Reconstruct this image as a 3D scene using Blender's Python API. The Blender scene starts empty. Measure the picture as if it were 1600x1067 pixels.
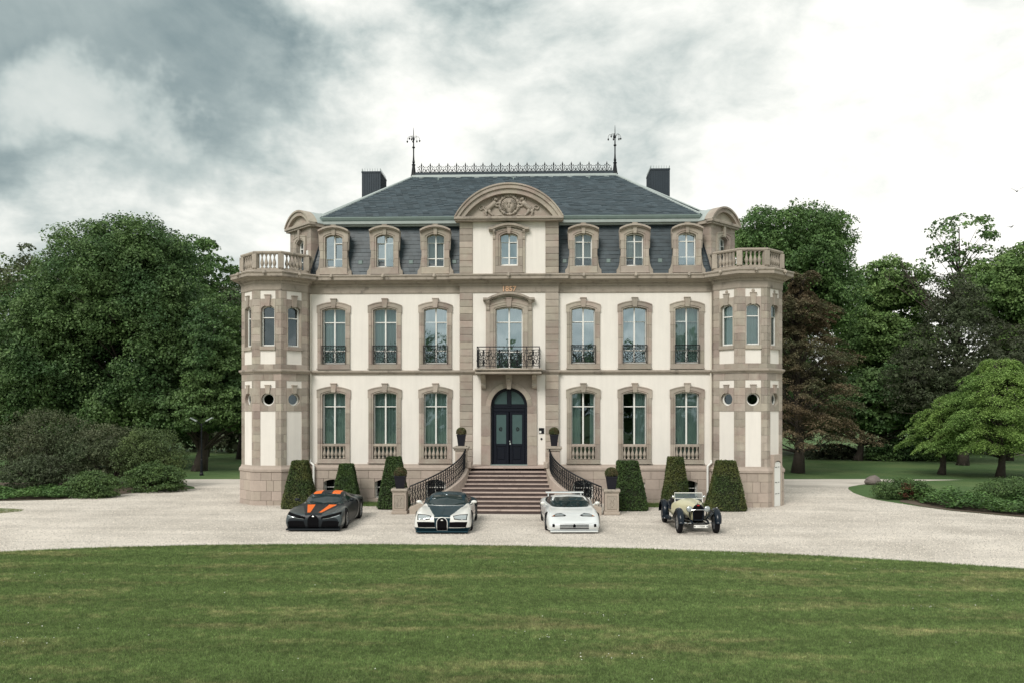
import bpy, math, random
import numpy as np
from mathutils import Vector, Matrix
from mathutils.bvhtree import BVHTree
random.seed(7); RNG = np.random.default_rng(7)
SC = bpy.context.scene; COL = SC.collection
pi = math.pi; R = math.radians

# ---------------------------------------------------------------- camera
TH = R(2.0)
cam = bpy.data.cameras.new('camera'); camo = bpy.data.objects.new('camera', cam); COL.objects.link(camo)
camo.location = (1.457, -38.0, 4.25); camo.rotation_euler = (R(90), 0, TH)
cam.sensor_width = 36.0; cam.lens = 36.0*1296/1600; cam.shift_y = (640-533.5)/1600
cam.clip_start = 0.1; cam.clip_end = 3000
SC.camera = camo
SC.render.resolution_x = 1024; SC.render.resolution_y = 682

# ---------------------------------------------------------------- exposure, sun, sky
SC.view_settings.view_transform = 'Standard'; SC.view_settings.look = 'None'
SC.view_settings.exposure = 0.78; SC.view_settings.gamma = 1.0
SC.view_settings.use_curve_mapping = False
SUN_EL, SUN_AZ = R(42), R(205)          # azimuth measured clockwise from +Y (north)
sl = bpy.data.lights.new('sun', 'SUN'); sl.energy = 1.5; sl.angle = R(24); sl.color = (1.0, 0.95, 0.88)
so = bpy.data.objects.new('sun', sl); COL.objects.link(so)
sd = Vector((math.sin(SUN_AZ)*math.cos(SUN_EL), math.cos(SUN_AZ)*math.cos(SUN_EL), math.sin(SUN_EL)))
so.rotation_euler = sd.to_track_quat('Z', 'Y').to_euler(); so.location = sd*60

W = bpy.data.worlds.new('World'); SC.world = W; W.use_nodes = True
nt = W.node_tree; nt.nodes.clear()
def wn(t, **k):
    n = nt.nodes.new(t)
    for a, b in k.items(): setattr(n, a, b)
    return n
def wl(a, b): nt.links.new(a, b)
def mathn(op, a, b=None, c=None, clamp=False):
    n = wn('ShaderNodeMath', operation=op); n.use_clamp = clamp
    for i, v in enumerate((a, b, c)):
        if v is None: continue
        if isinstance(v, (int, float)): n.inputs[i].default_value = v
        else: wl(v, n.inputs[i])
    return n.outputs[0]
sky = wn('ShaderNodeTexSky', sky_type='NISHITA'); sky.sun_disc = False
sky.sun_elevation = SUN_EL; sky.sun_rotation = SUN_AZ
bg_sky = wn('ShaderNodeBackground'); bg_sky.inputs['Strength'].default_value = 0.10
wl(sky.outputs[0], bg_sky.inputs['Color'])
tc = wn('ShaderNodeTexCoord')
sep = wn('ShaderNodeSeparateXYZ'); wl(tc.outputs['Generated'], sep.inputs[0])
cmb = wn('ShaderNodeMapping'); cmb.inputs['Scale'].default_value = (1.0, 1.0, 1.75); wl(tc.outputs['Generated'], cmb.inputs['Vector'])
def noise(vec, scale, detail, rough, dist=0.0, off=(0, 0, 0)):
    mp = wn('ShaderNodeMapping'); mp.inputs['Location'].default_value = off
    wl(vec, mp.inputs['Vector'])
    n = wn('ShaderNodeTexNoise'); n.inputs['Scale'].default_value = scale; n.inputs['Detail'].default_value = detail
    n.inputs['Roughness'].default_value = rough; n.inputs['Distortion'].default_value = dist
    wl(mp.outputs[0], n.inputs['Vector']); return n.outputs[0]
def ramp(v, a, b, lo=0.0, hi=1.0):
    n = wn('ShaderNodeMapRange', interpolation_type='SMOOTHSTEP'); wl(v, n.inputs[0])
    n.inputs[1].default_value = a; n.inputs[2].default_value = b; n.inputs[3].default_value = lo; n.inputs[4].default_value = hi
    return n.outputs[0]
def pixdir(px, py):
    v = Vector(((px-800)/1296, 1, -(py-640)/1296)).normalized()
    return Matrix.Rotation(TH, 3, 'Z') @ v
WV = []
def warped():
    if not WV:
        n = wn('ShaderNodeTexNoise'); n.inputs['Scale'].default_value = 3.6; n.inputs['Detail'].default_value = 6; n.inputs['Roughness'].default_value = .6
        wl(tc.outputs['Generated'], n.inputs['Vector']); a = wn('ShaderNodeVectorMath', operation='SUBTRACT'); wl(n.outputs['Color'], a.inputs[0]); a.inputs[1].default_value = (.5, .5, .5)
        b = wn('ShaderNodeVectorMath', operation='SCALE'); wl(a.outputs[0], b.inputs[0]); b.inputs['Scale'].default_value = .42
        c = wn('ShaderNodeVectorMath', operation='ADD'); wl(b.outputs[0], c.inputs[0]); wl(tc.outputs['Generated'], c.inputs[1])
        d = wn('ShaderNodeVectorMath', operation='NORMALIZE'); wl(c.outputs[0], d.inputs[0]); WV.append(d.outputs[0])
    return WV[0]
def blob(px, py, r0, r1):
    """smooth region of the cloud deck round one direction; r0 core and r1 edge in degrees"""
    d = pixdir(px, py)
    n = wn('ShaderNodeVectorMath', operation='DOT_PRODUCT'); wl(warped(), n.inputs[0]); n.inputs[1].default_value = d
    return ramp(n.outputs['Value'], math.cos(R(r1)), math.cos(R(r0)))
big = noise(cmb.outputs[0], 2.4, 6, 0.55, 0.7, (3.1, 1.2, 0.4))
med = noise(cmb.outputs[0], 7.5, 10, 0.62, 0.30, (8.3, 4.1, 2.0))
fine = noise(cmb.outputs[0], 17.0, 8, 0.62, 0.4, (1.7, 9.4, 5.0))
wob = mathn('ADD', mathn('MULTIPLY', mathn('SUBTRACT', med, 0.5), 1.5), mathn('MULTIPLY', mathn('SUBTRACT', fine, 0.5), 0.6))
bil = mathn('SUBTRACT', 1.0, mathn('ABSOLUTE', mathn('MULTIPLY', mathn('SUBTRACT', noise(cmb.outputs[0], 4.3, 7, 0.56, 0.35, (5.5, 2.2, 7.0)), 0.5), 5.0)))
wob = mathn('ADD', mathn('MULTIPLY', wob, 0.75), mathn('MULTIPLY', mathn('SUBTRACT', bil, 0.45), -0.45))
# darkness of the cloud bases: a heavy bank high on the left, thinner grey above the roof, bright low on the right
dark = mathn('MAXIMUM', blob(120, 40, 1, 14), mathn('MULTIPLY', blob(300, 110, 0, 8), 0.7))
dark = mathn('MAXIMUM', dark, mathn('MULTIPLY', blob(20, 190, 0, 7), 0.8))
dark2 = mathn('MAXIMUM', blob(560, 30, 0, 15), mathn('MULTIPLY', blob(400, 170, 0, 7), 0.8))
dark2 = mathn('MAXIMUM', dark2, mathn('MULTIPLY', blob(150, 300, 0, 12), 0.45))
lite = mathn('MAXIMUM', blob(150, 165, 0, 5), mathn('MULTIPLY', blob(640, 170, 0, 10), 0.5))
bright = mathn('MAXIMUM', mathn('MULTIPLY', blob(1440, 300, 0, 19), .95), mathn('MULTIPLY', blob(1250, 200, 5, 22), .08))
v = mathn('ADD', 0.70, mathn('MULTIPLY', mathn('SUBTRACT', big, 0.5), 0.55))
v = mathn('ADD', v, mathn('MULTIPLY', wob, 0.60))
v = mathn('SUBTRACT', v, mathn('MULTIPLY', dark, mathn('ADD', 0.40, mathn('MULTIPLY', wob, 0.5))))
v = mathn('SUBTRACT', v, mathn('MULTIPLY', dark2, 0.16))
v = mathn('ADD', v, mathn('MULTIPLY', lite, 0.30))
v = mathn('ADD', v, mathn('MULTIPLY', bright, 0.36))
cr = wn('ShaderNodeValToRGB'); wl(v, cr.inputs[0])
els = cr.color_ramp.elements
els[0].position = 0.0; els[0].color = (0.09, 0.125, 0.14, 1)
els[1].position = 1.0; els[1].color = (0.70, 0.69, 0.66, 1)
for p_, c_ in ((0.22, (0.15, 0.195, 0.205, 1)), (0.42, (0.30, 0.345, 0.34, 1)), (0.62, (0.465, 0.488, 0.468, 1)), (0.80, (0.60, 0.605, 0.575, 1))):
    e = els.new(p_); e.color = c_
bg_c = wn('ShaderNodeBackground'); wl(cr.outputs[0], bg_c.inputs['Color']); bg_c.inputs['Strength'].default_value = 1.0
gapn = mathn('ADD', mathn('MULTIPLY', wob, 1.2), mathn('MULTIPLY', mathn('MAXIMUM', blob(1400, 165, 0, 5), blob(1520, 150, 0, 5)), 0.75))
gap = ramp(mathn('ADD', gapn, 0), 0.62, 1.05, 0.0, 0.6)
mx = wn('ShaderNodeMixShader'); wl(gap, mx.inputs[0]); wl(bg_c.outputs[0], mx.inputs[1]); wl(bg_sky.outputs[0], mx.inputs[2])
wo = wn('ShaderNodeOutputWorld'); wl(mx.outputs[0], wo.inputs[0])
W.cycles.sampling_method = 'MANUAL'; W.cycles.sample_map_resolution = 512

SC.cycles.use_denoising = True
SC.cycles.max_bounces = 6; SC.cycles.diffuse_bounces = 3; SC.cycles.glossy_bounces = 3
SC.cycles.transparent_max_bounces = 8; SC.cycles.transmission_bounces = 3
SC.cycles.caustics_reflective = False; SC.cycles.caustics_refractive = False

# ---------------------------------------------------------------- materials
def mat(name, col, rough=0.8, metal=0.0, vary=0.0, hue=0.0, nscale=0, namt=0.0, bump=0.0, bscale=None, island=0.0,
        col2=None, c2scale=1.0, c2lo=0.45, c2hi=0.62, spec=None, coat=0.0, transl=0.0, streak=0.0):
    """Principled material: object-random variation, noise grain, a second patchy colour, fine relief."""
    m = bpy.data.materials.new(name); m.use_nodes = True
    t = m.node_tree; N = t.nodes; L = t.links; p = N['Principled BSDF']
    p.inputs['Roughness'].default_value = rough; p.inputs['Metallic'].default_value = metal
    if spec is not None: p.inputs['Specular IOR Level'].default_value = spec
    if coat: p.inputs['Coat Weight'].default_value = coat; p.inputs['Coat Roughness'].default_value = 0.04
    rgb = N.new('ShaderNodeRGB'); rgb.outputs[0].default_value = (*col, 1); cur = rgb.outputs[0]
    tcn = N.new('ShaderNodeTexCoord'); geo = N.new('ShaderNodeNewGeometry')
    def nz(scale, det=4, rg=0.6, vec=None):
        n = N.new('ShaderNodeTexNoise'); n.inputs['Scale'].default_value = scale; n.inputs['Detail'].default_value = det
        n.inputs['Roughness'].default_value = rg; L.new(vec or geo.outputs['Position'], n.inputs['Vector']); return n.outputs[0]
    def mr(v, a, b, c, d):
        n = N.new('ShaderNodeMapRange'); L.new(v, n.inputs[0])
        for i, x in enumerate((a, b, c, d)): n.inputs[i+1].default_value = x
        return n.outputs[0]
    if col2 is not None:
        mxn = N.new('ShaderNodeMix'); mxn.data_type = 'RGBA'
        L.new(mr(nz(c2scale, 5), c2lo, c2hi, 0, 1), mxn.inputs[0]); L.new(cur, mxn.inputs[6]); mxn.inputs[7].default_value = (*col2, 1); cur = mxn.outputs[2]
    def hsv(fac_out, lo, hi, what='Value'):
        nonlocal cur
        h = N.new('ShaderNodeHueSaturation'); L.new(cur, h.inputs['Color']); L.new(mr(fac_out, 0, 1, lo, hi), h.inputs[what]); cur = h.outputs[0]
    if vary:
        oi = N.new('ShaderNodeObjectInfo'); hsv(oi.outputs['Random'], 1-vary, 1+vary)
    if hue:
        oi = N.new('ShaderNodeObjectInfo'); mm = N.new('ShaderNodeMath'); mm.operation = 'FRACT'
        m2 = N.new('ShaderNodeMath'); m2.operation = 'MULTIPLY'; m2.inputs[1].default_value = 7.31
        L.new(oi.outputs['Random'], m2.inputs[0]); L.new(m2.outputs[0], mm.inputs[0]); hsv(mm.outputs[0], 0.5-hue, 0.5+hue, 'Hue')
    if island: hsv(geo.outputs['Random Per Island'], 1-island, 1+island)
    if nscale: hsv(nz(nscale, 5, 0.65), 1-namt*2, 1+namt*2)
    if streak:
        mp = N.new('ShaderNodeMapping'); mp.inputs['Scale'].default_value = (3.0, 3.0, 0.25); L.new(geo.outputs['Position'], mp.inputs[0])
        hsv(nz(1.6, 5, 0.6, mp.outputs[0]), 1-streak*2, 1+streak*2)
    L.new(cur, p.inputs['Base Color'])
    if bump:
        b = N.new('ShaderNodeBump'); b.inputs['Strength'].default_value = 1.0; b.inputs['Distance'].default_value = bump
        L.new(nz(bscale or 30, 4, 0.6), b.inputs['Height']); L.new(b.outputs[0], p.inputs['Normal'])
    if transl:
        tr = N.new('ShaderNodeBsdfTranslucent'); L.new(cur, tr.inputs[0]); ms = N.new('ShaderNodeMixShader'); ms.inputs[0].default_value = transl
        L.new(p.outputs[0], ms.inputs[1]); L.new(tr.outputs[0], ms.inputs[2]); L.new(ms.outputs[0], N['Material Output'].inputs[0])
    return m
M = {}
M['cream'] = mat('cream_render', (0.78, 0.742, 0.692), 0.9, nscale=0.9, namt=0.04, bump=0.002, bscale=60, streak=0.05)
M['stone'] = mat('sandstone', (0.362, 0.322, 0.272), 0.88, vary=0.20, hue=0.014, nscale=5, namt=0.10, bump=0.004, bscale=45, col2=(0.33, 0.27, 0.23), c2scale=1.3, streak=0.05)
M['pink'] = mat('pink_sandstone', (0.41, 0.345, 0.295), 0.88, vary=0.10, hue=0.010, nscale=6, namt=0.09, bump=0.004, bscale=45, streak=0.06)
M['cornice'] = mat('weathered_cornice_stone', (0.355, 0.31, 0.262), 0.9, nscale=2.2, namt=0.14, bump=0.005, bscale=40, col2=(0.15, 0.13, 0.115), c2scale=2.3, c2lo=0.56, c2hi=0.74, streak=0.08)
M['worn'] = mat('worn_grey_stone', (0.36, 0.315, 0.265), 0.9, vary=0.10, nscale=8, namt=0.13, bump=0.006, bscale=35, col2=(0.16, 0.145, 0.13), c2scale=4, c2lo=0.55, c2hi=0.72)
M['step'] = mat('pink_step_stone', (0.43, 0.345, 0.305), 0.85, vary=0.12, nscale=7, namt=0.12, bump=0.004, bscale=40, col2=(0.25, 0.2, 0.18), c2scale=3.5, c2lo=0.55, c2hi=0.75)
M['riser'] = mat('dirty_riser_stone', (0.075, 0.055, 0.052), 0.9, nscale=4, namt=0.25, bump=0.004, bscale=30)  # much darker colour than the tread stone
M['slate'] = mat('slate', (0.050, 0.073, 0.088), 0.6, island=0.24, nscale=1.2, namt=0.06)
M['slate_m'] = mat('mansard_slate', (0.034, 0.052, 0.063), 0.5, island=0.24, nscale=1.5, namt=0.07)
M['zinc'] = mat('zinc', (0.42, 0.47, 0.46), 0.5, metal=0.25, nscale=3, namt=0.08)
M['zincg'] = mat('green_grey_zinc', (0.20, 0.26, 0.25), 0.5, metal=0.2, nscale=3, namt=0.1)
M['lead'] = mat('dark_sheet_metal', (0.028, 0.040, 0.052), 0.5, metal=0.3, nscale=3, namt=0.15)
M['iron'] = mat('wrought_iron', (0.006, 0.008, 0.011), 0.5, spec=.25)
M['white'] = mat('white_paint', (0.80, 0.80, 0.77), 0.45)
M['shutter'] = mat('white_shutter', (0.62, 0.62, 0.59), 0.6)
M['door'] = mat('blue_black_door_paint', (0.004, 0.006, 0.013), 0.4, spec=.3)
M['doorglass'] = mat('obscured_door_glass', (0.07, 0.115, 0.115), 0.2, spec=.3, nscale=2, namt=0.1)
M['dark'] = mat('dark_interior', (0.012, 0.013, 0.014), 0.9)  # near-black colour stands in for the lack of light indoors
M['curtain'] = mat('teal_curtain', (0.50, 0.64, 0.62), 0.9, vary=0.12)
M['net'] = mat('white_net_curtain', (0.50, 0.55, 0.53), 0.95)
M['redcurtain'] = mat('red_curtain', (0.35, 0.03, 0.03), 0.9)
M['gold'] = mat('gold_lettering', (0.78, 0.50, 0.32), 0.6, metal=0.0)
M['pot'] = mat('dark_planter', (0.010, 0.010, 0.016), 0.6, spec=.3)
M['pipe'] = mat('cream_downpipe', (0.72, 0.68, 0.60), 0.6)
def glass(name, tint=0.0, base=(0.02, 0.03, 0.032)):
    m = bpy.data.materials.new(name); m.use_nodes = True; t = m.node_tree; N = t.nodes; L = t.links
    N.remove(N['Principled BSDF'])
    g = N.new('ShaderNodeBsdfGlossy'); g.inputs['Roughness'].default_value = 0.015; g.inputs['Color'].default_value = (0.80, 0.93, 1.0, 1)
    tr = N.new('ShaderNodeBsdfTransparent'); tr.inputs[0].default_value = (0.74, 0.82, 0.81, 1)
    geo = N.new('ShaderNodeNewGeometry'); nz = N.new('ShaderNodeTexNoise'); nz.inputs['Scale'].default_value = 0.9; nz.inputs['Detail'].default_value = 1
    L.new(geo.outputs['Position'], nz.inputs['Vector'])
    b = N.new('ShaderNodeBump'); b.inputs['Distance'].default_value = 0.02; b.inputs['Strength'].default_value = 0.6; L.new(nz.outputs[0], b.inputs['Height'])
    L.new(b.outputs[0], g.inputs['Normal'])
    fr = N.new('ShaderNodeFresnel'); fr.inputs['IOR'].default_value = 1.5
    ma = N.new('ShaderNodeMath'); ma.operation = 'MULTIPLY_ADD'; ma.inputs[1].default_value = 1.0; ma.inputs[2].default_value = tint; ma.use_clamp = True
    L.new(fr.outputs[0], ma.inputs[0])
    mx = N.new('ShaderNodeMixShader'); L.new(ma.outputs[0], mx.inputs[0]); L.new(tr.outputs[0], mx.inputs[1]); L.new(g.outputs[0], mx.inputs[2])
    L.new(mx.outputs[0], N['Material Output'].inputs[0]); return m
M['glass'] = glass('window_glass', 0.10)
M['glass_sky'] = glass('coated_window_glass', 0.42)  # sky reflection built in by a raised mirror share, no real coating

# ---------------------------------------------------------------- mesh helpers
class MB:
    def __init__(s): s.v = []; s.f = []; s.m = []; s.xf = None; s.mi = 0
    def _a(s, vs, fs):
        b = len(s.v)
        s.v += [tuple(s.xf @ Vector(q)) for q in vs] if s.xf else [tuple(q) for q in vs]
        s.f += [tuple(i+b for i in q) for q in fs]; s.m += [s.mi]*len(fs); return s
    def box(s, x0, x1, y0, y1, z0, z1):
        return s._a([(x0,y0,z0),(x1,y0,z0),(x1,y1,z0),(x0,y1,z0),(x0,y0,z1),(x1,y0,z1),(x1,y1,z1),(x0,y1,z1)],
                    [(0,1,5,4),(1,2,6,5),(2,3,7,6),(3,0,4,7),(4,5,6,7),(3,2,1,0)])
    def cbox(s, x0, x1, y0, y1, z0, z1, c=0.012):
        """box with chamfered front (y0) edges"""
        return s._a([(x0,y0+c,z0),(x1,y0+c,z0),(x1,y0+c,z1),(x0,y0+c,z1),(x0+c,y0,z0+c),(x1-c,y0,z0+c),(x1-c,y0,z1-c),(x0+c,y0,z1-c),
                     (x0,y1,z0),(x1,y1,z0),(x1,y1,z1),(x0,y1,z1)],
                    [(4,5,6,7),(0,1,5,4),(1,2,6,5),(2,3,7,6),(3,0,4,7),(0,8,9,1),(1,9,10,2),(2,10,11,3),(3,11,8,0),(11,10,9,8)])
    def prism(s, poly, y0, y1):
        """polygon in x,z (counter-clockwise seen from -y) swept from y0 (front) to y1"""
        n = len(poly)
        return s._a([(x,y0,z) for x,z in poly]+[(x,y1,z) for x,z in poly],
                    [tuple(range(n)), tuple(range(2*n-1,n-1,-1))]+[(i,i+n,(i+1)%n+n,(i+1)%n) for i in range(n)])
    def vprism(s, poly, z0, z1):
        n = len(poly)
        return s._a([(x,y,z0) for x,y in poly]+[(x,y,z1) for x,y in poly],
                    [tuple(range(n-1,-1,-1)), tuple(range(n,2*n))]+[(i,(i+1)%n,(i+1)%n+n,i+n) for i in range(n)])
    def frustum(s, poly0, z0, poly1, z1):
        n = len(poly0)
        return s._a([(x,y,z0) for x,y in poly0]+[(x,y,z1) for x,y in poly1],
                    [tuple(range(n-1,-1,-1)), tuple(range(n,2*n))]+[(i,(i+1)%n,(i+1)%n+n,i+n) for i in range(n)])
    def lathe(s, prof, c=(0,0,0), n=12, cap=True):
        vs = []; fs = []
        for r, z in prof: vs += [(c[0]+r*math.cos(2*pi*k/n), c[1]+r*math.sin(2*pi*k/n), c[2]+z) for k in range(n)]
        for i in range(len(prof)-1):
            for k in range(n): fs.append((i*n+k, i*n+(k+1)%n, (i+1)*n+(k+1)%n, (i+1)*n+k))
        if cap: fs.append(tuple(range(n-1,-1,-1))); fs.append(tuple((len(prof)-1)*n+k for k in range(n)))
        return s._a(vs, fs)
    def tube(s, pts, r, n=6, closed=False, rf=None):
        P = [Vector(p) for p in pts]; m = len(P); vs = []; fs = []; up = None
        for i in range(m):
            a = P[(i-1) % m] if (closed or i) else P[0]; b = P[(i+1) % m] if (closed or i < m-1) else P[-1]
            t = (b-a); t = t.normalized() if t.length > 1e-9 else Vector((0,0,1))
            if up is None: up = Vector((0,1,0)) if abs(t.y) < 0.9 else Vector((1,0,0))
            u = (up - t*up.dot(t)); u = u.normalized() if u.length > 1e-6 else t.orthogonal().normalized(); up = u; w = t.cross(u)
            rr = rf[i] if rf else r
            vs += [P[i]+(u*math.cos(2*pi*k/n)+w*math.sin(2*pi*k/n))*rr for k in range(n)]
        rng = m if closed else m-1
        for i in range(rng):
            j = (i+1) % m
            for k in range(n): fs.append((i*n+k, i*n+(k+1)%n, j*n+(k+1)%n, j*n+k))
        if not closed: fs.append(tuple(range(n-1,-1,-1))); fs.append(tuple((m-1)*n+k for k in range(n)))
        return s._a(vs, fs)
    def ball(s, c, r, n=8, m=6, sc=(1,1,1)):
        return s.lathe([(0.001 if i in (0, m) else r*math.sin(pi*i/m), -r*math.cos(pi*i/m)*sc[2]) for i in range(m+1)], c, n, False) if sc[:2] == (1,1) else \
               s._a([(c[0]+sc[0]*r*max(.001,math.sin(pi*i/m))*math.cos(2*pi*k/n), c[1]+sc[1]*r*max(.001,math.sin(pi*i/m))*math.sin(2*pi*k/n), c[2]-sc[2]*r*math.cos(pi*i/m)) for i in range(m+1) for k in range(n)],
                    [(i*n+k, i*n+(k+1)%n, (i+1)*n+(k+1)%n, (i+1)*n+k) for i in range(m) for k in range(n)])
    def strip_block(s, outer, inner, z0, z1, c=0.012):
        """masonry block whose plan is a strip between two polylines; front edges chamfered"""
        k = len(outer); O = [Vector((p[0],p[1],0)) for p in outer]; I = [Vector((p[0],p[1],0)) for p in inner]
        rim = [o+(i-o).normalized()*c for o, i in zip(O, I)]; fr = [o.copy() for o in O]
        if k > 1:
            fr[0] = O[0]+(O[1]-O[0]).normalized()*c; fr[-1] = O[-1]+(O[-2]-O[-1]).normalized()*c
        vs = []
        for z in (z0, z1): vs += [(p.x,p.y,z) for p in I]
        for z in (z0, z1): vs += [(p.x,p.y,z) for p in rim]
        for z in (z0+c, z1-c): vs += [(p.x,p.y,z) for p in fr]
        Ib, It, Rb, Rt, Fb, Ft = (lambda j: j), (lambda j: k+j), (lambda j: 2*k+j), (lambda j: 3*k+j), (lambda j: 4*k+j), (lambda j: 5*k+j)
        fs = []
        for j in range(k-1):
            fs += [(Fb(j),Fb(j+1),Ft(j+1),Ft(j)), (Rb(j),Rb(j+1),Fb(j+1),Fb(j)), (Ft(j),Ft(j+1),Rt(j+1),Rt(j)),
                   (Ib(j),Ib(j+1),Rb(j+1),Rb(j)), (Rt(j),Rt(j+1),It(j+1),It(j)), (It(j),It(j+1),Ib(j+1),Ib(j))]
        fs += [(Rb(0),Fb(0),Ft(0),Rt(0)), (Ib(0),Rb(0),Rt(0),It(0)), (Fb(k-1),Rb(k-1),Rt(k-1),Ft(k-1)), (Rb(k-1),Ib(k-1),It(k-1),Rt(k-1))]
        return s._a(vs, fs)
    def mould(s, path, prof, closed=False, z0=0.0):
        """profile (out, z) carried along a plan path with mitred corners; outward = right of travel"""
        P = [Vector((p[0],p[1])) for p in path]; n = len(P); q = len(prof); rows = []
        for i in range(n):
            d0 = (P[i]-P[i-1]).normalized() if (closed or i) else None
            d1 = (P[(i+1)%n]-P[i]).normalized() if (closed or i < n-1) else None
            if d0 is None: d0 = d1
            if d1 is None: d1 = d0
            n0 = Vector((d0.y,-d0.x)); n1 = Vector((d1.y,-d1.x)); b = (n0+n1)
            b = b/ max(0.25, (1+n0.dot(n1)))
            rows.append([(P[i].x+b.x*o, P[i].y+b.y*o, z+z0) for o, z in prof])
        vs = [v for r in rows for v in r]; fs = []
        for i in range(n if closed else n-1):
            j = (i+1) % n
            for k in range(q-1): fs.append((i*q+k, j*q+k, j*q+k+1, i*q+k+1))
        if not closed: fs.append(tuple(range(q))); fs.append(tuple((n-1)*q+k for k in range(q-1,-1,-1)))
        return s._a(vs, fs)
    def build(s, name, mats, parent=None, loc=(0,0,0), rz=0.0, smooth=False, link=True):
        me = bpy.data.meshes.new(name); me.from_pydata(s.v, [], s.f)
        mats = mats if isinstance(mats, (list, tuple)) else [mats]
        for m in mats: me.materials.append(M[m] if isinstance(m, str) else m)
        if len(mats) > 1: me.polygons.foreach_set('material_index', s.m)
        if smooth: me.polygons.foreach_set('use_smooth', [True]*len(me.polygons))
        me.update()
        return link_mesh(name, me, parent, loc, rz)
def link_mesh(name, me, parent=None, loc=(0,0,0), rz=0.0):
    o = bpy.data.objects.new(name, me); COL.objects.link(o); o.location = loc; o.rotation_euler = (0,0,rz)
    if parent: o.parent = parent
    return o
def empty(name, loc=(0,0,0), rz=0.0, parent=None):
    o = bpy.data.objects.new(name, None); COL.objects.link(o); o.location = loc; o.rotation_euler = (0,0,rz)
    if parent: o.parent = parent
    return o
def tag(o, label, cat, group=None, kind=None):
    o['label'] = label; o['category'] = cat
    if group: o['group'] = group
    if kind: o['kind'] = kind
    return o
def structure(o): o['kind'] = 'structure'; return o
def stuff(o): o['kind'] = 'stuff'; return o
def copy_tree(o, parent=None, depth=0):
    c = o.copy(); COL.objects.link(c)
    if parent: c.parent = parent
    for ch in list(o.children): copy_tree(ch, c)
    return c
def arc(x0, x1, zs, zc, n=10):
    """points of a segmental arch from (x0,zs) over crown zc to (x1,zs)"""
    w = abs(x1-x0)/2; h = zc-zs; r = (w*w+h*h)/(2*h); cx = (x0+x1)/2; cz = zc-r; a = math.asin(min(1, w/r))
    if h > w: a = pi-a
    sg = 1 if x1 > x0 else -1
    return [(cx+sg*r*math.sin(-a+2*a*i/n), cz+r*math.cos(-a+2*a*i/n)) for i in range(n+1)]
def arc_z(x, w, zs, zc):
    h = zc-zs; r = (w*w+h*h)/(2*h); return zc-r+math.sqrt(max(0, r*r-x*x))
def wall_holes(mb, x0, x1, z0, z1, holes, y, yb):
    xs = sorted({x0, x1, *[h[0] for h in holes], *[h[1] for h in holes]}); zs = sorted({z0, z1, *[h[2] for h in holes], *[h[3] for h in holes]})
    xs = [x for x in xs if x0 <= x <= x1]; zs = [z for z in zs if z0 <= z <= z1]
    for i in range(len(xs)-1):
        for j in range(len(zs)-1):
            cx, cz = (xs[i]+xs[i+1])/2, (zs[j]+zs[j+1])/2
            if any(h[0] < cx < h[1] and h[2] < cz < h[3] for h in holes): continue
            mb._a([(xs[i],y,zs[j]),(xs[i+1],y,zs[j]),(xs[i+1],y,zs[j+1]),(xs[i],y,zs[j+1])], [(0,1,2,3)])
    for a, b, c, d in holes:
        mb._a([(a,y,c),(b,y,c),(b,y,d),(a,y,d),(a,yb,c),(b,yb,c),(b,yb,d),(a,yb,d)], [(0,4,5,1),(1,5,6,2),(2,6,7,3),(3,7,4,0)])
def xf(loc, rz): return Matrix.Translation(loc) @ Matrix.Rotation(rz, 4, 'Z')
# ================================================================ CHATEAU
CH = empty('chateau'); tag(CH, 'large cream rendered manor house with sandstone trim, two corner towers and dark slate mansard roof', 'mansion')
AX = [-8.10, -5.73, -3.39, 3.39, 5.73, 8.10]     # window axes
TX = 10.75                                        # tower axis
def mir(path): return path + [(-x, y) for x, y in reversed(path)]
OCT = [(-1.50, 1.2), (-1.50, -0.39), (-0.59, -1.30), (0.59, -1.30), (1.50, -0.39)]
def side_path(o=0.0):
    return [(-10.9, 13.0), (-10.9, 2.1), (-TX-0.6, 2.1)] + [(x-TX, y) for x, y in OCT] + [(-TX+1.5, 0.0), (-2.215, 0.0), (-2.215, -0.15)]
PATH = mir(side_path())

# ---- curtain/pane/frame window, z values measured from the ground
PC = {}
def cached(key, fn):
    if key not in PC: PC[key] = fn()
    return PC[key]
def win_frame(hw, zb, zs, zc, bars, fr=0.055, mull=0.075):
    mb = MB(); top = arc(-hw, hw, zs, zc, 10); inn = arc(-hw+fr, hw-fr, zs-0.01, zc-fr, 10)
    mb.cbox(-hw, -hw+fr, 0, .07, zb, zs, .008); mb.cbox(hw-fr, hw, 0, .07, zb, zs, .008)
    mb.cbox(-hw+fr, hw-fr, 0.002, .07, zb, zb+fr*1.1, .008)
    if fr*0+1:
        for i in range(10):
            mb.prism([inn[i], inn[i+1], top[i+1], top[i]], 0.0, .07)
    if mull: mb.cbox(-mull/2, mull/2, -.02, .07, zb+fr, zc-fr-.001, .012)
    for b in bars: 
        for s in ((-1, 1) if mull else (0,)):
            x0, x1 = (-hw+fr, hw-fr) if s == 0 else ((-hw+fr, -mull/2) if s < 0 else (mull/2, hw-fr))
            mb.cbox(x0, x1, -.006, .06, b-.022, b+.022, .006)
    return mb
def pane_poly(hw, zs, zc, x0, x1, z0, z1, fr=.05):
    if z1 < zs: return [(x0,z0),(x1,z0),(x1,z1),(x0,z1)]
    n = 6; return [(x0,z0),(x1,z0)]+[(x1+(x0-x1)*i/n, arc_z(x1+(x0-x1)*i/n, hw, zs, zc)-fr) for i in range(n+1)]
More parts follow.
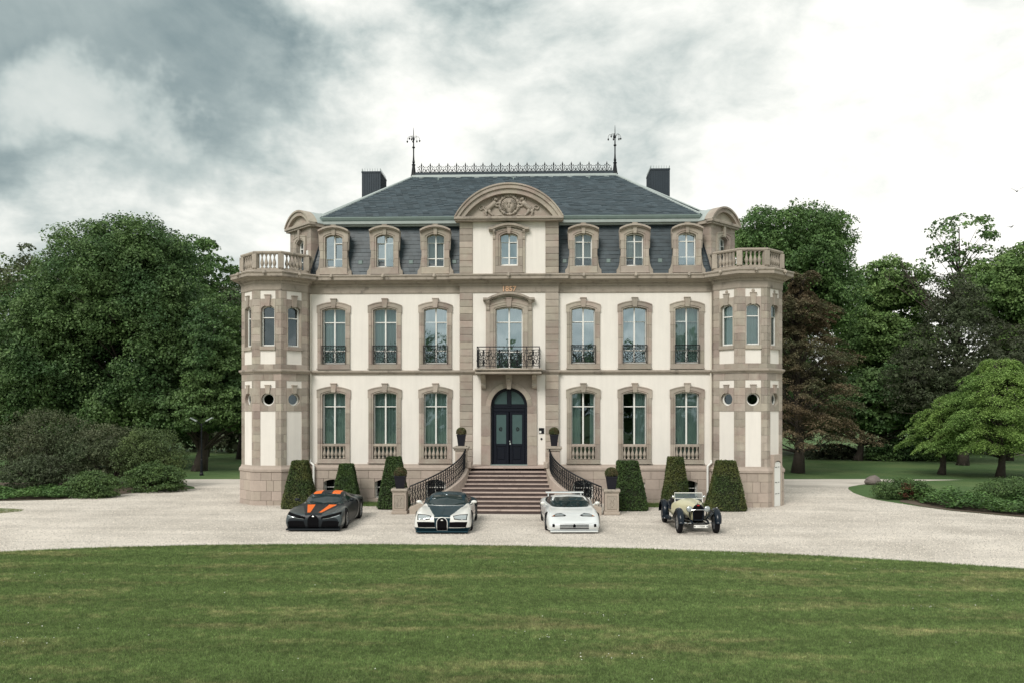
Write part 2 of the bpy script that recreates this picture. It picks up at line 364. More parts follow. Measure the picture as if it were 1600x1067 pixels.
def make_window(x, y, rz, hw, zb, zs, zc, bars, recess, gk='glass', cur='curtain', mull=.075, curx=None, curz=None, rail=None, parent=None, key=None):
    k = ('wf', hw, zb, zs, zc, tuple(bars), mull)
    if k not in PC:
        o = win_frame(hw, zb, zs, zc, bars, mull=mull).build('window', 'white', parent or CH); PC[k] = o.data
    else:
        o = link_mesh('window', PC[k], parent or CH)
    d = Vector((0, recess, 0)); d.rotate(Matrix.Rotation(rz, 3, 'Z'))
    o.location = (x+d.x, y+d.y, 0); o.rotation_euler = (0, 0, rz)
    zz = [zb+.05]+list(bars)+[zc+.1]
    cols = [(-hw+.04, -.03), (.03, hw-.04)] if mull else [(-hw+.04, hw-.04)]
    for ci, (x0, x1) in enumerate(cols):
        for r in range(len(zz)-1):
            kk = ('pn', hw, zb, zs, zc, ci, r, tuple(bars), mull)
            cx = (x0+x1)/2
            if kk not in PC:
                mb = MB(); mb._a([(px-cx, 0, pz) for px, pz in pane_poly(hw, zs, zc, x0, x1, zz[r], min(zz[r+1], zc))], [tuple(range(4 if zz[r+1] < zs else 9))])
                p = mb.build('pane', gk, o); PC[kk] = p.data
            else: p = link_mesh('pane', PC[kk], o)
            p.location = (cx, .035, 0); p.rotation_euler = (R(random.uniform(-.5, .5)), 0, R(random.uniform(-.9, .9)))
            p.active_material = None if False else p.active_material
            if p.material_slots and gk != 'glass': p.material_slots[0].link = 'OBJECT'; p.material_slots[0].material = M[gk]
            elif p.material_slots: p.material_slots[0].link = 'OBJECT'; p.material_slots[0].material = M['glass']
    if cur:
        for (a, b) in (curx or [(-hw-.05, hw+.05)]):
            mb = MB(); n = max(4, int((b-a)/.045)); z0, z1 = curz or (zb-.4 if rail else zb, zc)
            vs = []; 
            for i in range(n+1):
                xx = a+(b-a)*i/n; yy = .15+.022*math.sin(i*2.1+x)+.01*math.sin(i*.7)
                vs += [(xx, yy, z0), (xx, yy, z1)]
            mb._a(vs, [(2*i, 2*i+2, 2*i+3, 2*i+1) for i in range(n)])
            mb.build('curtain', cur, o)  # with the dark material this is no cloth but a painted unlit room
    return o
def child_block(name, parent, mb, mat='stone', loc=(0,0,0), rz=0, key=None):
    if key is not None:
        if key in PC: return link_mesh(name, PC[key], parent, loc, rz)
        o = mb().build(name, mat, parent, loc, rz); PC[key] = o.data; return o
    return (mb() if callable(mb) else mb).build(name, mat, parent, loc, rz)

def surround(win, rec, hw, wo, z_bot, zb, zs, zc, zo_s, zo_c, z_ear, ear=.03, key=('a',), proud=.075, kz=(None, None), khw=.13, njamb=4, ks=True, mat='stone'):
    """stone architrave of one arched window: jamb stones, two arch stones with ears, keystone and sill; in the window's frame (rec behind the wall face)"""
    yf = -rec-proud; yb = .0; yi = yf+.03; fl = wo-.10
    step = (z_ear-zb)/njamb
    for sgn in (-1, 1):
        for j in range(njamb):
            z0 = zb+step*j; z1 = zb+step*(j+1)-.006
            def mk(z0=z0, z1=z1, sgn=sgn):
                mb = MB(); a, b = sorted((sgn*wo, sgn*(hw+.07))); mb.cbox(a, b, yf, yb, z0, z1, .008)
                a, b = sorted((sgn*(hw+.07), sgn*(hw-.01))); mb.cbox(a, b, yi, yb+.05, z0, z1, .005); return mb
            child_block('jamb_stone', win, mk, mat, key=('jamb', key, sgn, j))
        def mv(sgn=sgn):
            mb = MB(); n = 7; we = wo+ear; xk = khw*.8
            outer = [(x, arc_z(x, we, zo_s, zo_c)) for x in [we-(we-xk)*i/n for i in range(n+1)]]
            hi = hw+.07; zsi, zci = zs+.03, zc+.07
            mid = [(x, arc_z(x, hi, zsi, zci)) for x in [xk+(hi-xk)*i/n for i in range(n+1)]]
            inn = [(x, arc_z(x, hw-.01, zs, zc)) for x in [hw-.01-(hw-.01-xk)*i/n for i in range(n+1)]]
            pol = [(hi, z_ear), (we, z_ear)] + outer + mid
            pol2 = [(hw-.01, z_ear), (hi-.001, z_ear)] + [(x-.001, z) for x, z in reversed(mid)][0:] + list(reversed(inn))
            if sgn < 0: pol = [(-x, z) for x, z in reversed(pol)]; pol2 = [(-x, z) for x, z in reversed(pol2)]
            mb.prism(pol, yf, yb); mb.prism(pol2, yi, yb+.05)
            # raised outer fillet following the arch
            for i in range(n):
                (xa, za), (xb, zb_) = outer[i], outer[i+1]
                q = [(xa, za-.045), (xa, za+.002), (xb, zb_+.002), (xb, zb_-.045)]
                if sgn > 0: q = q[::-1] if False else [(xb, zb_-.045), (xa, za-.045), (xa, za+.002), (xb, zb_+.002)]
                else: q = [(-xa, za-.045), (-xb, zb_-.045), (-xb, zb_+.002), (-xa, za+.002)]
                mb.prism(q, yf-.022, yf+.01)
            return mb
        child_block('voussoir', win, mv, mat, key=('vous', key, sgn))
    if ks:
        k0 = kz[0] if kz[0] else zc-.03; k1 = kz[1] if kz[1] else zo_c+.12
        def mkk():
            mb = MB(); mb.prism([(-khw*.72, k0), (khw*.72, k0), (khw, k1), (-khw, k1)], yf-.05, yb)
            mb.cbox(-khw-.02, khw+.02, yf-.075, yb, k1, k1+.045, .01); return mb
        child_block('keystone', win, mkk, mat, key=('key', key))
    if z_bot is not None:
        def ms():
            mb = MB(); mb.cbox(-wo-.0, wo+.0, yf, yb+.05, z_bot, zb-.006, .01); mb.cbox(-wo-.035, wo+.035, yf-.03, yf+.02, z_bot, z_bot+.05, .008); return mb
        child_block('sill_stone', win, ms, mat, key=('sill', key))

BAL_PROF = [(.055,0),(.055,.05),(.035,.06),(.032,.08),(.05,.13),(.066,.2),(.068,.24),(.05,.33),(.03,.42),(.024,.5),(.036,.53),(.036,.55),(.05,.57),(.05,.62)]
def baluster_mesh(h, n=10, sw=1.0):
    k = h/.62; key = ('bal', round(h, 3), sw)
    if key not in PC:
        o = MB().lathe([(r*sw, z*k) for r, z in BAL_PROF], n=n).build('baluster', 'worn', None, smooth=True); PC[key] = o.data; bpy.data.objects.remove(o)
    return PC[key]

def scroll(cx, cz, r, a0, turns, sgn=1, shrink=.35, n=14, y=0):
    pts = []
    for i in range(n+1):
        t = i/n; a = a0+sgn*turns*2*pi*t; rr = r*(1-(1-shrink)*t)
        pts.append((cx+rr*math.cos(a), y, cz+rr*math.sin(a)))
    return pts
def iron_panel(mb, x0, x1, z0, z1, r=.014):
    """a wrought iron field of mirrored scrolls"""
    cx = (x0+x1)/2; w = (x1-x0)/2; h = z1-z0; zm = (z0+z1)/2
    for s in (-1, 1):
        for (fx, fz, rr, a0, sg) in ((.30,.78,.16,pi/2,s),(.30,.24,.17,-pi/2,-s),(.74,.72,.15,0,s),(.74,.28,.15,pi,s),(.5,.5,.13,pi/2,-s)):
            mb.tube(scroll(cx+s*w*fx, z0+h*fz, rr*h*1.25, a0, 1.15, sg), r*.8, 5)
        mb.tube([(cx+s*w*.06,0,z0),(cx+s*w*.10,0,z0+h*.3),(cx+s*w*.32,0,zm),(cx+s*w*.12,0,z0+h*.75),(cx+s*w*.05,0,z1)], r*.9, 5)
        mb.tube([(cx+s*w*.96,0,z0),(cx+s*w*.80,0,z0+h*.5),(cx+s*w*.96,0,z1)], r*.9, 5)
    mb.tube([(cx,0,z0),(cx,0,z1)], r, 5); mb.ball((cx,0,zm), r*3, 6, 4); mb.ball((cx,0,z0+h*.3), r*2.5, 6, 4)

# ---- walls -------------------------------------------------------
HB = (0.20, 1.10)
for sgn in (-1, 1):
    axs = [a for a in AX if a*sgn > 0]; x0, x1 = sorted((sgn*2.215, sgn*(TX-1.5)))
    mb = MB(); holes = []
    for a in axs: holes += [(a-.55, a+.55, 1.95, 5.09), (a-.55, a+.55, 6.33, 8.93)]
    wall_holes(mb, x0, x1, 1.5, 9.6, holes, 0.0, 0.40)
    wall_holes(mb, x0, x1, -.1, 1.5, [(a-.44, a+.44, HB[0], HB[1]) for a in axs], 0.0, 0.40)
    mb.build('wall', 'cream', CH)
mb = MB()
wall_holes(mb, -2.215, 2.215, -.1, 9.6, [(-.835, .835, 1.72, 5.27), (-.63, .63, 6.1, 8.95)], -0.15, 0.30)
mb._a([(-2.215,-.15,-.1),(-2.215,0,-.1),(-2.215,0,9.6),(-2.215,-.15,9.6),(2.215,-.15,-.1),(2.215,0,-.1),(2.215,0,9.6),(2.215,-.15,9.6)], [(0,3,2,1),(4,5,6,7)])
mb.build('centre_wall', 'cream', CH)
mb = MB()   # sides, back and inner floors that keep the rooms dark
for s in (-1, 1):
    mb._a([(s*10.9,0,-.1),(s*10.9,13,-.1),(s*10.9,13,10.45),(s*10.9,0,10.45)], [(0,1,2,3)])
mb._a([(-10.9,13,-.1),(10.9,13,-.1),(10.9,13,10.45),(-10.9,13,10.45)], [(0,1,2,3)])
mb.build('outer_wall', 'cream', CH)
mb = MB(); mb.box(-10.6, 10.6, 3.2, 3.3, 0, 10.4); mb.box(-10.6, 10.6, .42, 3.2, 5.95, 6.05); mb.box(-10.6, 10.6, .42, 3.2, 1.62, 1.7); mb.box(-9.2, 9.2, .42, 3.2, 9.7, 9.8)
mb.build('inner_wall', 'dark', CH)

# ---- main windows -------------------------------------------------
curt_g = {0:[(-.6,.6)],1:[(-.6,.6)],2:[(-.6,.6)],3:[(-.5,-.1),(.32,.6)],4:[(-.05,.6)],5:[(-.6,.6)]}
for i, a in enumerate(AX):
    # ground floor
    w = make_window(a, 0, 0, .545, 2.62, 4.97, 5.075, [4.40], .20, 'glass', 'curtain', curx=curt_g[i], curz=(1.95, 5.1), key='g')
    surround(w, .20, .55, .755, 1.79, 2.0, 4.97, 5.085, 5.18, 5.34, 4.80, key=('g',), kz=(5.07, 5.44))
    child_block('parapet_rail', w, lambda: MB().cbox(-.548, .548, -.22, -.05, 2.57, 2.69, .012), 'stone', key='gr')
    for j in range(6): link_mesh('baluster', baluster_mesh(.56, sw=1.25), w, (-.455+j*.182, -.14, 2.01))
    p = child_block('pane', w, lambda: MB()._a([(-.54,.035,1.98),(.54,.035,1.98),(.54,.035,2.6),(-.54,.035,2.6)], [(0,1,2,3)]), 'glass', key='lowpane')
    for s in (-1, 1):
        def sh():
            mb = MB(); mb.box(-.012, .012, -.10, -.005, 2.72, 4.9)
            for q in range(30): mb.box(-.022, .018, -.095, -.015, 2.75+q*.07, 2.78+q*.07)
            return mb
        child_block('shutter', w, sh, 'shutter', (s*.515, 0, 0), key='shut')
    # first floor
    gk = 'glass_sky' if i in (2, 3, 4) else 'glass'
    w = make_window(a, 0, 0, .545, 6.37, 8.83, 8.93, [6.97, 8.27], .20, gk, 'curtain', curx=[(-.6,-.02),(.02,.6)] if i != 3 else [(.0,.6)], key='f')
    surround(w, .20, .55, .755, 6.11, 6.35, 8.83, 8.93, 9.03, 9.20, 8.69, key=('f',), kz=(8.92, 9.31))
    for s in (-1, 1): child_block('shutter', w, sh, 'shutter', (s*.515, 0, 3.93), key='shut')
    def rl():
        mb = MB(); mb.tube([(-.56,0,7.19),(.56,0,7.19)], .02, 6); mb.tube([(-.56,0,6.42),(.56,0,6.42)], .014, 5); mb.tube([(-.56,0,7.06),(.56,0,7.06)], .011, 5)
        for s in (-1, 1): mb.tube([(s*.55,0,6.36),(s*.55,0,7.2)], .014, 5)
        iron_panel(mb, -.53, .53, 6.43, 7.05)
        for q in range(9): mb.tube(scroll(-.48+q*.12, 7.125, .04, 0, 1, 1, .9, 8), .007, 4)
        return mb
    child_block('railing', CH, rl, 'iron', (a, -.10, 0), key='wrail')
    # basement light
    def bf():
        mb = MB(); mb.cbox(-.44, -.39, 0, .05, .2, 1.02); mb.cbox(.39, .44, 0, .05, .2, 1.02); mb.cbox(-.39, .39, 0, .05, .2, .26); mb.cbox(-.03, .03, -.01, .05, .26, 1.08); mb.cbox(-.39, -.03, 0, .05, .66, .70); mb.cbox(.03, .39, 0, .05, .66, .70); return mb
    w = child_block('window', CH, bf, 'white', (a, .16, 0), key='bwin')
    child_block('pane', w, lambda: MB()._a([(-.44,.03,.2),(.44,.03,.2),(.44,.03,1.1),(-.44,.03,1.1)], [(0,1,2,3)]), 'glass', key='bp')
    def grille():
        mb = MB()
        for q in range(7): mb.tube([(-.36+q*.12,-.06,.2),(-.36+q*.12,-.06,1.06)], .008, 4)
        for q in range(5): mb.tube([(-.43,-.06,.3+q*.17),(.43,-.06,.3+q*.17)], .007, 4)
        return mb
    child_block('grille', w, grille, 'iron', key='bg')
    def lint():
        n = 8; pol = [(-.45,1.10)]+[(-.45+.9*q/n, arc_z(-.45+.9*q/n, .46, .93, 1.06)) for q in range(n+1)]+[(.45,1.10)]
        return MB().prism(pol, -.27, .0) if False else MB().prism([(p[0], p[1]) for p in pol[::-1]][::-1], -.255, .0)
    child_block('lintel', w, lint, 'pink', key='blint')

# ---- plinth masonry ------------------------------------------------
COURSE = [(-.08,.20),(.20,.62),(.62,1.10),(1.10,1.47)]
PL = empty('plinth', parent=CH)
def rowblocks(x0, x1, y, z0, z1, gaps=(), rz=0, org=(0,0,0), mat_='pink', proud=.10, seed=0, avg=.85):
    rnd = random.Random(seed); segs = [(x0, x1)]
    for a, b in gaps: segs = [t for s in segs for t in (((s[0], min(s[1], a)), (max(s[0], b), s[1])) if s[0] < b and s[1] > a else (s,)) if t[1]-t[0] > .05]
    for a, b in segs:
        n = max(1, round((b-a)/avg)); cut = [a]+[a+(b-a)*(k+rnd.uniform(-.22,.22))/n for k in range(1, n)]+[b]
        for k in range(n):
            d = rnd.uniform(0, .008)
            MB().cbox(cut[k]+.004, cut[k+1]-.004, y-proud-d, y+.0, z0+.004, z1-.004, .009).build('stone_block', mat_, PL, org, rz)
for sgn in (-1, 1):
    axs = [a for a in AX if a*sgn > 0]; x0, x1 = sorted((sgn*2.25, sgn*(TX-1.5+(-.05))))
    for ci, (z0, z1) in enumerate(COURSE):
        gaps = [(a-.46, a+.46) for a in axs] if ci in (1, 2) else []
        rowblocks(x0, x1, 0, z0, z1, gaps, seed=ci*10+sgn)
for ci, (z0, z1) in enumerate(COURSE): rowblocks(-2.2, 2.2, -.15, z0, z1, seed=90+ci, avg=1.1)
def offs(path, o):
    P = [Vector(p) for p in path]; out = []
    for i in range(len(P)):
        d0 = (P[i]-P[i-1]).normalized() if i else (P[1]-P[0]).normalized(); d1 = (P[i+1]-P[i]).normalized() if i < len(P)-1 else d0
        b = Vector((d0.y,-d0.x))+Vector((d1.y,-d1.x)); b /= max(.25, 1+d0.dot(d1)); out.append(P[i]+b*o)
    return out
def run_blocks(path, z0, z1, proud, parent, mat_, seed, spans, name='stone_block', back=.02, j=.004):
    """blocks along a plan path; spans = list of (distance a, distance b) intervals filled, each one block"""
    L = [0]
    for i in range(len(path)-1): L.append(L[-1]+(Vector(path[i+1])-Vector(path[i])).length)
    O = offs(path, proud); I = offs(path, -back)
    def at(s):
        for i in range(len(path)-1):
            if s <= L[i+1]+1e-9:
                t = (s-L[i])/(L[i+1]-L[i]); 
                base = Vector(path[i]).lerp(Vector(path[i+1]), t); d = (Vector(path[i+1])-Vector(path[i])).normalized(); nn = Vector((d.y,-d.x))
                return base+nn*proud, base-nn*back
    for a, b in spans:
        a += j; b -= j; mids = [k for k in range(1, len(path)-1) if a+.02 < L[k] < b-.02]
        o = [at(a)[0]]+[O[k] for k in mids]+[at(b)[0]]; i_ = [at(a)[1]]+[I[k] for k in mids]+[at(b)[1]]
        MB().strip_block([tuple(p) for p in o], [tuple(p) for p in i_], z0+j, z1-j, .009).build(name, mat_, parent)
def tower_path(sgn):
    p = [(x+sgn*TX, y) for x, y in OCT]
    return p if sgn < 0 else [(-x+2*TX*1, y) for x, y in reversed(p)] if False else p
TW = {}
for sgn in (-1, 1):
    cx = sgn*TX; o3 = [(cx-1.5, 1.2), (cx-1.5, -.39), (cx-.59, -1.30), (cx+.59, -1.30), (cx+1.5, -.39), (cx+1.5, .0 if sgn < 0 else 1.2)]
    if sgn > 0: o3[0] = (cx-1.5, 0.0)
    L0 = (Vector(o3[1])-Vector(o3[0])).length; fw = 1.287; c1 = L0; c2 = c1+fw; c3 = c2+1.18; c4 = c3+fw; LT = c4+(Vector(o3[5])-Vector(o3[4])).length
    # plinth courses
    for ci, (z0, z1) in enumerate(COURSE):
        rnd = random.Random(ci*3+sgn); cuts = [0]
        odd = ci % 2
        base = [c1-.45*(1-odd)-.2, c1+.35+.25*odd, c2-.35+.1*odd, c2+.55-.25*odd, c3-.3-.1*odd, c3+.35+.2*odd, c4-.4+.1*odd]
        cuts = [0]+[c for c in base if 0.05 < c < LT-.05]+[LT]
        spans = list(zip(cuts[:-1], cuts[1:]))
        if sgn > 0:   # leave the doorway of the right tower open (third facet)
            dm = c3+fw/2+.02; spans = [t for s in spans for t in (((s[0], min(s[1], dm-.27)), (max(s[0], dm+.27), s[1])) if s[0] < dm+.27 and s[1] > dm-.27 else (s,)) if t[1]-t[0] > .04]
        run_blocks(o3, z0, z1, .09, PL, 'pink', 0, spans)
    # tower shell with its openings
    mb = MB(); mats_ = 'cream'
    facets = [(cx-1.045, -.845, -pi/4, fw/2), (cx, -1.30, 0, .59), (cx+1.045, -.845, pi/4, fw/2)]
    for fi, (fx, fy, a, hwid) in enumerate(facets):
        mb.xf = xf((fx, fy, 0), a)
        hl = [(-.31,.31,7.08,8.92), (-.31,.31,4.38,5.06)]
        if sgn > 0 and fi == 2: hl.append((-.26,.30,0.0,1.98))
        wall_holes(mb, -hwid, hwid, -.1, 10.2, hl, 0.0, .22)
    mb.xf = None
    for (xa, ya), (xb, yb) in (((cx-1.5, 1.2), (cx-1.5, -.39)), ((cx+1.5, -.39), (cx+1.5, 1.2)), ((cx-.59,2.1),(cx-1.5,1.2)), ((cx+1.5,1.2),(cx+.59,2.1))):
        mb._a([(xa,ya,-.1),(xb,yb,-.1),(xb,yb,10.2),(xa,ya,10.2)], [(0,1,2,3)])
    tw = mb.build('tower', 'cream', CH); TW[sgn] = tw
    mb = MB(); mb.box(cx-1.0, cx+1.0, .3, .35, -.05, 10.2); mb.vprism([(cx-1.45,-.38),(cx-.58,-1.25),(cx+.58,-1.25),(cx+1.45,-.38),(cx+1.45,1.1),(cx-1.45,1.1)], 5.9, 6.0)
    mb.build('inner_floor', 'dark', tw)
    # courses of ashlar
    ph = .335
    def levels(a, b):
        n = max(1, round((b-a)/ph)); return [(a+(b-a)*k/n, a+(b-a)*(k+1)/n) for k in range(n)]
    pw = [.34*1.09, .34, .34*1.09]; mids_ = [c1+fw/2, c2+.59, c3+fw/2]
    strips = [(max(0, c1-.42), mids_[0]-pw[0]), (mids_[0]+pw[0], mids_[1]-pw[1]), (mids_[1]+pw[1], mids_[2]-pw[2]), (mids_[2]+pw[2], min(LT, c4+.5))]
    allb = levels(1.75, 4.19)+levels(4.19, 5.24)+[(5.24,5.56),(5.56,5.88)]+[(6.07,6.30)]+levels(6.30, 9.2)+[(9.2,9.57)]
    for li, (z0, z1) in enumerate(allb):
        full = (abs(z0-5.56) < .01) or (abs(z0-6.07) < .01)
        if full: 
            sp = [(strips[0][0], mids_[0]-.1), (mids_[0]-.1, mids_[1]-.2), (mids_[1]-.2, mids_[1]+.25), (mids_[1]+.25, mids_[2]+.1), (mids_[2]+.1, strips[3][1])]
        else:
            sp = []
            for si, (a, b) in enumerate(strips):
                cc = [c1, c2, c3, c4][si]; cut = cc+(.12 if li % 2 else -.12)
                if si in (1, 2): sp += [(a, cut), (cut, b)] if li % 2 == 0 or si == 2 else [(a, b)]
                else: sp.append((a, b))
        dm = mids_[2]+.02
        if sgn > 0 and z1 < 2.3: sp = [s for s in sp]
        run_blocks(o3, z0, z1, .022, tw, 'stone', 0, sp, j=.003)
    for fi, (fx, fy, a, hwid) in enumerate(facets):
        p = pw[fi]
        T = lambda mbf, nm, mt='stone', kk=None: child_block(nm, tw, mbf, mt, (fx, fy, 0), a)
        # upper window
        w = make_window(fx, fy, a, .30, 7.10, 8.76, 8.90, [8.36], .13, 'glass', 'curtain' if sgn > 0 else 'dark', mull=0, key='t')  # left tower: dark sheet paints the unlit room behind the glass
        k = ('tw', fi == 1)
        for s in (-1, 1):
            def vs(s=s, p=p):
                n = 6; inn = [(x, arc_z(x, .305, 8.77, 8.915)) for x in [.305-(.305-.07)*q/n for q in range(n+1)]]
                pol = [(.305, 8.6), (p-.003, 8.6), (p-.003, 9.195), (.09, 9.195)]+list(reversed(inn))
                if s < 0: pol = [(-x, z) for x, z in reversed(pol)]
                return MB().prism(pol, -.13-.022, .02)
            child_block('voussoir', w, vs, 'stone', key=('tv', fi == 1, s))
            child_block('jamb_stone', w, (lambda s=s, p=p: MB().cbox(*sorted((s*.305, s*(p-.003))), -.152, .02, 7.03, 8.595, .004)), 'stone', key=('tj', fi == 1, s))
        child_block('keystone', w, lambda: MB().prism([(-.09,8.86),(.09,8.86),(.13,9.34),(-.13,9.34)], -.21, .0).cbox(-.15,.15,-.235,0,9.34,9.38,.008), 'stone', key='tk')
        child_block('sill_stone', w, lambda p=p: MB().cbox(-p-.01, p+.01, -.21, .03, 6.92, 7.08, .012), 'white' if False else 'stone', key=('ts', fi == 1))
        # boss in the upper panel, right tower only
        if sgn > 0: MB().lathe([(.0,0),(.075,0),(.075,.012),(.05,.03),(.0,.035)], n=12).build('boss', 'worn', tw, (0,0,0)).matrix_local = Matrix.Translation((fx, fy, 9.46)) @ Matrix.Rotation(a, 4, 'Z') @ Matrix.Rotation(pi/2, 4, 'X')
        # round window with its stone
        def ring(r0, r1, y0, y1, cz, a0, a1, n=12):
            mb = MB()
            for q in range(n):
                t0 = a0+(a1-a0)*q/n; t1 = a0+(a1-a0)*(q+1)/n
                mb.prism([(r0*math.cos(t0), cz+r0*math.sin(t0)), (r1*math.cos(t0), cz+r1*math.sin(t0)), (r1*math.cos(t1), cz+r1*math.sin(t1)), (r0*math.cos(t1), cz+r0*math.sin(t1))], y0, y1)
            return mb
        d = Vector((0, .13, 0)); d.rotate(Matrix.Rotation(a, 3, 'Z'))
        w = child_block('round_window', CH, lambda: ring(.225, .29, 0, .06, 4.72, 0, 2*pi, 24), 'white', (fx+d.x, fy+d.y, 0), a, key='rw')
        child_block('pane', w, lambda: MB()._a([(.24*math.cos(2*pi*q/20), .03, 4.72+.24*math.sin(2*pi*q/20)) for q in range(20)], [tuple(range(20))]), 'glass', key='rp')
        for s in (-1, 1):
            def plate(s=s, p=p):
                n = 12; c = [(.295*math.cos(-pi/2+pi*q/n), 4.72+.295*math.sin(-pi/2+pi*q/n)) for q in range(n+1)]
                pol = [(.004, 4.195), (p-.003, 4.195), (p-.003, 5.235), (.004, 5.235)]+[(max(.004, x), z) for x, z in reversed(c)]
                if s < 0: pol = [(-x, z) for x, z in reversed(pol)]
                return MB().prism(pol, -.152, .0)
            child_block('surround_stone', w, plate, 'stone', key=('rpl', fi == 1, s))
        child_block('keystone', w, lambda: MB().prism([(-.08,4.99),(.08,4.99),(.12,5.34),(-.12,5.34)], -.205, .0).cbox(-.14,.14,-.225,0,5.34,5.38,.008), 'stone', key='rk')
    # parapet
    bz = 10.46; bp = MB(); pth = [(cx-1.46, 1.15), (cx-1.46, -.36), (cx-.57, -1.25), (cx+.57, -1.25), (cx+1.46, -.36), (cx+1.46, .35 if sgn < 0 else 1.15)]
    if sgn > 0: pth[0] = (cx-1.46, .35)
    bl = MB().mould(pth, [(-.09,0),(-.09,.10),(.09,.10),(.09,0)]).mould(pth, [(-.10,.74),(-.10,.80),(-.11,.86),(.11,.86),(.12,.80),(.09,.74),(-.10,.74)])
    bl = bl.build('balustrade', 'worn', CH, (0,0,bz))
    for i, (px, py) in enumerate(pth):
        ang = [0, -pi/8, -pi/8, pi/8, pi/8, 0][i]
        MB().cbox(-.12, .12, -.125, .12, .1, .74, .012).build('pedestal', 'worn', bl, (px, py, 0), ang)
    for i in range(5):
        A, B = Vector(pth[i]), Vector(pth[i+1]); l = (B-A).length; n = max(1, round((l-.3)/.2))
        for q in range(n):
            t = (.2+(l-.4)*(q+.5)/n)/l; c = A.lerp(B, t); link_mesh('baluster', baluster_mesh(.64, sw=1.25), bl, (c.x, c.y, .1))
    bl['label'] = 'stone balustrade on the tower top'
    MB().vprism([(cx-1.5,1.2),(cx-1.5,-.39),(cx-.59,-1.30),(cx+.59,-1.30),(cx+1.5,-.39),(cx+1.5,1.2)], 10.28, 10.42).build('terrace', 'zinc', CH)
# right tower doorway
fx, fy, a = TX+1.045, -.845, pi/4
dr = child_block('door', CH, MB().cbox(-.235,.275,.0,.04,.0,1.90,.01).prism([(-.235,1.9),(.275,1.9)]+arc(.275,-.235,1.9,1.97,6)[1:-1],.0,.04), 'white', (fx-.08*math.sin(a)*-1*.0, fy, 0), a)
d = Vector((0,-.145,0)); d.rotate(Matrix.Rotation(a,3,'Z')); dr.location = (fx+d.x, fy+d.y, 0)
for z_ in (.55, 1.05, 1.72): MB().box(-.20,-.02,-.012,.0,z_,z_+.02).box(.06,.16,-.012,.0,z_,z_+.02).build('hinge', 'iron', dr)
child_block('lintel', dr, MB().prism([(.36,1.75),(.36,2.28),(-.33,2.28),(-.33,1.75),(-.25,1.75),(-.25,1.93)]+arc(-.25,.29,1.93,2.02,6)[1:-1]+[(.29,1.93),(.29,1.75)][::1], -.03, .14), 'pink')
for q_ in (-1, 1): MB().cbox(*sorted((q_*.30+.02, q_*.36+.02)), -.02, .14, .0, 1.75, .01).build('jamb_stone', 'pink', dr)

# ---- mouldings ------------------------------------------------------
MB().mould(PATH, [(0,1.47),(.10,1.47),(.13,1.50),(.13,1.60),(.05,1.70),(.03,1.765),(0,1.765)]).build('plinth_moulding', 'pink', CH)
MB().mould(PATH, [(0,5.88),(.05,5.88),(.07,5.93),(.12,5.96),(.14,6.0),(.14,6.05),(.05,6.075),(0,6.075)]).build('string_course', 'cornice', CH)
MB().mould(PATH, [(0,9.57),(.03,9.57),(.03,9.60),(.045,9.60),(.045,9.89),(0,9.89)]).build('frieze', 'cornice', CH)
mb = MB().mould(PATH, [(0,9.89),(.07,9.89),(.09,9.96),(.10,9.97),(.10,10.0),(.20,10.03),(.24,10.10),(.42,10.12),(.42,10.14),(.47,10.15),(.47,10.27),(.50,10.29),(.52,10.34),(.46,10.38),(0,10.44)])
co = mb.build('cornice', 'cornice', CH)
mb = MB()    # row of small blocks under the cornice
L_ = PATH
for i in range(len(L_)-1):
    A, B = Vector(L_[i]), Vector(L_[i+1]); l = (B-A).length
    if l < .5 or A.y > 1.9 and B.y > 1.9: continue
    d = (B-A).normalized(); ang = math.atan2(d.y, d.x); n = int(l/.11); mb.xf = xf((A.x, A.y, 0), ang)
    for q in range(n): mb.box(l*(q+.25)/n, l*(q+.75)/n, -.15, -.08, 9.975, 10.025)
stuff(mb.build('dentil_row', 'cornice', co))
def lionhead():
    mb = MB(); mb.ball((0,-.03,0), .085, 8, 6); mb.ball((0,-.09,-.03), .05, 6, 5); mb.box(-.05,.05,-.06,.03,.05,.10); mb.ball((0,-.07,-.11), .035, 6, 4); return mb
for x, y in [(a, -.50) for a in AX]+[(0, -.65)]: child_block('lion_head', co, lionhead, 'worn', (x, y, 10.30), key='lion')
for sgn in (-1, 1):
    for dx, dy, a in ((-1.38,-1.18,-pi/4),(0,-1.80,0),(1.38,-1.18,pi/4)): child_block('lion_head', co, lionhead, 'worn', (sgn*TX+dx, dy, 10.30), a, key='lion')

# ---- centre bay -------------------------------------------------------
def quoin_run(z0, z1, n, tag_=''):
    for s in (-1, 1):
        for k in range(n):
            a = z0+(z1-z0)*k/n; b = z0+(z1-z0)*(k+1)/n
            o = [(-1.66,-.15-.045),(-2.26,-.195),(-2.26,0.0)] ; i = [(-1.66,-.13),(-2.19,-.13),(-2.19,0.0)]
            if s > 0: o = [(-x,y) for x, y in o]; i = [(-x,y) for x, y in i]
            else: o, i = o[::-1], i[::-1]
            MB().strip_block(o, i, a+.004, b-.004, .02).build('quoin', 'stone', CH)
quoin_run(1.77, 5.87, 12); quoin_run(6.08, 9.56, 11)
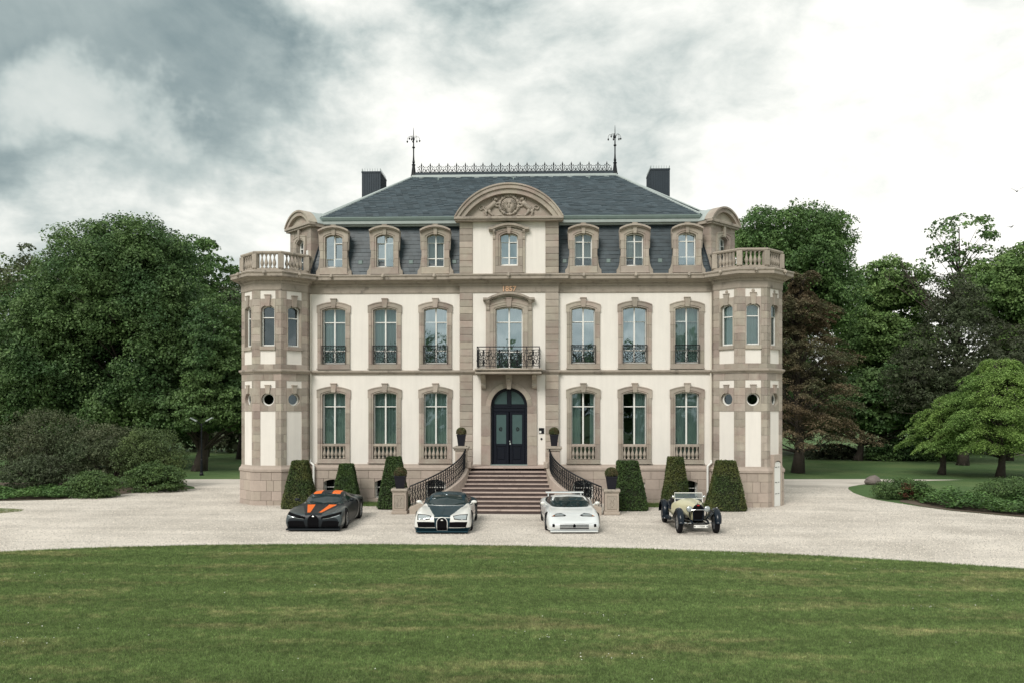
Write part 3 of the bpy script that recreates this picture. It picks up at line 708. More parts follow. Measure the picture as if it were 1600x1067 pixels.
# door surround
DS = empty('door_surround', parent=CH)
for s in (-1, 1):
    for z0, z1 in ((1.73,2.62),(2.62,3.05),(3.05,4.10),(4.10,4.43)):
        MB().cbox(*sorted((s*.85, s*1.275)), -.235, -.08, z0+.003, z1-.003, .008).box(*sorted((s*.84, s*.95)), -.20, .05, z0+.003, z1-.003).build('jamb_stone', 'stone', DS)
    n = 5
    for k in range(n):
        t0 = (pi/2)*k/n; t1 = (pi/2)*(k+1)/n; r0 = .835; r1 = 1.06
        pol = [(r0*math.cos(t0), 4.43+r0*math.sin(t0)), (r1*math.cos(t0), 4.43+r1*math.sin(t0)), (r1*math.cos((t0+t1)/2), 4.43+r1*math.sin((t0+t1)/2)), (r1*math.cos(t1), 4.43+r1*math.sin(t1)), (r0*math.cos(t1), 4.43+r0*math.sin(t1)), (r0*math.cos((t0+t1)/2), 4.43+r0*math.sin((t0+t1)/2))]
        if s < 0: pol = [(-x, z) for x, z in reversed(pol)]
        MB().prism(pol, -.235, .05).build('voussoir', 'stone', DS)
    n = 14; r1 = 1.064
    pol = [(1.275, 4.433), (1.275, 5.868), (.002, 5.868)]+[(r1*math.cos(t), 4.43+r1*math.sin(t)) for t in [pi/2*(1-q/n) for q in range(n+1)]]
    pol = [(max(x,.002), z) for x, z in pol]
    if s < 0: pol = [(-x, z) for x, z in pol]
    else: pol = pol[::-1]
    MB().prism(pol[::-1], -.215, -.1).build('spandrel_stone', 'stone', DS)
def console(w, d, h, y0):
    prof = [(y0, 0), (y0-d, 0), (y0-d, -.1*h), (y0-d*.8, -.25*h), (y0-d*.45, -.42*h), (y0-d*.30, -.62*h), (y0-d*.38, -.78*h), (y0-d*.28, -.93*h), (y0, -h)]
    mb = MB(); n = len(prof); vs = [(-w, y, z) for y, z in prof]+[(w, y, z) for y, z in prof]
    mb._a(vs, [tuple(range(n)), tuple(range(2*n-1, n-1, -1))]+[(i, i+n, (i+1)%n+n, (i+1)%n) for i in range(n)])
    return mb
for s in (-1, 1): child_block('console', DS, lambda: console(.105, .62, .66, -.2), 'stone', (s*1.16, 0, 5.87), key='cons')
MB().prism([(-.085,5.20),(.085,5.20),(.15,5.86),(-.15,5.86)], -.42, -.1).ball((0,-.42,5.6), .085, 8, 6).build('keystone', 'stone', DS)
# door
D = MB(); D.box(-.835,.835,.02,.08,1.76,5.26)
D.mi = 0
door = empty('door', (0,.0,0), 0, CH)
fr = MB(); 
fr.cbox(-.83,-.72,-.02,.06,1.76,4.45); fr.cbox(.72,.83,-.02,.06,1.76,4.45); fr.cbox(-.72,.72,-.03,.06,4.17,4.33,.015); fr.cbox(-.72,.72,-.05,.06,4.33,4.40,.01)
n = 20
for q in range(n):
    t0 = pi*q/n; t1 = pi*(q+1)/n; r0, r1 = .70, .83
    fr.prism([(r0*math.cos(t0), 4.43+r0*math.sin(t0)), (r1*math.cos(t0), 4.43+r1*math.sin(t0)), (r1*math.cos(t1), 4.43+r1*math.sin(t1)), (r0*math.cos(t1), 4.43+r0*math.sin(t1))], -.02, .06)
fr.cbox(-.10,.10,-.03,.06,4.40,5.16,.015); fr.box(-.72,.72,-.01,.06,4.40,4.52)
fr.build('frame', 'door', door)
for s in (-1, 1):
    n = 8; r = .70; pol = [(.10,4.5)]+[(r*math.cos(t), 4.43+r*math.sin(t)) for t in [math.asin(.07/.7)+(math.acos(.1/.7)-math.asin(.07/.7))*q/n for q in range(n+1)]]
    if s < 0: pol = [(-x, z) for x, z in reversed(pol)]
    MB()._a([(x,.02,z) for x, z in pol], [tuple(range(len(pol)))]).build('pane', 'doorglass', door)
    lf = MB(); a0, a1 = (.02, .71) if s > 0 else (-.71, -.02)
    lf.box(a0, a1, .0, .05, 1.76, 4.16)
    lf.cbox(a0, a0+.12, -.03, .0, 1.76, 4.16, .01); lf.cbox(a1-.12, a1, -.03, .0, 1.76, 4.16, .01)
    lf.cbox(a0+.12, a1-.12, -.03, .0, 1.76, 1.92, .01); lf.cbox(a0+.12, a1-.12, -.03, .0, 2.58, 2.70, .01); lf.cbox(a0+.12, a1-.12, -.03, .0, 4.04, 4.16, .01)
    lf.cbox(a0+.17, a1-.17, -.02, .0, 1.98, 2.52, .02)
    lf.build('door_leaf', 'door', door)
    MB()._a([(a0+.12,-.008,2.70),(a1-.12,-.008,2.70),(a1-.12,-.008,4.04),(a0+.12,-.008,4.04)], [(0,1,2,3)]).build('pane', 'doorglass', door)
    # monogram etched on the glass: reversed E on the left leaf, B on the right leaf, each in half an oval
    em = MB(); cx_ = s*.365
    for q in range(8):
        t0 = pi/2+s*-1*0; 
        b0 = -pi/2+pi*q/8; b1 = -pi/2+pi*(q+1)/8; sg = s
        P_ = lambda rr, t: (cx_+sg*(rr*1.25*math.cos(t))-sg*.02, 3.37+rr*math.sin(t))
        quad = [P_(.065,b0), P_(.10,b0), P_(.10,b1), P_(.065,b1)]
        em.prism(quad if sg > 0 else quad[::-1], -.014, -.009)
    em.box(cx_-.045, cx_-.02, -.014, -.009, 3.31, 3.43) if s > 0 else em.box(cx_+.02, cx_+.045, -.014, -.009, 3.31, 3.43)
    for z_ in (3.31, 3.36, 3.41): em.box(*sorted((cx_-.045, cx_+.045)), -.0135, -.009, z_, z_+.02)
    em.build('monogram', 'iron', door)
MB().lathe([(.0,0),(.018,0),(.018,.03),(.028,.05),(.028,.065),(.0,.075)], n=8).build('handle', 'zinc', door).matrix_local = Matrix.Translation((.03,-.03,2.82)) @ Matrix.Rotation(pi/2, 4, 'X')
MB().cbox(.05-.03,.05+.03,-.04,-.03,2.66,2.76,.004).build('handle', 'zinc', door)
MB().cbox(-.85,.85,-.28,.06,1.70,1.765,.01).build('threshold', 'zincg', door)
door.location = (0, .03, 0)
# intercom beside the door
ic = MB().cbox(1.36,1.60,-.18,-.15,3.17,3.43,.006).build('intercom', 'iron', CH)
MB().box(1.38,1.47,-.185,-.18,3.20,3.30).build('screen', 'white', ic)
MB().lathe([(0,0),(.05,0),(.05,.02),(0,.025)], n=12).build('bell_push', 'iron', CH).matrix_local = Matrix.Translation((1.48,-.15,2.93)) @ Matrix.Rotation(pi/2, 4, 'X')
# balcony
bal = MB().cbox(-1.48,1.48,-1.12,-.1,5.86,5.95,.02).cbox(-1.45,1.45,-1.05,-.1,5.95,6.02,.02).cbox(-1.5,1.5,-1.14,-.1,6.02,6.10,.015).build('balcony', 'cornice', CH)
mb = MB(); yr = -1.03
for p_ in ([(-1.39,-.15,0),(-1.39,yr,0),(1.39,yr,0),(1.39,-.15,0)],):
    for z_, r_ in ((7.06,.024),(6.93,.012),(6.2,.014)): mb.tube([(x, y, z_) for x, y, _ in p_], r_, 6)
for x, y in ((-1.39,yr),(1.39,yr),(-.82,yr),(.82,yr),(-1.39,-.2),(1.39,-.2)): mb.tube([(x,y,6.1),(x,y,7.08)], .02, 6)
mb.tube([(0,yr,6.12),(0,yr,7.04)], .014, 6)
mb.xf = Matrix.Translation((0,yr,0)); iron_panel(mb,-1.36,-.85,6.22,6.92); iron_panel(mb,.85,1.36,6.22,6.92); iron_panel(mb,-.79,0,6.22,6.92); iron_panel(mb,0,.79,6.22,6.92)
for s in (-1, 1): mb.xf = xf((s*1.39,-.62,0), pi/2); iron_panel(mb,-.38,.38,6.22,6.92)
mb.xf = None; mb.build('railing', 'iron', bal)
# balcony window
w = make_window(0, -.15, 0, .625, 6.12, 8.83, 8.93, [6.90, 8.25], .20, 'glass_sky', 'curtain', key='c')
surround(w, .20, .63, .86, None, 6.10, 8.83, 8.94, 8.98, 9.16, 8.60, ear=.0, key=('c',), proud=.10, khw=.13, kz=(8.92, 9.30), njamb=3)
for s in (-1, 1):
    child_block('pilaster', w, lambda s=s: MB().cbox(*sorted((s*.862, s*1.06)), -.28, 0, 6.10, 9.18, .01), 'stone')
    child_block('console', w, lambda: console(.075, .20, .50, -.26), 'worn', (s*.96, 0, 9.22), key='cons2')
    MB().ball((s*.96,-.29,6.75), .07, 8, 6).ball((s*.96,-.29,6.9), .05, 6, 5).ball((s*.96,-.29,6.6), .045, 6, 5).build('carving', 'worn', w)
def hood(hw_, z0, z1, yf_, t=.13, key=None):
    mb = MB(); n = 12; pts = [(-hw_,z0)]+[(x, z0+(z1-z0)*max(0,math.cos(x/(hw_*.82)*pi/2))**.9) for x in [-hw_*.82+2*hw_*.82*q/n for q in range(n+1)]]+[(hw_,z0)]
    for i in range(len(pts)-1):
        (xa,za),(xb,zb_) = pts[i], pts[i+1]
        mb.prism([(xa,za),(xb,zb_),(xb,zb_+t),(xa,za+t)], yf_, -.15); mb.prism([(xa,za-.06),(xb,zb_-.06),(xb,zb_),(xa,za)], yf_+.07, -.15)
    return mb
child_block('hood_mould', w, hood(1.17, 9.22, 9.48-.0, -.50, .10), 'cornice')
child_block('tympanum', w, MB().prism([(-.86,9.0),(-.13,9.0),(-.13,9.34),(-.86,9.20)], -.26, -.1).prism([(.13,9.0),(.86,9.0),(.86,9.20),(.13,9.34)], -.26, -.1), 'stone')
# date over the balcony
fc = bpy.data.curves.new('date', 'FONT'); fc.body = '1857'; fc.size = .33; fc.extrude = .02; fc.offset = .006; fc.align_x = 'CENTER'
to = bpy.data.objects.new('tmp', fc); COL.objects.link(to); bpy.context.view_layer.update()
me = bpy.data.meshes.new_from_object(to); bpy.data.objects.remove(to); me.materials.clear(); me.materials.append(M['gold'])
dt = link_mesh('date_numerals', me, CH, (0,-.225,9.635)); dt.rotation_euler = (pi/2,0,0)

# ---- attic of the centre bay -----------------------------------------
mb = MB(); wall_holes(mb, -2.215, 2.215, 10.40, 12.85, [(-.41,.41,10.82,12.30)], -.15, .15)
for s in (-1, 1): mb._a([(s*2.215,-.15,10.4),(s*2.215,2.2,10.4),(s*2.215,2.2,12.85),(s*2.215,-.15,12.85)], [(0,1,2,3)])
mb.build('attic_wall', 'cream', CH)
quoin_run(10.45, 12.80, 8)
w = make_window(0, -.15, 0, .405, 10.84, 12.18, 12.29, [11.20, 11.90], .18, 'glass_sky', 'net', key='a')
surround(w, .18, .41, .62, 10.46, 10.80, 12.17, 12.30, 12.34, 12.48, 12.0, ear=.0, key=('at',), proud=.09, khw=.09, kz=(12.26,12.52), njamb=3)
for s in (-1, 1):
    child_block('pilaster', w, lambda s=s: MB().cbox(*sorted((s*.622, s*.74)), -.25, 0, 10.46, 12.40, .01), 'stone')
    child_block('console', w, lambda: console(.055, .16, .45, -.24), 'worn', (s*.68, 0, 12.42), key='cons3')
child_block('hood_mould', w, hood(.92, 12.42, 12.62, -.42, .10), 'cornice')
# pediment
PD = empty('pediment', parent=CH)
MB().cbox(-2.44,2.44,-.50,-.0,12.80,12.86,.01).cbox(-2.48,2.48,-.56,-.0,12.86,12.98,.02).build('bed_moulding', 'cornice', PD)
def parc(hw_, zc_, n=28, zs=12.98): return arc(-hw_, hw_, zs, zc_, n)
oo, m1, m2, ii = parc(2.48, 14.50), parc(2.42, 14.43), parc(2.26, 14.26), parc(2.02, 14.05)
nseg = 7; n = 28
for k in range(nseg):
    mb = MB()
    for q in range(k*n//nseg, (k+1)*n//nseg):
        mb.prism([ii[q], ii[q+1], m2[q+1], m2[q]], -.44, .0); mb.prism([m2[q], m2[q+1], m1[q+1], m1[q]], -.52, .0); mb.prism([m1[q], m1[q+1], oo[q+1], oo[q]], -.57, .0)
    mb.build('arch_stone', 'stone', PD)
MB().prism([(x, z) for x, z in reversed(ii)]+[(-2.02,12.98),(2.02,12.98)] if False else [(-2.02,12.975)]+[(2.02,12.975)]+list(reversed(ii)), -.20, .0).build('tympanum', 'stone', PD)
mb = MB()
for q in range(n): mb._a([(oo[q][0],-.02,oo[q][1]),(oo[q+1][0],-.02,oo[q+1][1]),(oo[q+1][0],3.4,oo[q+1][1]),(oo[q][0],3.4,oo[q][1])], [(0,1,2,3)])
mb.build('roof_vault', 'lead', PD)
# coat of arms in relief
CA = empty('coat_of_arms', (0,-.20,13.56), 0, PD) if False else None
shield = MB(); 
shield.xf = Matrix.Translation((0,-.20,13.55)) @ Matrix.Rotation(pi/2, 4, 'X')
shield.lathe([(.36,0),(.34,.05),(.30,.07),(0,.08)], n=24)
shield.xf = None
for q in range(30):
    t = 2*pi*q/30; r = .42; shield.ball((r*math.cos(t)*1.02, -.24, 13.55+r*math.sin(t)), .055+.015*(q%3), 6, 4)
for s in (-1, 1):
    for q in range(9):
        t = -1.15+q*.29; shield.tube([(s*.07,-.28,13.57),(s*.32*math.cos(t),-.30,13.55+.32*math.sin(t))], .022, 5)
shield.ball((0,-.28,13.56), .075, 8, 6, (.8,.6,1.9)); shield.ball((-.06,-.31,13.66), .035, 6, 4); shield.ball((.06,-.31,13.66), .035, 6, 4)
for q in range(5): shield.ball((-.16+q*.08,-.26,14.0+.03*math.sin(pi*q/4)), .045, 6, 4)
shield.tube([(-.22,-.25,13.95),(-.1,-.27,13.98),(.1,-.27,13.98),(.22,-.25,13.95)], .04, 6)
for s in (-1, 1): shield.tube(scroll(s*.30, 13.95, .10, pi/2, 1.1, s, .3, 12, -.24), .025, 5)
shield.build('coat_of_arms', 'worn', PD, smooth=True)
for s in (-1, 1):
    li = MB(); y_ = -.24
    P2 = lambda *a: [(s*x, y_, z) for x, z in a]
    def taper(pts, rs): li.tube(P2(*pts), .05, 7, rf=[r_*1.3 for r_ in rs])
    taper(((1.02,13.30),(.94,13.40),(.80,13.52),(.68,13.62),(.62,13.70)), (.06,.09,.085,.095,.07))
    li.ball((s*.62,y_-.02,13.82), .085, 8, 6); li.ball((s*.55,y_-.05,13.80), .045, 6, 5)
    for q in range(9): t = 2*pi*q/9; li.ball((s*.66+.09*math.cos(t), y_, 13.82+.10*math.sin(t)), .04, 6, 4)
    taper(((.64,13.64),(.54,13.62),(.45,13.68)), (.05,.038,.035)); taper(((.66,13.58),(.56,13.50),(.46,13.50)), (.05,.036,.034))
    taper(((1.0,13.32),(1.08,13.22),(1.02,13.12),(1.10,13.05)), (.07,.055,.035,.04)); taper(((.92,13.34),(.88,13.22),(.78,13.12),(.70,13.06)), (.07,.05,.035,.04))
    li.tube(scroll(s*1.26, 13.42, .13, pi if s > 0 else 0, 1.1, -s, .35, 14, y_), .026, 6); taper(((1.02,13.32),(1.12,13.34),(1.16,13.45)), (.03,.026,.024))
    taper(((.68,13.06),(.40,13.10),(.30,13.06)), (.025,.03,.02)); taper(((1.2,13.05),(1.3,13.04)), (.02,.015))
    li.build('lion_relief', 'worn', PD, smooth=True)

# ---- mansard, gutter band, upper roof ----------------------------------
RF = empty('roof', parent=CH)
MB0 = [(-10.55,13.0),(-10.55,1.75),(-9.22,.42-.30)]; 
def octo(xf_, yf_, xs_, ys_): return [(-xs_,12.8),(-xs_,ys_),(-xf_,yf_),(xf_,yf_),(xs_,ys_),(xs_,12.8)]
b0 = octo(9.22,.10,10.6,1.48); b1 = octo(8.72,.78,9.95,2.0)
def slope_slates(mb, A, B, C, D_, row=.155, wid=.26, th=.014, seed=0, skip=None, jit=.10):
    """slates on the quad A-B (bottom, left to right) to D-C (top); A->D left edge, B->C right edge"""
    rnd = random.Random(seed); A, B, C, D_ = map(Vector, (A, B, C, D_)); nrm = (B-A).cross(D_-A).normalized()
    H = ((D_+C)/2-(A+B)/2).length; n = max(1, int(H/row)); u = (B-A).normalized()
    for r in range(n):
        t0, t1 = r/n, min(1, (r+1.25)/n); L0, R0, L1, R1 = A.lerp(D_, t0), B.lerp(C, t0), A.lerp(D_, t1), B.lerp(C, t1)
        # horizontal extents
        w0 = (R0-L0).length; off = (r % 2)*.5*wid+rnd.uniform(-.02,.02); m = int(w0/wid)+2
        l1 = (L1-L0).dot(u); r1 = (R1-L0).dot(u); up = (L1-L0)-u*l1
        for q in range(m):
            a = q*wid-off; b = a+wid-.006; a0, b0_ = max(a, 0), min(b, w0); a1, b1_ = max(a, l1), min(b, r1)
            if b0_-a0 < .02 or b1_-a1 < .005: 
                if b0_-a0 < .02: continue
                a1 = b1_ = min(max((a0+b0_)/2, l1), r1)
            lift = nrm*(th*rnd.uniform(.7,1.5)); base = nrm*.002
            if skip and skip(L0+u*((a0+b0_)/2)+up*.5): continue
            v0, v1 = L0+u*a0+lift, L0+u*b0_+lift; v2, v3 = L0+u*b1_+up+base, L0+u*a1+up+base; w_0, w_1 = L0+u*a0, L0+u*b0_
            mb._a([v0, v1, v2, v3, w_0, w_1], [(0,1,2,3),(4,5,1,0)])
zm0, zm1 = 10.44, 12.86
mb = MB(); mb.frustum(b0, zm0, b1, zm1+.05); mb.build('mansard', 'slate_m', RF)
mb = MB()
def P3(p, z): return (p[0], p[1], z)
def skipd(p):
    return any(abs(p.x-a) < .62 for a in AX) or abs(p.x) < 2.15
for i in (1, 2, 3):
    slope_slates(mb, P3(b0[i],zm0), P3(b0[i+1],zm0), P3(b1[i+1],zm1), P3(b1[i],zm1), .185, .26, .020, i, skipd if i == 2 else None)
for i in (0, 4): slope_slates(mb, P3(b0[i],zm0), P3(b0[i+1],zm0), P3(b1[i+1],zm1), P3(b1[i],zm1), .3, .5, .012, i)
ms = stuff(mb.build('mansard_slates', 'slate_m', RF))
for s in (-1, 1):   # lead covered hips of the mansard
    MB().tube([(s*9.22,.06,zm0),(s*8.72,.74,zm1)], .035, 6).build('mansard_hip', 'lead', RF)
g0 = octo(8.70,.62,9.95,1.87)
cutp = lambda s: ([(-2.3,.5),(-8.70,.45),(-10.0,1.78),(-10.0,12.8)] if s < 0 else [(10.0,12.8),(10.0,1.78),(8.70,.45),(2.3,.5)])
for s in (-1, 1):
    pth = [(-10.0,12.8),(-10.0,1.78),(-8.70,.45),(-2.3,.45)] if s < 0 else [(2.3,.45),(8.70,.45),(10.0,1.78),(10.0,12.8)]
    MB().mould(pth, [(-.5,12.80),(-.10,12.80),(-.08,12.86),(.06,12.88),(.08,13.0),(.02,13.02),(-.5,13.02)]).build('fascia', 'zinc', RF)
    MB().mould(pth, [(-.5,13.02),(.03,13.02),(.08,13.06),(.12,13.16),(.12,13.20),(.02,13.20),(-.3,13.10)]).build('gutter', 'zincg', RF)
e0 = octo(8.78,.42,10.05,1.74); ez = 13.22; rz_ = 16.80; rl, rr_ = (-5.42, 6.6), (5.42, 6.6)
mb = MB()
for i in range(5):
    A, B = e0[i], e0[i+1]
    if i == 2: mb._a([P3(A,ez),P3(B,ez),P3(rr_,rz_),P3(rl,rz_)], [(0,1,2,3)])
    else:
        r_ = rl if i < 2 else rr_; mb._a([P3(A,ez),P3(B,ez),P3(r_,rz_)], [(0,1,2)])
mb._a([P3(e0[5],ez),P3(e0[0],ez),P3(rl,rz_),P3(rr_,rz_)], [(0,1,2,3)])
mb.build('roof_deck', 'slate', RF)
mb = MB()
slope_slates(mb, P3(e0[2],ez), P3(e0[3],ez), P3(rr_,rz_), P3(rl,rz_), .20, .30, .024, 11)
for i in (0, 1): slope_slates(mb, P3(e0[i],ez), P3(e0[i+1],ez), P3(rl,rz_), P3(rl,rz_), .17, .3, .016, 20+i)
for i in (3, 4): slope_slates(mb, P3(e0[i],ez), P3(e0[i+1],ez), P3(rr_,rz_), P3(rr_,rz_), .17, .3, .016, 20+i)
stuff(mb.build('roof_slates', 'slate', RF))
for p, q in ((e0[2],rl),(e0[3],rr_),(e0[1],rl),(e0[4],rr_)):
    MB().tube([P3(p,ez+.02),P3(q,rz_+.02)], .055, 6).build('hip_capping', 'zinc', RF)
MB().box(-5.5,5.5,6.45,6.75,16.72,16.86).build('ridge_flashing', 'zinc', RF)
MB().box(-5.45,5.45,6.5,6.7,16.86,17.0).build('ridge_capping', 'lead', RF)
for k in range(11): MB().box(-.12,.12,-.04,.0,0,.07).build('snow_guard', 'zinc', RF, (-4.95+k*.99, 6.33, 16.60))
for k in range(3): MB().box(-.03,.03,-.08,.0,0,.14).build('roof_hook', 'zincg', RF, (-4.0+k*4.0, 6.0, 16.42))
def crest():
    mb = MB(); mb.lathe([(.012,0),(.03,.04),(.02,.10),(.035,.26),(.02,.34),(.045,.40),(.0,.56)], n=6)
    for s in (-1, 1):
        mb.tube([(s*.02,0,.0),(s*.06,0,.10),(s*.15,0,.30),(s*.10,0,.36),(s*.05,0,.30)], .016, 5)
        mb.tube(scroll(s*.135, .13, .085, -pi/2, 1.0, s, .45, 12), .014, 5); mb.ball((s*.10,0,.36), .03, 6, 4); mb.tube([(s*.15,0,.30),(s*.235,0,.33)], .012, 4)
    mb.ball((.2375,0,.12), .04, 6, 4); mb.tube([(.2375,0,0),(.2375,0,.25)], .012, 4)
    return mb
for k in range(22): child_block('cresting', RF, crest, 'iron', (-4.99+k*.475, 6.6, 17.0), key='crest')
MB().tube([(-5.3,6.6,17.03),(5.3,6.6,17.03)], .02, 5).build('cresting_rail', 'iron', RF)
def finial():
    mb = MB(); mb.lathe([(.16,0),(.13,.10),(.085,.45),(.075,.56),(.10,.58),(.10,.62),(.05,.66),(.075,.74),(.05,.86),(.035,1.1),(.035,1.48),(.08,1.52),(.08,1.56),(.035,1.60),(.03,1.9),(.065,1.96),(.05,2.02),(.022,2.08),(.018,2.4),(.006,2.62)], n=10)
    for k, (a, l, dz) in enumerate(((.3,.33,0),(pi+.5,.24,.06),(pi-.2,.36,-.04),(-.6,.24,-.10),(1.9,.2,0),(-2.0,.2,0))):
        c, s_ = math.cos(a), math.sin(a); P_ = [(.02*c,.02*s_,1.98),(l*.4*c,l*.4*s_,2.12),(l*.8*c,l*.8*s_,2.14),(l*c,l*s_,2.04),(l*c,l*s_,1.94+dz)]
        mb.tube(P_, .010, 5); mb.ball((l*c,l*s_,1.93+dz), .05, 7, 5, (1,1,.8)); mb.ball((l*c,l*s_,1.88+dz), .03, 6, 4)
    return mb
for s in (-1, 1): child_block('finial', RF, finial, 'iron', (s*5.42, 6.6, 16.85), key='fin')
for s in (-1, 1):
    def ch():
        mb = MB(); mb.box(-.50,.50,0,1.7,14.0,15.9); mb.box(-.52,.52,-.02,1.72,15.9,17.55)
        for q in range(9): mb.box(-.51+q*.127,-.49+q*.127,-.045,-.02,15.9,17.5)
        for q in range(12): mb.box(-.545,-.52,.05+q*.145,.07+q*.145,15.9,17.5); mb.box(.52,.545,.05+q*.145,.07+q*.145,15.9,17.5)
        mb.box(-.55,.55,-.05,1.75,17.5,17.58); return mb
    c = child_block('chimney', RF, ch, 'lead', (s*8.05, 8.2, 0), key='chim')
    def sp():
        mb = MB()
        for q in range(8): mb.tube([(-.5+q*.143,-.02,17.58),(-.5+q*.143,-.02,17.74)], .012, 4)
        for q in range(9): 
            for sx in (-1,1): mb.tube([(sx*.52,.0+q*.2,17.58),(sx*.52,.0+q*.2,17.74)], .012, 4)
        return mb
    child_block('spikes', c, sp, 'zinc', key='spk')

# ---- dormers ---------------------------------------------------------------
netk = {0: ('glass_sky', 'dark'), 1: ('glass_sky', 'net'), 2: ('glass', 'net'), 3: ('glass', 'net'), 4: ('glass', 'net'), 5: ('glass_sky', 'dark')}  # dark entries paint an unlit room behind the pane
for i, a in enumerate(AX):
    gk, ck = netk[i]
    w = make_window(a, .0, 0, .405, 10.80, 12.18, 12.30, [11.20, 11.92], .16, gk, ck, key='d')
    surround(w, .16, .41, .635, 10.46, 10.79, 12.18, 12.31, 12.40, 12.58, 11.95, ear=.03, key=('d',), proud=.08, khw=.10, kz=(12.27, 12.70), njamb=3)
    def body():
        mb = MB(); pol = [(-.63,10.44),(.63,10.44),(.63,12.38)]+[(-x, z) for x, z in arc(-.63,.63,12.38,12.56,8)][1:-1]+[(-.63,12.38)]
        n = len(pol); # tube-like cheeks, open at the front
        mb._a([(x,-.06,z) for x, z in pol]+[(x,1.0,z) for x, z in pol], [(j, j+n, (j+1)%n+n, (j+1)%n) for j in range(n)])
        return mb
    child_block('cheek', w, body, 'slate_m', (0,0,0), key='dch')
    def hoodd():
        mb = MB(); n = 10; pts = [(-.70+1.4*q/n, arc_z(-.70+1.4*q/n, .71, 12.40, 12.60)) for q in range(n+1)]
        for q in range(n):
            (xa,za),(xb,zb_) = pts[q], pts[q+1]
            mb.prism([(xa,za+.002),(xb,zb_+.002),(xb,zb_+.085),(xa,za+.085)], -.40, .10)
            mb.prism([(xa,za-.045),(xb,zb_-.045),(xb,zb_),(xa,za)], -.33, .10)
        return mb
    child_block('hood_mould', w, hoodd, 'stone', key='dh')
    for s in (-1, 1):
        def vol(s=s):
            mb = MB(); pol = [(.64,10.44),(.83,10.44),(.82,10.62),(.74,10.72),(.69,10.9),(.665,11.2),(.64,11.3)]
            pol2 = [(.64,11.55),(.68,11.6),(.70,12.1),(.72,12.38),(.64,12.38)]
            for pp in (pol, pol2):
                q = pp if s > 0 else [(-x, z) for x, z in reversed(pp)]
                mb.prism(q, -.20, .02)
            return mb
        child_block('volute', w, vol, 'lead' if False else 'worn', key=('vol', s))
for s in (-1, 1):   # small slate vents between the dormers
    for x in (4.56, 6.92, 2.55): MB().cbox(-.10,.10,-.08,.1,0,.18,.02).build('roof_vent', 'zincg', RF, (s*x, .30, 10.98))

# ---- diagonal corner dormers ------------------------------------------------
for s in (-1, 1):
    ang = s*pi/4; org = (s*9.90, .86, 0)
    CD = empty('corner_dormer', org, ang, CH)
    mb = MB(); wall_holes(mb, -.965, .965, 10.40, 12.85, [(-.36,.36,10.75,12.28)], 0, .2)
    for q in (-1, 1): mb._a([(q*.965,0,10.4),(q*.965,2.2,10.4),(q*.965,2.2,12.85),(q*.965,0,12.85)], [(0,1,2,3)])
    mb.box(-.9,.9,1.2,1.25,10.4,12.8)
    mb.build('wall', 'stone', CD)
    rnd = random.Random(5)
    for k in range(8):
        z0, z1 = 10.44+.3*k, 10.44+.3*(k+1)-.004
        for q in (-1, 1):
            xx = sorted((q*.58, q*.985)); MB().strip_block([(q*.60,-.02),(q*.985,-.02),(q*.985,.9)] if q > 0 else [(-.985,.9),(-.985,-.02),(-.60,-.02)], [(q*.60,.03),(q*.93,.03),(q*.93,.9)] if q > 0 else [(-.93,.9),(-.93,.03),(-.60,.03)], z0, z1, .005).build('stone_block', 'stone', CD)
    d = Vector((0,.0,0)); w = make_window(org[0], org[1], ang, .355, 10.78, 12.10, 12.24, [11.22, 11.85], .16, 'glass', 'net', key='cd')
    surround(w, .16, .36, .56, 10.46, 10.77, 12.10, 12.25, 12.36, 12.46, 11.9, ear=.0, key=('cd',), proud=.08, khw=.09, kz=(12.24, 12.80), njamb=3)
    MB().cbox(-1.20,1.20,-.22,.1,12.80,12.93,.015).cbox(-1.14,1.14,-.16,.1,12.72,12.80,.01).build('bed_moulding', 'cornice', CD)
    for q in (-1, 1): MB().box(*sorted((q*.96, q*1.16)), .1, 1.9, 12.74, 12.93).build('side_moulding', 'cornice', CD)
    n = 18; o_ = arc(-1.20,1.20,12.93,13.62,n); m_ = arc(-1.12,1.12,12.93,13.54,n); i_ = arc(-.90,.90,12.93,13.36,n)
    for k in range(3):
        mb = MB()
        for q in range(k*6, k*6+6): mb.prism([i_[q],i_[q+1],m_[q+1],m_[q]], -.18, .2); mb.prism([m_[q],m_[q+1],o_[q+1],o_[q]], -.24, .2)
        mb.build('arch_stone', 'stone', CD)
    MB().prism([(-.90,12.925),(.90,12.925)]+list(reversed(i_)), -.02, .2).build('tympanum', 'stone', CD)
    mb = MB()
    for q in range(n): mb.prism([(o_[q][0]*.99,o_[q][1]-.04),(o_[q+1][0]*.99,o_[q+1][1]-.04),(o_[q+1][0]*.99,o_[q+1][1]),(o_[q][0]*.99,o_[q][1])], .2, 2.6)
    for yy in (.9, 1.7): 
        for q in range(n): mb.prism([o_[q],o_[q+1],(o_[q+1][0],o_[q+1][1]+.02),(o_[q][0],o_[q][1]+.02)], yy, yy+.03)
    mb.build('roof_vault', 'zinc', CD)
    MB().cbox(-.06,.06,-.06,.0,11.15,11.65,.01).build('sensor_box', 'white', CD, (s*-.72,-.02,0)) if s < 0 else None

# ---- downpipes -------------------------------------------------------------
for s in (-1, 1):
    x = s*9.17
    MB().tube([(x,-.07,9.55),(x,-.07,1.95)], .045, 8).build('downpipe', 'pipe', CH)
    x2 = s*8.98
    MB().tube([(x,-.07,1.96),(x,-.14,1.86),(x2,-.24,1.72),(x2,-.24,.15)], .05, 8).build('downpipe', 'white', CH)

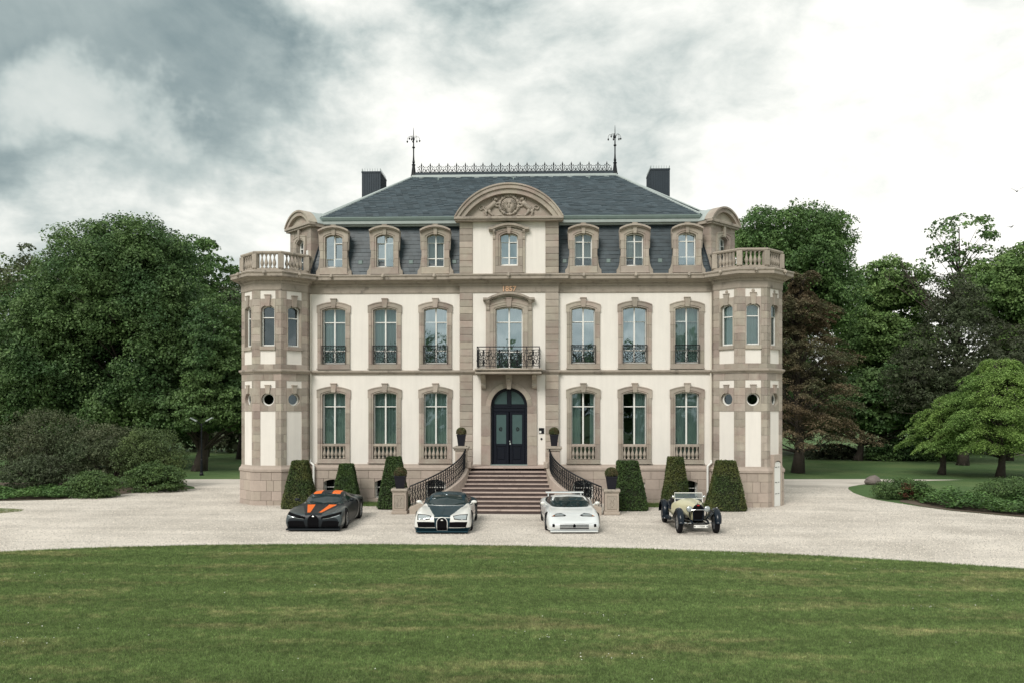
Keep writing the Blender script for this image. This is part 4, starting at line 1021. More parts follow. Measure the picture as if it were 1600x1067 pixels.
# ================================================================ STAIRCASE
ST = empty('staircase', (0,0,0)); tag(ST, 'wide pink sandstone staircase with curved side walls leading up to the front door', 'staircase')
def stair_hw(y):
    """half width between the side walls at depth y"""
    t = min(1, max(0, (-y-1.75)/2.35)); return 1.72+2.25*(1-math.sqrt(max(0, 1-t*t)))
rnd = random.Random(3); NS = 11; RI = 1.73/11; TR = .245
MB().cbox(-1.78,1.78,-1.62,-.2,1.60,1.725,.015).build('landing', 'step', ST)
for k in range(NS):
    zt = 1.73-RI*k; yf_ = -1.66-TR*k; hw_ = min(stair_hw(yf_), 3.55) + .02
    if k == 0: hw_ = 1.62
    cuts = [-hw_, rnd.uniform(-.9,-.3) - (.8 if k > 5 else 0), rnd.uniform(.3,1.0)+(.8 if k > 5 else 0), hw_] if k % 2 else [-hw_, rnd.uniform(-.3,.3), hw_]
    for q in range(len(cuts)-1):
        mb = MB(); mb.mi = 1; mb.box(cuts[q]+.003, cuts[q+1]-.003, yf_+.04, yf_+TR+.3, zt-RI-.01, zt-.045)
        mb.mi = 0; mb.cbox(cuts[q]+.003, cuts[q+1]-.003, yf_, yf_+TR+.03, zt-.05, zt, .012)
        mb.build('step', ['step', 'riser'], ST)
for s in (-1, 1):
    # curved string wall
    n = 18; ctr = []; 
    for q in range(n+1):
        ph_ = pi/2*q/n; ctr.append((s*(1.82+2.10*(1-math.cos(ph_))), -1.85-2.28*math.sin(ph_)))
    ln = [0]
    for q in range(n): ln.append(ln[-1]+(Vector(ctr[q+1])-Vector(ctr[q])).length)
    def top(q): return 1.80-1.52*(ln[q]/ln[-1])**.92
    SW = empty('string_wall', parent=ST)
    def wallseg(q0, q1, w_=.13):
        mb = MB(); ring_ = []
        for q in range(q0, q1+1):
            a = Vector(ctr[max(0,q-1)]); b = Vector(ctr[min(n,q+1)]); t = (b-a).normalized(); nn = Vector((-t.y, t.x)); c = Vector(ctr[q]); h = top(q)
            if q == q0 and q0: c = c.lerp(Vector(ctr[q+1]), .03)
            l, r_ = c-nn*w_, c+nn*w_; ring_.append([(l.x,l.y,-.05),(l.x,l.y,h-.02),((c-nn*(w_-.02)).x,(c-nn*(w_-.02)).y,h),((c+nn*(w_-.02)).x,(c+nn*(w_-.02)).y,h),(r_.x,r_.y,h-.02),(r_.x,r_.y,-.05)])
        vs = [v for r_ in ring_ for v in r_]; fs = []
        for i in range(len(ring_)-1):
            for k in range(5): fs.append((i*6+k, i*6+k+1, (i+1)*6+k+1, (i+1)*6+k))
        fs.append(tuple(range(6))); fs.append(tuple((len(ring_)-1)*6+k for k in range(5,-1,-1)))
        return mb._a(vs, fs)
    for q0, q1 in ((0,4),(4,8),(8,12),(12,15),(15,18)): wallseg(q0, q1).build('coping_stone', 'pink' if True else 'step', SW)
    # railing on it
    mb = MB(); up = lambda q, h: (ctr[q][0], ctr[q][1], top(q)+h)
    def uf(f, h):
        q = min(n-1, int(f)); t = f-q; return (ctr[q][0]*(1-t)+ctr[q+1][0]*t, ctr[q][1]*(1-t)+ctr[q+1][1]*t, (top(q)*(1-t)+top(q+1)*t)+h)
    mb.tube([uf(q, .84) for q in range(n+1)], .032, 6); mb.tube([uf(q, .74) for q in range(n+1)], .010, 4); mb.tube([uf(q, .08) for q in range(n+1)], .014, 4)
    m = 30
    for q in range(m+1):
        f = n*q/m; mb.tube([uf(f, .02), uf(f, .84)], .015, 4)
        if q < m:
            for h in (.22, .48):   # small S-scrolls between the bars
                pts = []
                for t in range(7):
                    a = t/6; pts.append(uf(min(n, f+n/m*(.5+.36*math.sin(a*2*pi))), h-.09+.24*a))
                mb.tube(pts, .013, 4)
            pts = [uf(min(n, f+n/m*(.5+.4*math.cos(a))), .66+.05*math.sin(a)) for a in [2*pi*k/8 for k in range(8)]]
            mb.tube(pts, .010, 4, closed=True)
    mb.build('railing', 'iron', ST)
    # upper and lower pedestals
    up_ = empty('stone_pedestal', (s*2.03, -1.75, 0))
    tag(up_, ('stone pedestal at the top of the %s stair railing beside the front door' % ('left' if s < 0 else 'right')), 'pedestal', 'stone pedestals at the stair ends')
    MB().cbox(-.27,.27,-.27,.27,.0,1.72,.02).cbox(-.25,.25,-.25,.25,1.72,2.48,.015).build('shaft', 'pink', up_)
    MB().cbox(-.30,.30,-.30,.30,2.48,2.56,.015).cbox(-.34,.34,-.34,.34,2.56,2.64,.02).cbox(-.24,.24,-.24,.24,2.64,2.68,.01).build('cap', 'worn', up_)
    MB().cbox(-.16,.16,-.262,-.25,1.86,2.36,.008).build('panel', 'pink', up_)
    MB().cbox(-.10,.10,-.28,.28,1.72,1.98,.03).build('scroll_block', 'pink', up_, (-s*.36, -.02, 0))
    lp = empty('stone_pedestal', (s*4.33, -4.02, 0))
    tag(lp, ('carved stone pedestal at the foot of the %s stair railing' % ('left' if s < 0 else 'right')), 'pedestal', 'stone pedestals at the stair ends')
    MB().cbox(-.32,.32,-.32,.32,0,.12,.02).cbox(-.28,.28,-.28,.28,.12,.88,.015).build('shaft', 'pink', lp)
    MB().cbox(-.30,.30,-.30,.30,.88,.93,.01).cbox(-.335,.335,-.335,.335,.93,1.03,.02).build('cap', 'worn', lp)
    mb = MB(); mb.cbox(-.20,.20,-.288,-.28,.24,.78,.006)
    mb.tube([(-.2,-.29,.24),(.2,-.29,.24),(.2,-.29,.78),(-.2,-.29,.78)], .012, 4, closed=True)
    for q in (-1, 1): mb.tube([(0,-.29,.32),(q*.08,-.295,.44),(q*.03,-.295,.58),(q*.1,-.29,.68)], .014, 5)
    mb.build('carved_panel', 'worn', lp)
# ================================================================ GROUND
M['gravel'] = mat('pale_gravel', (0.61, 0.56, 0.50), 0.95, nscale=26, namt=0.16, bump=0.012, bscale=38, col2=(0.46, 0.42, 0.37), c2scale=0.3, c2lo=0.42, c2hi=0.65)
M['grassg'] = mat('park_grass', (0.058, 0.118, 0.030), 0.95, nscale=8, namt=0.2, bump=0.03, bscale=25, col2=(0.095, 0.150, 0.045), c2scale=0.25)
M['soil'] = mat('bare_soil', (0.10, 0.075, 0.055), 0.95, nscale=12, namt=0.2, bump=0.01, bscale=30)
def lawn_mat(name, base, dry, island=0.0, transl=0.0):
    m = mat(name, base, 0.85, island=island, transl=transl, spec=0.2); t = m.node_tree; N = t.nodes; L = t.links
    rgb = [n for n in N if n.bl_idname == 'ShaderNodeRGB'][0]; geo = [n for n in N if n.bl_idname == 'ShaderNodeNewGeometry'][0]
    tgt = [l.to_socket for l in rgb.outputs[0].links]
    def nz(scale, vec, det=5):
        n = N.new('ShaderNodeTexNoise'); n.inputs['Scale'].default_value = scale; n.inputs['Detail'].default_value = det; n.inputs['Roughness'].default_value = .62; L.new(vec, n.inputs['Vector']); return n.outputs[0]
    def mr(v, a, b, c, d):
        n = N.new('ShaderNodeMapRange'); L.new(v, n.inputs[0]); 
        for i, x in enumerate((a, b, c, d)): n.inputs[i+1].default_value = x
        return n.outputs[0]
    def mth(op, a, b):
        n = N.new('ShaderNodeMath'); n.operation = op
        for i, v in enumerate((a, b)):
            if isinstance(v, (int, float)): n.inputs[i].default_value = v
            else: L.new(v, n.inputs[i])
        return n.outputs[0]
    mp = N.new('ShaderNodeMapping'); mp.inputs['Scale'].default_value = (.30, 1.15, 1); mp.inputs['Rotation'].default_value = (0, 0, .06); L.new(geo.outputs['Position'], mp.inputs[0])
    n1 = nz(.9, mp.outputs[0], 6); n2 = nz(3.2, geo.outputs['Position'], 4); n3 = nz(.16, geo.outputs['Position'], 3)
    s = mth('ADD', mth('MULTIPLY', n1, .62), mth('ADD', mth('MULTIPLY', n2, .26), mth('MULTIPLY', n3, .20)))
    f = mr(s, .54, .72, 0, .78)
    mx = N.new('ShaderNodeMix'); mx.data_type = 'RGBA'; L.new(f, mx.inputs[0]); L.new(rgb.outputs[0], mx.inputs[6]); mx.inputs[7].default_value = (*dry, 1)
    # mower bands running across the lawn
    sp = N.new('ShaderNodeSeparateXYZ'); L.new(geo.outputs['Position'], sp.inputs[0])
    wv = mth('SINE', mth('MULTIPLY', mth('ADD', mth('ADD', sp.outputs['Y'], mth('MULTIPLY', sp.outputs['X'], -.05)), mth('MULTIPLY', n3, 1.2)), 3.4), 0)
    h = N.new('ShaderNodeHueSaturation'); L.new(mx.outputs[2], h.inputs['Color']); L.new(mr(mth('MULTIPLY', wv, mr(n1, .3, .7, 0, 1)), -1, 1, .80, 1.20), h.inputs['Value'])
    h2 = N.new('ShaderNodeHueSaturation'); L.new(h.outputs[0], h2.inputs['Color']); L.new(mr(n2, .25, .75, .72, 1.28), h2.inputs['Value'])
    h3 = N.new('ShaderNodeHueSaturation'); L.new(h2.outputs[0], h3.inputs['Color']); L.new(mr(nz(14, geo.outputs['Position'], 5), .3, .7, .62, 1.38), h3.inputs['Value'])
    for q in tgt: L.new(h3.outputs[0], q)
    return m
M['lawn'] = lawn_mat('lawn_soil_and_thatch', (0.085, 0.120, 0.038), (0.24, 0.20, 0.10))
M['blade'] = lawn_mat('grass_blades', (0.168, 0.245, 0.086), (0.42, 0.36, 0.20), island=.45, transl=.3)
def poly_obj(name, pts, z, m, kind='structure'):
    o = MB()._a([(x, y, z) for x, y in pts], [tuple(range(len(pts)))]).build(name, m); o['kind'] = kind; return o
_m = M['gravel']; _t = _m.node_tree; _p = _t.nodes['Principled BSDF']; _src = _p.inputs['Base Color'].links[0].from_socket     # wheel worn tracks along the drive
_g = _t.nodes.new('ShaderNodeNewGeometry'); _mp = _t.nodes.new('ShaderNodeMapping'); _mp.inputs['Scale'].default_value = (.07, .55, 1); _mp.inputs['Rotation'].default_value = (0, 0, .05); _t.links.new(_g.outputs['Position'], _mp.inputs[0])
_n = _t.nodes.new('ShaderNodeTexNoise'); _n.inputs['Scale'].default_value = 1.6; _n.inputs['Detail'].default_value = 5; _n.inputs['Distortion'].default_value = .6; _t.links.new(_mp.outputs[0], _n.inputs['Vector'])
_r = _t.nodes.new('ShaderNodeMapRange'); _t.links.new(_n.outputs[0], _r.inputs[0]); _r.inputs[1].default_value = .35; _r.inputs[2].default_value = .65; _r.inputs[3].default_value = .84; _r.inputs[4].default_value = 1.10
_h = _t.nodes.new('ShaderNodeHueSaturation'); _t.links.new(_src, _h.inputs['Color']); _t.links.new(_r.outputs[0], _h.inputs['Value']); _t.links.new(_h.outputs[0], _p.inputs['Base Color'])
poly_obj('ground', [(-500,-300),(500,-300),(500,700),(-500,700)], -.012, 'grassg')
DRIVE = [(-60,-9),(-40,-2.5),(-30,-.7),(-23.8,-.1),(-21.5,.55),(-20.3,2.0),(-19.3,4.2),(-17.7,5.6),(-17.3,6.4),(-17.8,7.4),(-19.6,9.4),(-21.6,11.8),(-20.5,12.3),(-17.2,12.5),(-12,13.5),(-12,16),(16.5,15.5),(16.5,13.7),(22,13.9),(27.2,13.6),(24.5,12.7),(22.0,11.7),(19.6,9.9),(18.5,8.6),(18.0,7.3),(17.5,5.2),(17.32,3.3),(17.4,1.8),(17.75,.5),(18.2,-1.0),(18.8,-2.4),(20.6,-4.5),(24.5,-7.4),(30,-10.5),(45,-16),(70,-24),(70,-60),(-60,-60)]
poly_obj('gravel_drive', DRIVE, -.004, 'gravel')
LAWN = [(-60,-62),(-30,-26),(-22,-18.4),(-18,-15.6),(-14.7,-13.85),(-12.2,-13.0),(-9.5,-12.45),(-6.5,-12.15),(-3.5,-12.05),(.5,-12.2),(4.5,-12.6),(8.1,-13.25),(9.85,-13.75),(11.8,-14.4),(14.4,-15.5),(18,-17.3),(24,-21),(34,-29),(70,-62)]
poly_obj('front_lawn', LAWN, .012, 'lawn')
MB()._a([(x, y, -.01) for x, y in LAWN]+[(x, y, .012) for x, y in LAWN], [(i, i+1, i+1+len(LAWN), i+len(LAWN)) for i in range(len(LAWN)-1)]).build('lawn_edge', 'soil')['kind'] = 'structure'
poly_obj('side_lawn', [(-20.4,-3.9),(-20.6,-3.3),(-21.3,-2.95),(-22.3,-2.8),(-40,-4.5),(-55,-9),(-40,-9),(-26,-6.6),(-22,-5.5),(-20.9,-4.7)], .0, 'lawn')
poly_obj('border_grass', [(-9.0,-.12),(-9.0,-1.5),(-6.0,-1.6),(-4.9,-1.45),(-4.7,-.12)], .0, 'grassg')
poly_obj('border_grass', [(9.1,-.12),(9.1,-1.4),(6.0,-1.55),(4.9,-1.45),(4.7,-.12)], .0, 'grassg')
poly_obj('soil_bed', [(-60,-8.7),(-40,-2.3),(-30,-.55),(-23.8,.05),(-21.45,.7),(-20.2,2.15),(-19.1,4.4),(-17.75,5.8),(-17.6,6.5),(-18.4,7.4),(-22,9.5),(-40,10),(-60,8)], .0, 'soil')
poly_obj('soil_bed', [(18.1,1.2),(18.3,-.9),(18.9,-2.3),(20.7,-4.4),(24.6,-7.3),(30,-10.4),(45,-15.9),(45,2),(30,4),(24,4.2),(19.6,3.6)], .0, 'soil')

def pip(P, poly):
    x, y = P[:, 0], P[:, 1]; inside = np.zeros(len(P), bool); n = len(poly)
    for i in range(n):
        x0, y0 = poly[i]; x1, y1 = poly[(i+1) % n]
        if y0 == y1: continue
        c = ((y0 > y) != (y1 > y)) & (x < (x1-x0)*(y-y0)/(y1-y0)+x0); inside ^= c
    return inside
def np_mesh(name, V, m, parent=None, loc=(0,0,0)):
    """V: (n, k, 3) array of n loose k-gons"""
    n, k, _ = V.shape; me = bpy.data.meshes.new(name); me.vertices.add(n*k); me.vertices.foreach_set('co', V.reshape(-1).astype(np.float32))
    me.loops.add(n*k); me.loops.foreach_set('vertex_index', np.arange(n*k, dtype=np.int32)); me.polygons.add(n)
    me.polygons.foreach_set('loop_start', np.arange(0, n*k, k, dtype=np.int32)); me.polygons.foreach_set('loop_total', np.full(n, k, dtype=np.int32))
    me.materials.append(M[m] if isinstance(m, str) else m); me.update(calc_edges=True)
    return link_mesh(name, me, parent, loc)
def blades(name, P, hmin, hmax, w, z0, m, lean=.5):
    n = len(P); a = RNG.uniform(0, 2*pi, n); h = RNG.uniform(hmin, hmax, n); la = RNG.uniform(0, 2*pi, n); ln = RNG.uniform(.1, lean, n)*h
    wd = np.asarray(w)*RNG.uniform(.7, 1.3, n); V = np.zeros((n, 3, 3)); dx, dy = np.cos(a)*wd/2, np.sin(a)*wd/2
    V[:,0] = np.stack([P[:,0]-dx, P[:,1]-dy, np.full(n, z0)], 1); V[:,1] = np.stack([P[:,0]+dx, P[:,1]+dy, np.full(n, z0)], 1)
    V[:,2] = np.stack([P[:,0]+np.cos(la)*ln, P[:,1]+np.sin(la)*ln, z0+h], 1)
    o = np_mesh(name, V, m); o['kind'] = 'stuff'; return o
# front lawn blades, thinner on the ground and broader with distance from the viewpoint
N_ = 1150000; d = np.sqrt(RNG.uniform(12.2**2, 27.5**2, N_)) if False else RNG.uniform(12.2, 27.5, N_)
xc = RNG.uniform(-.66, .66, N_)*d
P = np.stack([1.457+xc*math.cos(TH)-d*math.sin(TH), -38+xc*math.sin(TH)+d*math.cos(TH)], 1)
k = pip(P, LAWN); P = P[k]; dd = d[k]; keep = RNG.uniform(0, 1, len(P)) < .80; P = P[keep]; dd = dd[keep]
blades('lawn_grass', P, .022, .05, .0035+.00042*dd, .010, 'blade', .9)
# taller fringe along the lawn edge
Q = []
for i in range(3, len(LAWN)-3):
    a, b = np.array(LAWN[i]), np.array(LAWN[i+1]); m_ = int(np.linalg.norm(b-a)*420); t = RNG.uniform(0, 1, m_)[:, None]; Q.append(a+(b-a)*t+RNG.normal(0, .03, (m_, 2)))
blades('edge_grass', np.concatenate(Q), .03, .085, .012, .0, 'blade', .8)
Q = RNG.uniform([-9,-1.55],[-4.6,-.1],(9000,2)); Q2 = Q*[-1,1]; blades('border_blades', np.concatenate([Q, Q2]), .04, .10, .014, .0, 'blade', .7)
# rough edge of the park grass beyond the drive
# daisies
cl = RNG.uniform([-12,-25],[13,-12.8],(16,2)); pts = np.concatenate([c+RNG.normal(0, [.5,.18], (int(RNG.integers(3, 16)), 2)) for c in cl]+[RNG.uniform([-14,-26],[14,-12.6],(60,2))]); pts = pts[pip(pts, LAWN)]
M['daisy'] = mat('daisy_white', (0.8, 0.8, 0.74), 0.8)
n = len(pts); V = np.zeros((n, 6, 3)); r = RNG.uniform(.007, .013, n)
for q in range(6): V[:, q] = np.stack([pts[:,0]+r*math.cos(q*pi/3), pts[:,1]+r*math.sin(q*pi/3), .05+RNG.uniform(0, .012, n)], 1)
np_mesh('daisies', V, 'daisy')['kind'] = 'stuff'
# loose pebbles on the drive give it grain
N_ = 150000; d = RNG.uniform(22.5, 46, N_)**1.0; xc = RNG.uniform(-.66, .66, N_)*d
P = np.stack([1.457+xc*math.cos(TH)-d*math.sin(TH), -38+xc*math.sin(TH)+d*math.cos(TH)], 1); k = pip(P, DRIVE) & ~pip(P, LAWN) & ~((np.abs(P[:,0]) < 12.4) & (P[:,1] > -1.4)) & ~((np.abs(P[:,0]) < 3.9) & (P[:,1] > -4.3)); P = P[k]; n = len(P)
M['pebble'] = mat('mixed_pebbles', (0.52, 0.475, 0.42), 0.9, island=.6)
V = np.zeros((n, 2, 4, 3)); r = RNG.uniform(.008, .020, n); a = RNG.uniform(0, 2*pi, n)
c_, s_ = np.cos(a)*r, np.sin(a)*r; zz = np.full(n, -.004)
top = np.stack([P[:,0], P[:,1], zz+r*1.0], 1)
c4 = [np.stack([P[:,0]+c_, P[:,1]+s_, zz], 1), np.stack([P[:,0]-s_, P[:,1]+c_, zz], 1), np.stack([P[:,0]-c_, P[:,1]-s_, zz], 1), np.stack([P[:,0]+s_, P[:,1]-c_, zz], 1)]
VV = np.concatenate([np.stack([c4[i], c4[(i+1)%4], top], 1) for i in range(4)], 0)
# share the apex so that one pebble is one island
me = bpy.data.meshes.new('pebbles'); allv = np.concatenate([np.stack(c4+[top], 1).reshape(-1, 3)]); me.vertices.add(n*5); me.vertices.foreach_set('co', allv.reshape(-1).astype(np.float32))
b = (np.arange(n)*5)[:, None, None]; tri = np.array([[0,1,4],[1,2,4],[2,3,4],[3,0,4]])[None]+b; tri = tri.reshape(-1).astype(np.int32)
me.loops.add(len(tri)); me.loops.foreach_set('vertex_index', tri); me.polygons.add(len(tri)//3); me.polygons.foreach_set('loop_start', np.arange(0, len(tri), 3, dtype=np.int32)); me.polygons.foreach_set('loop_total', np.full(len(tri)//3, 3, dtype=np.int32))
me.materials.append(M['pebble']); me.update(calc_edges=True); link_mesh('pebbles', me)['kind'] = 'stuff'

# ================================================================ FOLIAGE
def leafmat(name, c, c2, transl=.22, isl=.38, sc=.35):
    return mat(name, c, 0.6, island=isl, transl=transl, col2=c2, c2scale=sc, c2lo=.42, c2hi=.6, spec=.35)
M['lf_chest'] = leafmat('chestnut_leaves', (0.120,0.200,0.066), (0.055,0.115,0.038))
M['lf_green'] = leafmat('mid_green_leaves', (0.120,0.210,0.062), (0.080,0.155,0.050))
M['lf_light'] = leafmat('light_green_leaves', (0.165,0.260,0.080), (0.110,0.195,0.060))
M['lf_olive'] = leafmat('olive_leaves', (0.125,0.175,0.060), (0.085,0.130,0.048))
M['lf_brown'] = leafmat('brownish_leaves', (0.100,0.115,0.060), (0.070,0.100,0.046))
M['lf_copper'] = leafmat('copper_leaves', (0.165,0.125,0.075), (0.090,0.100,0.050))
M['lf_dark'] = leafmat('dark_evergreen_leaves', (0.075,0.100,0.050), (0.056,0.062,0.036))
M['lf_weep'] = leafmat('fresh_green_sprays', (0.235,0.360,0.095), (0.165,0.280,0.075))
M['lf_yew'] = leafmat('clipped_yew', (0.065,0.114,0.031), (0.043,0.080,0.026), isl=.45, sc=3.0)
M['lf_yewl'] = leafmat('spreading_yew', (0.105,0.175,0.055), (0.070,0.125,0.042), isl=.4, sc=2.0)
M['lf_yewb'] = leafmat('browning_yew', (0.106,0.121,0.037), (0.057,0.094,0.028), isl=.45, sc=1.2)
M['lf_ivy'] = leafmat('ground_ivy', (0.121,0.220,0.064), (0.071,0.149,0.043), sc=1.0)
M['lf_red'] = leafmat('dead_red_twigs', (0.14,0.045,0.025), (0.08,0.04,0.02))
M['lf_box'] = leafmat('ball_shrub_leaves', (0.085,0.106,0.040), (0.128,0.099,0.050), isl=.45, sc=5)
M['bark'] = mat('bark', (0.060,0.048,0.040), 0.95, nscale=6, namt=.25, bump=.03, bscale=9)
M['core'] = mat('inner_twigs', (0.020,0.026,0.012), 0.95)  # near-black solid filling behind the outer leaves
def unit(n):
    v = RNG.normal(0, 1, (n, 3)); return v/np.linalg.norm(v, axis=1)[:, None]
def leaves_at(C, Nrm, size, aspect=.55, rnd=.8, up=.35, droop=0.0):
    n = len(C); nv = Nrm*.6+unit(n)*rnd+np.array([0,0,up]); nv /= np.linalg.norm(nv, axis=1)[:, None]
    t = np.cross(nv, unit(n)); t /= np.maximum(1e-6, np.linalg.norm(t, axis=1))[:, None]
    if droop: t = t+np.array([0,0,-droop]); t /= np.linalg.norm(t, axis=1)[:, None]
    b = np.cross(nv, t); b /= np.maximum(1e-6, np.linalg.norm(b, axis=1))[:, None]
    s = (size*RNG.uniform(.6, 1.35, n))[:, None]; V = np.zeros((n, 4, 3))
    V[:,0] = C-t*s*.5; V[:,1] = C+b*s*.5*aspect+nv*s*.08; V[:,2] = C+t*s*.5; V[:,3] = C-b*s*.5*aspect+nv*s*.08
    return V
def crown(name, blobs, n, leaf, cr, m, parent, flat=.6, front=.35, inner=.14, zmin=.5, dens=1.0, aspect=.6, droop=0, spread=(.80,1.04), cover=1.6):
    area = np.array([b[3]*b[5]+b[4]*b[5]+b[3]*b[4] for b in blobs]); out = []; tot = area.sum(); centres = []
    for bl, ar in zip(blobs, area):
        c = np.array(bl[:3]); r = np.array(bl[3:6]); nc = max(5, int(cover*4.2*ar/(cr*cr)/pi)); m_ = int(n*ar/tot/nc)
        dr = unit(nc*2); dr = dr[(dr[:,2] > -.75) & ((dr[:,1] < .25) | (RNG.uniform(0,1,len(dr)) > front))][:nc]
        cc = c+dr*r*RNG.uniform(*spread, (len(dr),1)); centres.append(cc)
        # keep clumps that are not buried in another blob
        ok = np.ones(len(cc), bool)
        for b2 in blobs:
            if b2 is bl: continue
            q = (cc-np.array(b2[:3]))/np.array(b2[3:6]); ok &= (q**2).sum(1) > .55
        cc = cc[ok]; dr = dr[ok]
        if not len(cc): continue
        rad = cr*RNG.uniform(.6, 1.3, len(cc))
        mm = np.maximum(6, (m_*(rad/cr)**2).astype(int)); idx = np.repeat(np.arange(len(cc)), mm); k_ = len(idx)
        u = unit(k_); u[:,2] = np.abs(u[:,2])*1.0-.25*(RNG.uniform(0,1,k_) < .4); rr = RNG.uniform(.45, 1.0, k_)**.6
        pos = cc[idx]+u*rad[idx][:,None]*rr[:,None]*np.array([1,1,flat])
        if droop: pos[:,2] -= droop*(np.linalg.norm((pos-cc[idx])[:,:2], axis=1)**2)/cr
        nr = dr[idx]*.5+u*.6; pos = pos[pos[:,2] > zmin] if False else pos
        kk = pos[:,2] > zmin; out.append(leaves_at(pos[kk], nr[kk], leaf, aspect, droop=droop*.8))
        ni = int(inner*m_*len(cc)*.9); ui = unit(ni); pi_ = c+ui*r*(RNG.uniform(.2,.78,(ni,1))); pi_ = pi_[pi_[:,2] > zmin]
        if len(pi_): out.append(leaves_at(pi_, unit(len(pi_)), leaf*1.7, .8))
    o = np_mesh(name, np.concatenate(out), m, parent); return o, np.concatenate(centres)
def spray_tree(label, base, n, leaf, m, tr, R0, ztop, zlow, nb, group, name='tree', shape=.62, sag=.9, seed=1, offx=0.0, width=.16, prof=None, yk=.85):
    """crown made of long arching boughs whose tips hang; leaves sit along them in flat ragged sprays"""
    t = empty(name, (base[0], base[1], 0)); tag(t, label, 'tree', group); rg = np.random.default_rng(seed)
    mb = MB(); K = 8; pts = [(.10*math.sin(q*1.1), .06*math.cos(q), ztop*.82*q/K) for q in range(K+1)]; mb.tube(pts, tr, 9, rf=[tr*(1.35 if q == 0 else 1)*(1-.8*q/K) for q in range(K+1)])
    mb.build('trunk', 'bark', t, smooth=True)
    per = n//nb; C = []; NR = []; lm = MB()
    for b in range(nb):
        a = rg.uniform(0, 2*pi); h = zlow+(ztop-zlow)*rg.uniform(0, 1)**.85; f = (h-zlow)/(ztop-zlow)
        rr = (prof(f) if prof else R0*math.sqrt(max(.02, 1-(f*shape+.22*f*f)**2))*(1-.55*f**3))*rg.uniform(.68, 1.14)
        r0 = rr*rg.uniform(.10,.40); hs = max(zlow*.8, h-.25*rr); L = rr-r0; d = np.array([math.cos(a)+offx*.2, math.sin(a)*yk])
        m_ = int(per*rg.uniform(.5, 1.5)*(.35+rr/R0)); tt = rg.beta(2.2, 1.2, m_); side = rg.normal(0, 1, m_)*width*(1.25-tt*.7)*rr*.55; fan = np.sign(side)*np.abs(side)
        x = (r0+L*tt)*d[0]-d[1]*fan+offx*f; y = (r0+L*tt)*d[1]+d[0]*fan; z = hs+(h-hs)*np.sin(np.minimum(1, tt*1.5)*pi/2)-sag*(tt**3)*.75-np.abs(fan)*.35+rg.normal(0, .045, m_)
        k = z > .75; C.append(np.stack([x, y, z], 1)[k]); NR.append(np.tile([d[0]*.3, d[1]*.3, .8], (k.sum(), 1)))
        if b % 4 == 0: lm.tube([(0,0,hs*.8),(r0*d[0],r0*d[1],hs),((r0+L*.5)*d[0]+offx*f,(r0+L*.5)*d[1],h-.05),((r0+L*.85)*d[0]+offx*f,(r0+L*.85)*d[1],h-sag*.45)], .03, 4, rf=[tr*.25,.04,.025,.008])
    np_mesh('crown', leaves_at(np.concatenate(C), np.concatenate(NR), leaf, .42, .55, .35, droop=.25), m, t); lm.build('limbs', 'bark', t, smooth=True); return t
def tree(label, cat, base, blobs, n, leaf, cr, m, tr=.35, group=None, bare=None, seedlimb=9, name='tree', lean=0, **kw):
    t = empty(name, (base[0], base[1], 0)); tag(t, label, cat, group)
    rel = [(b[0]-base[0], b[1]-base[1], *b[2:]) for b in blobs]
    o, cen = crown('crown', rel, n, leaf, cr, m, t, **kw)
    mb = MB(); topz = max(b[2]+b[5]*.5 for b in rel); lo = min(b[2] for b in rel); tops = max(rel, key=lambda b: b[2])
    K = 8; pts = [(tops[0]*(q/K)**1.4+math.sin(q*1.3)*.12*tr*3, tops[1]*(q/K)**1.4, topz*q/K) for q in range(K+1)]
    rf = [tr*(1.35 if q == 0 else 1)*(1-.85*q/K) for q in range(K+1)]; mb.tube(pts, tr, 9, rf=rf)
    for q in range(7): mb.tube([(math.cos(q*.9)*tr*.8,math.sin(q*.9)*tr*.8,.35),(math.cos(q*.9)*tr*1.35,math.sin(q*.9)*tr*1.35,-.05)], .1, 5, rf=[tr*.25,tr*.15])
    tk = mb.build('trunk', 'bark', t, smooth=True)
    mb = MB(); rnd = random.Random(int(base[0]*10))
    for b in rel:
        for q in range(seedlimb):
            c = cen[rnd.randrange(len(cen))]; h = min(topz*.8, max(1.2, c[2]-rnd.uniform(1, 3.5))); f = (h/topz)**1.4
            s0 = Vector((tops[0]*f, tops[1]*f, h)); e = Vector(c); mid = s0.lerp(e, .5)+Vector((0,0,.35)); r0 = tr*.32*(1-h/topz*.6)
            mb.tube([s0, s0.lerp(mid,.5), mid, e], r0, 5, rf=[r0, r0*.8, r0*.55, r0*.15])
    if mb.v: mb.build('limbs', 'bark', t, smooth=True)
    return t
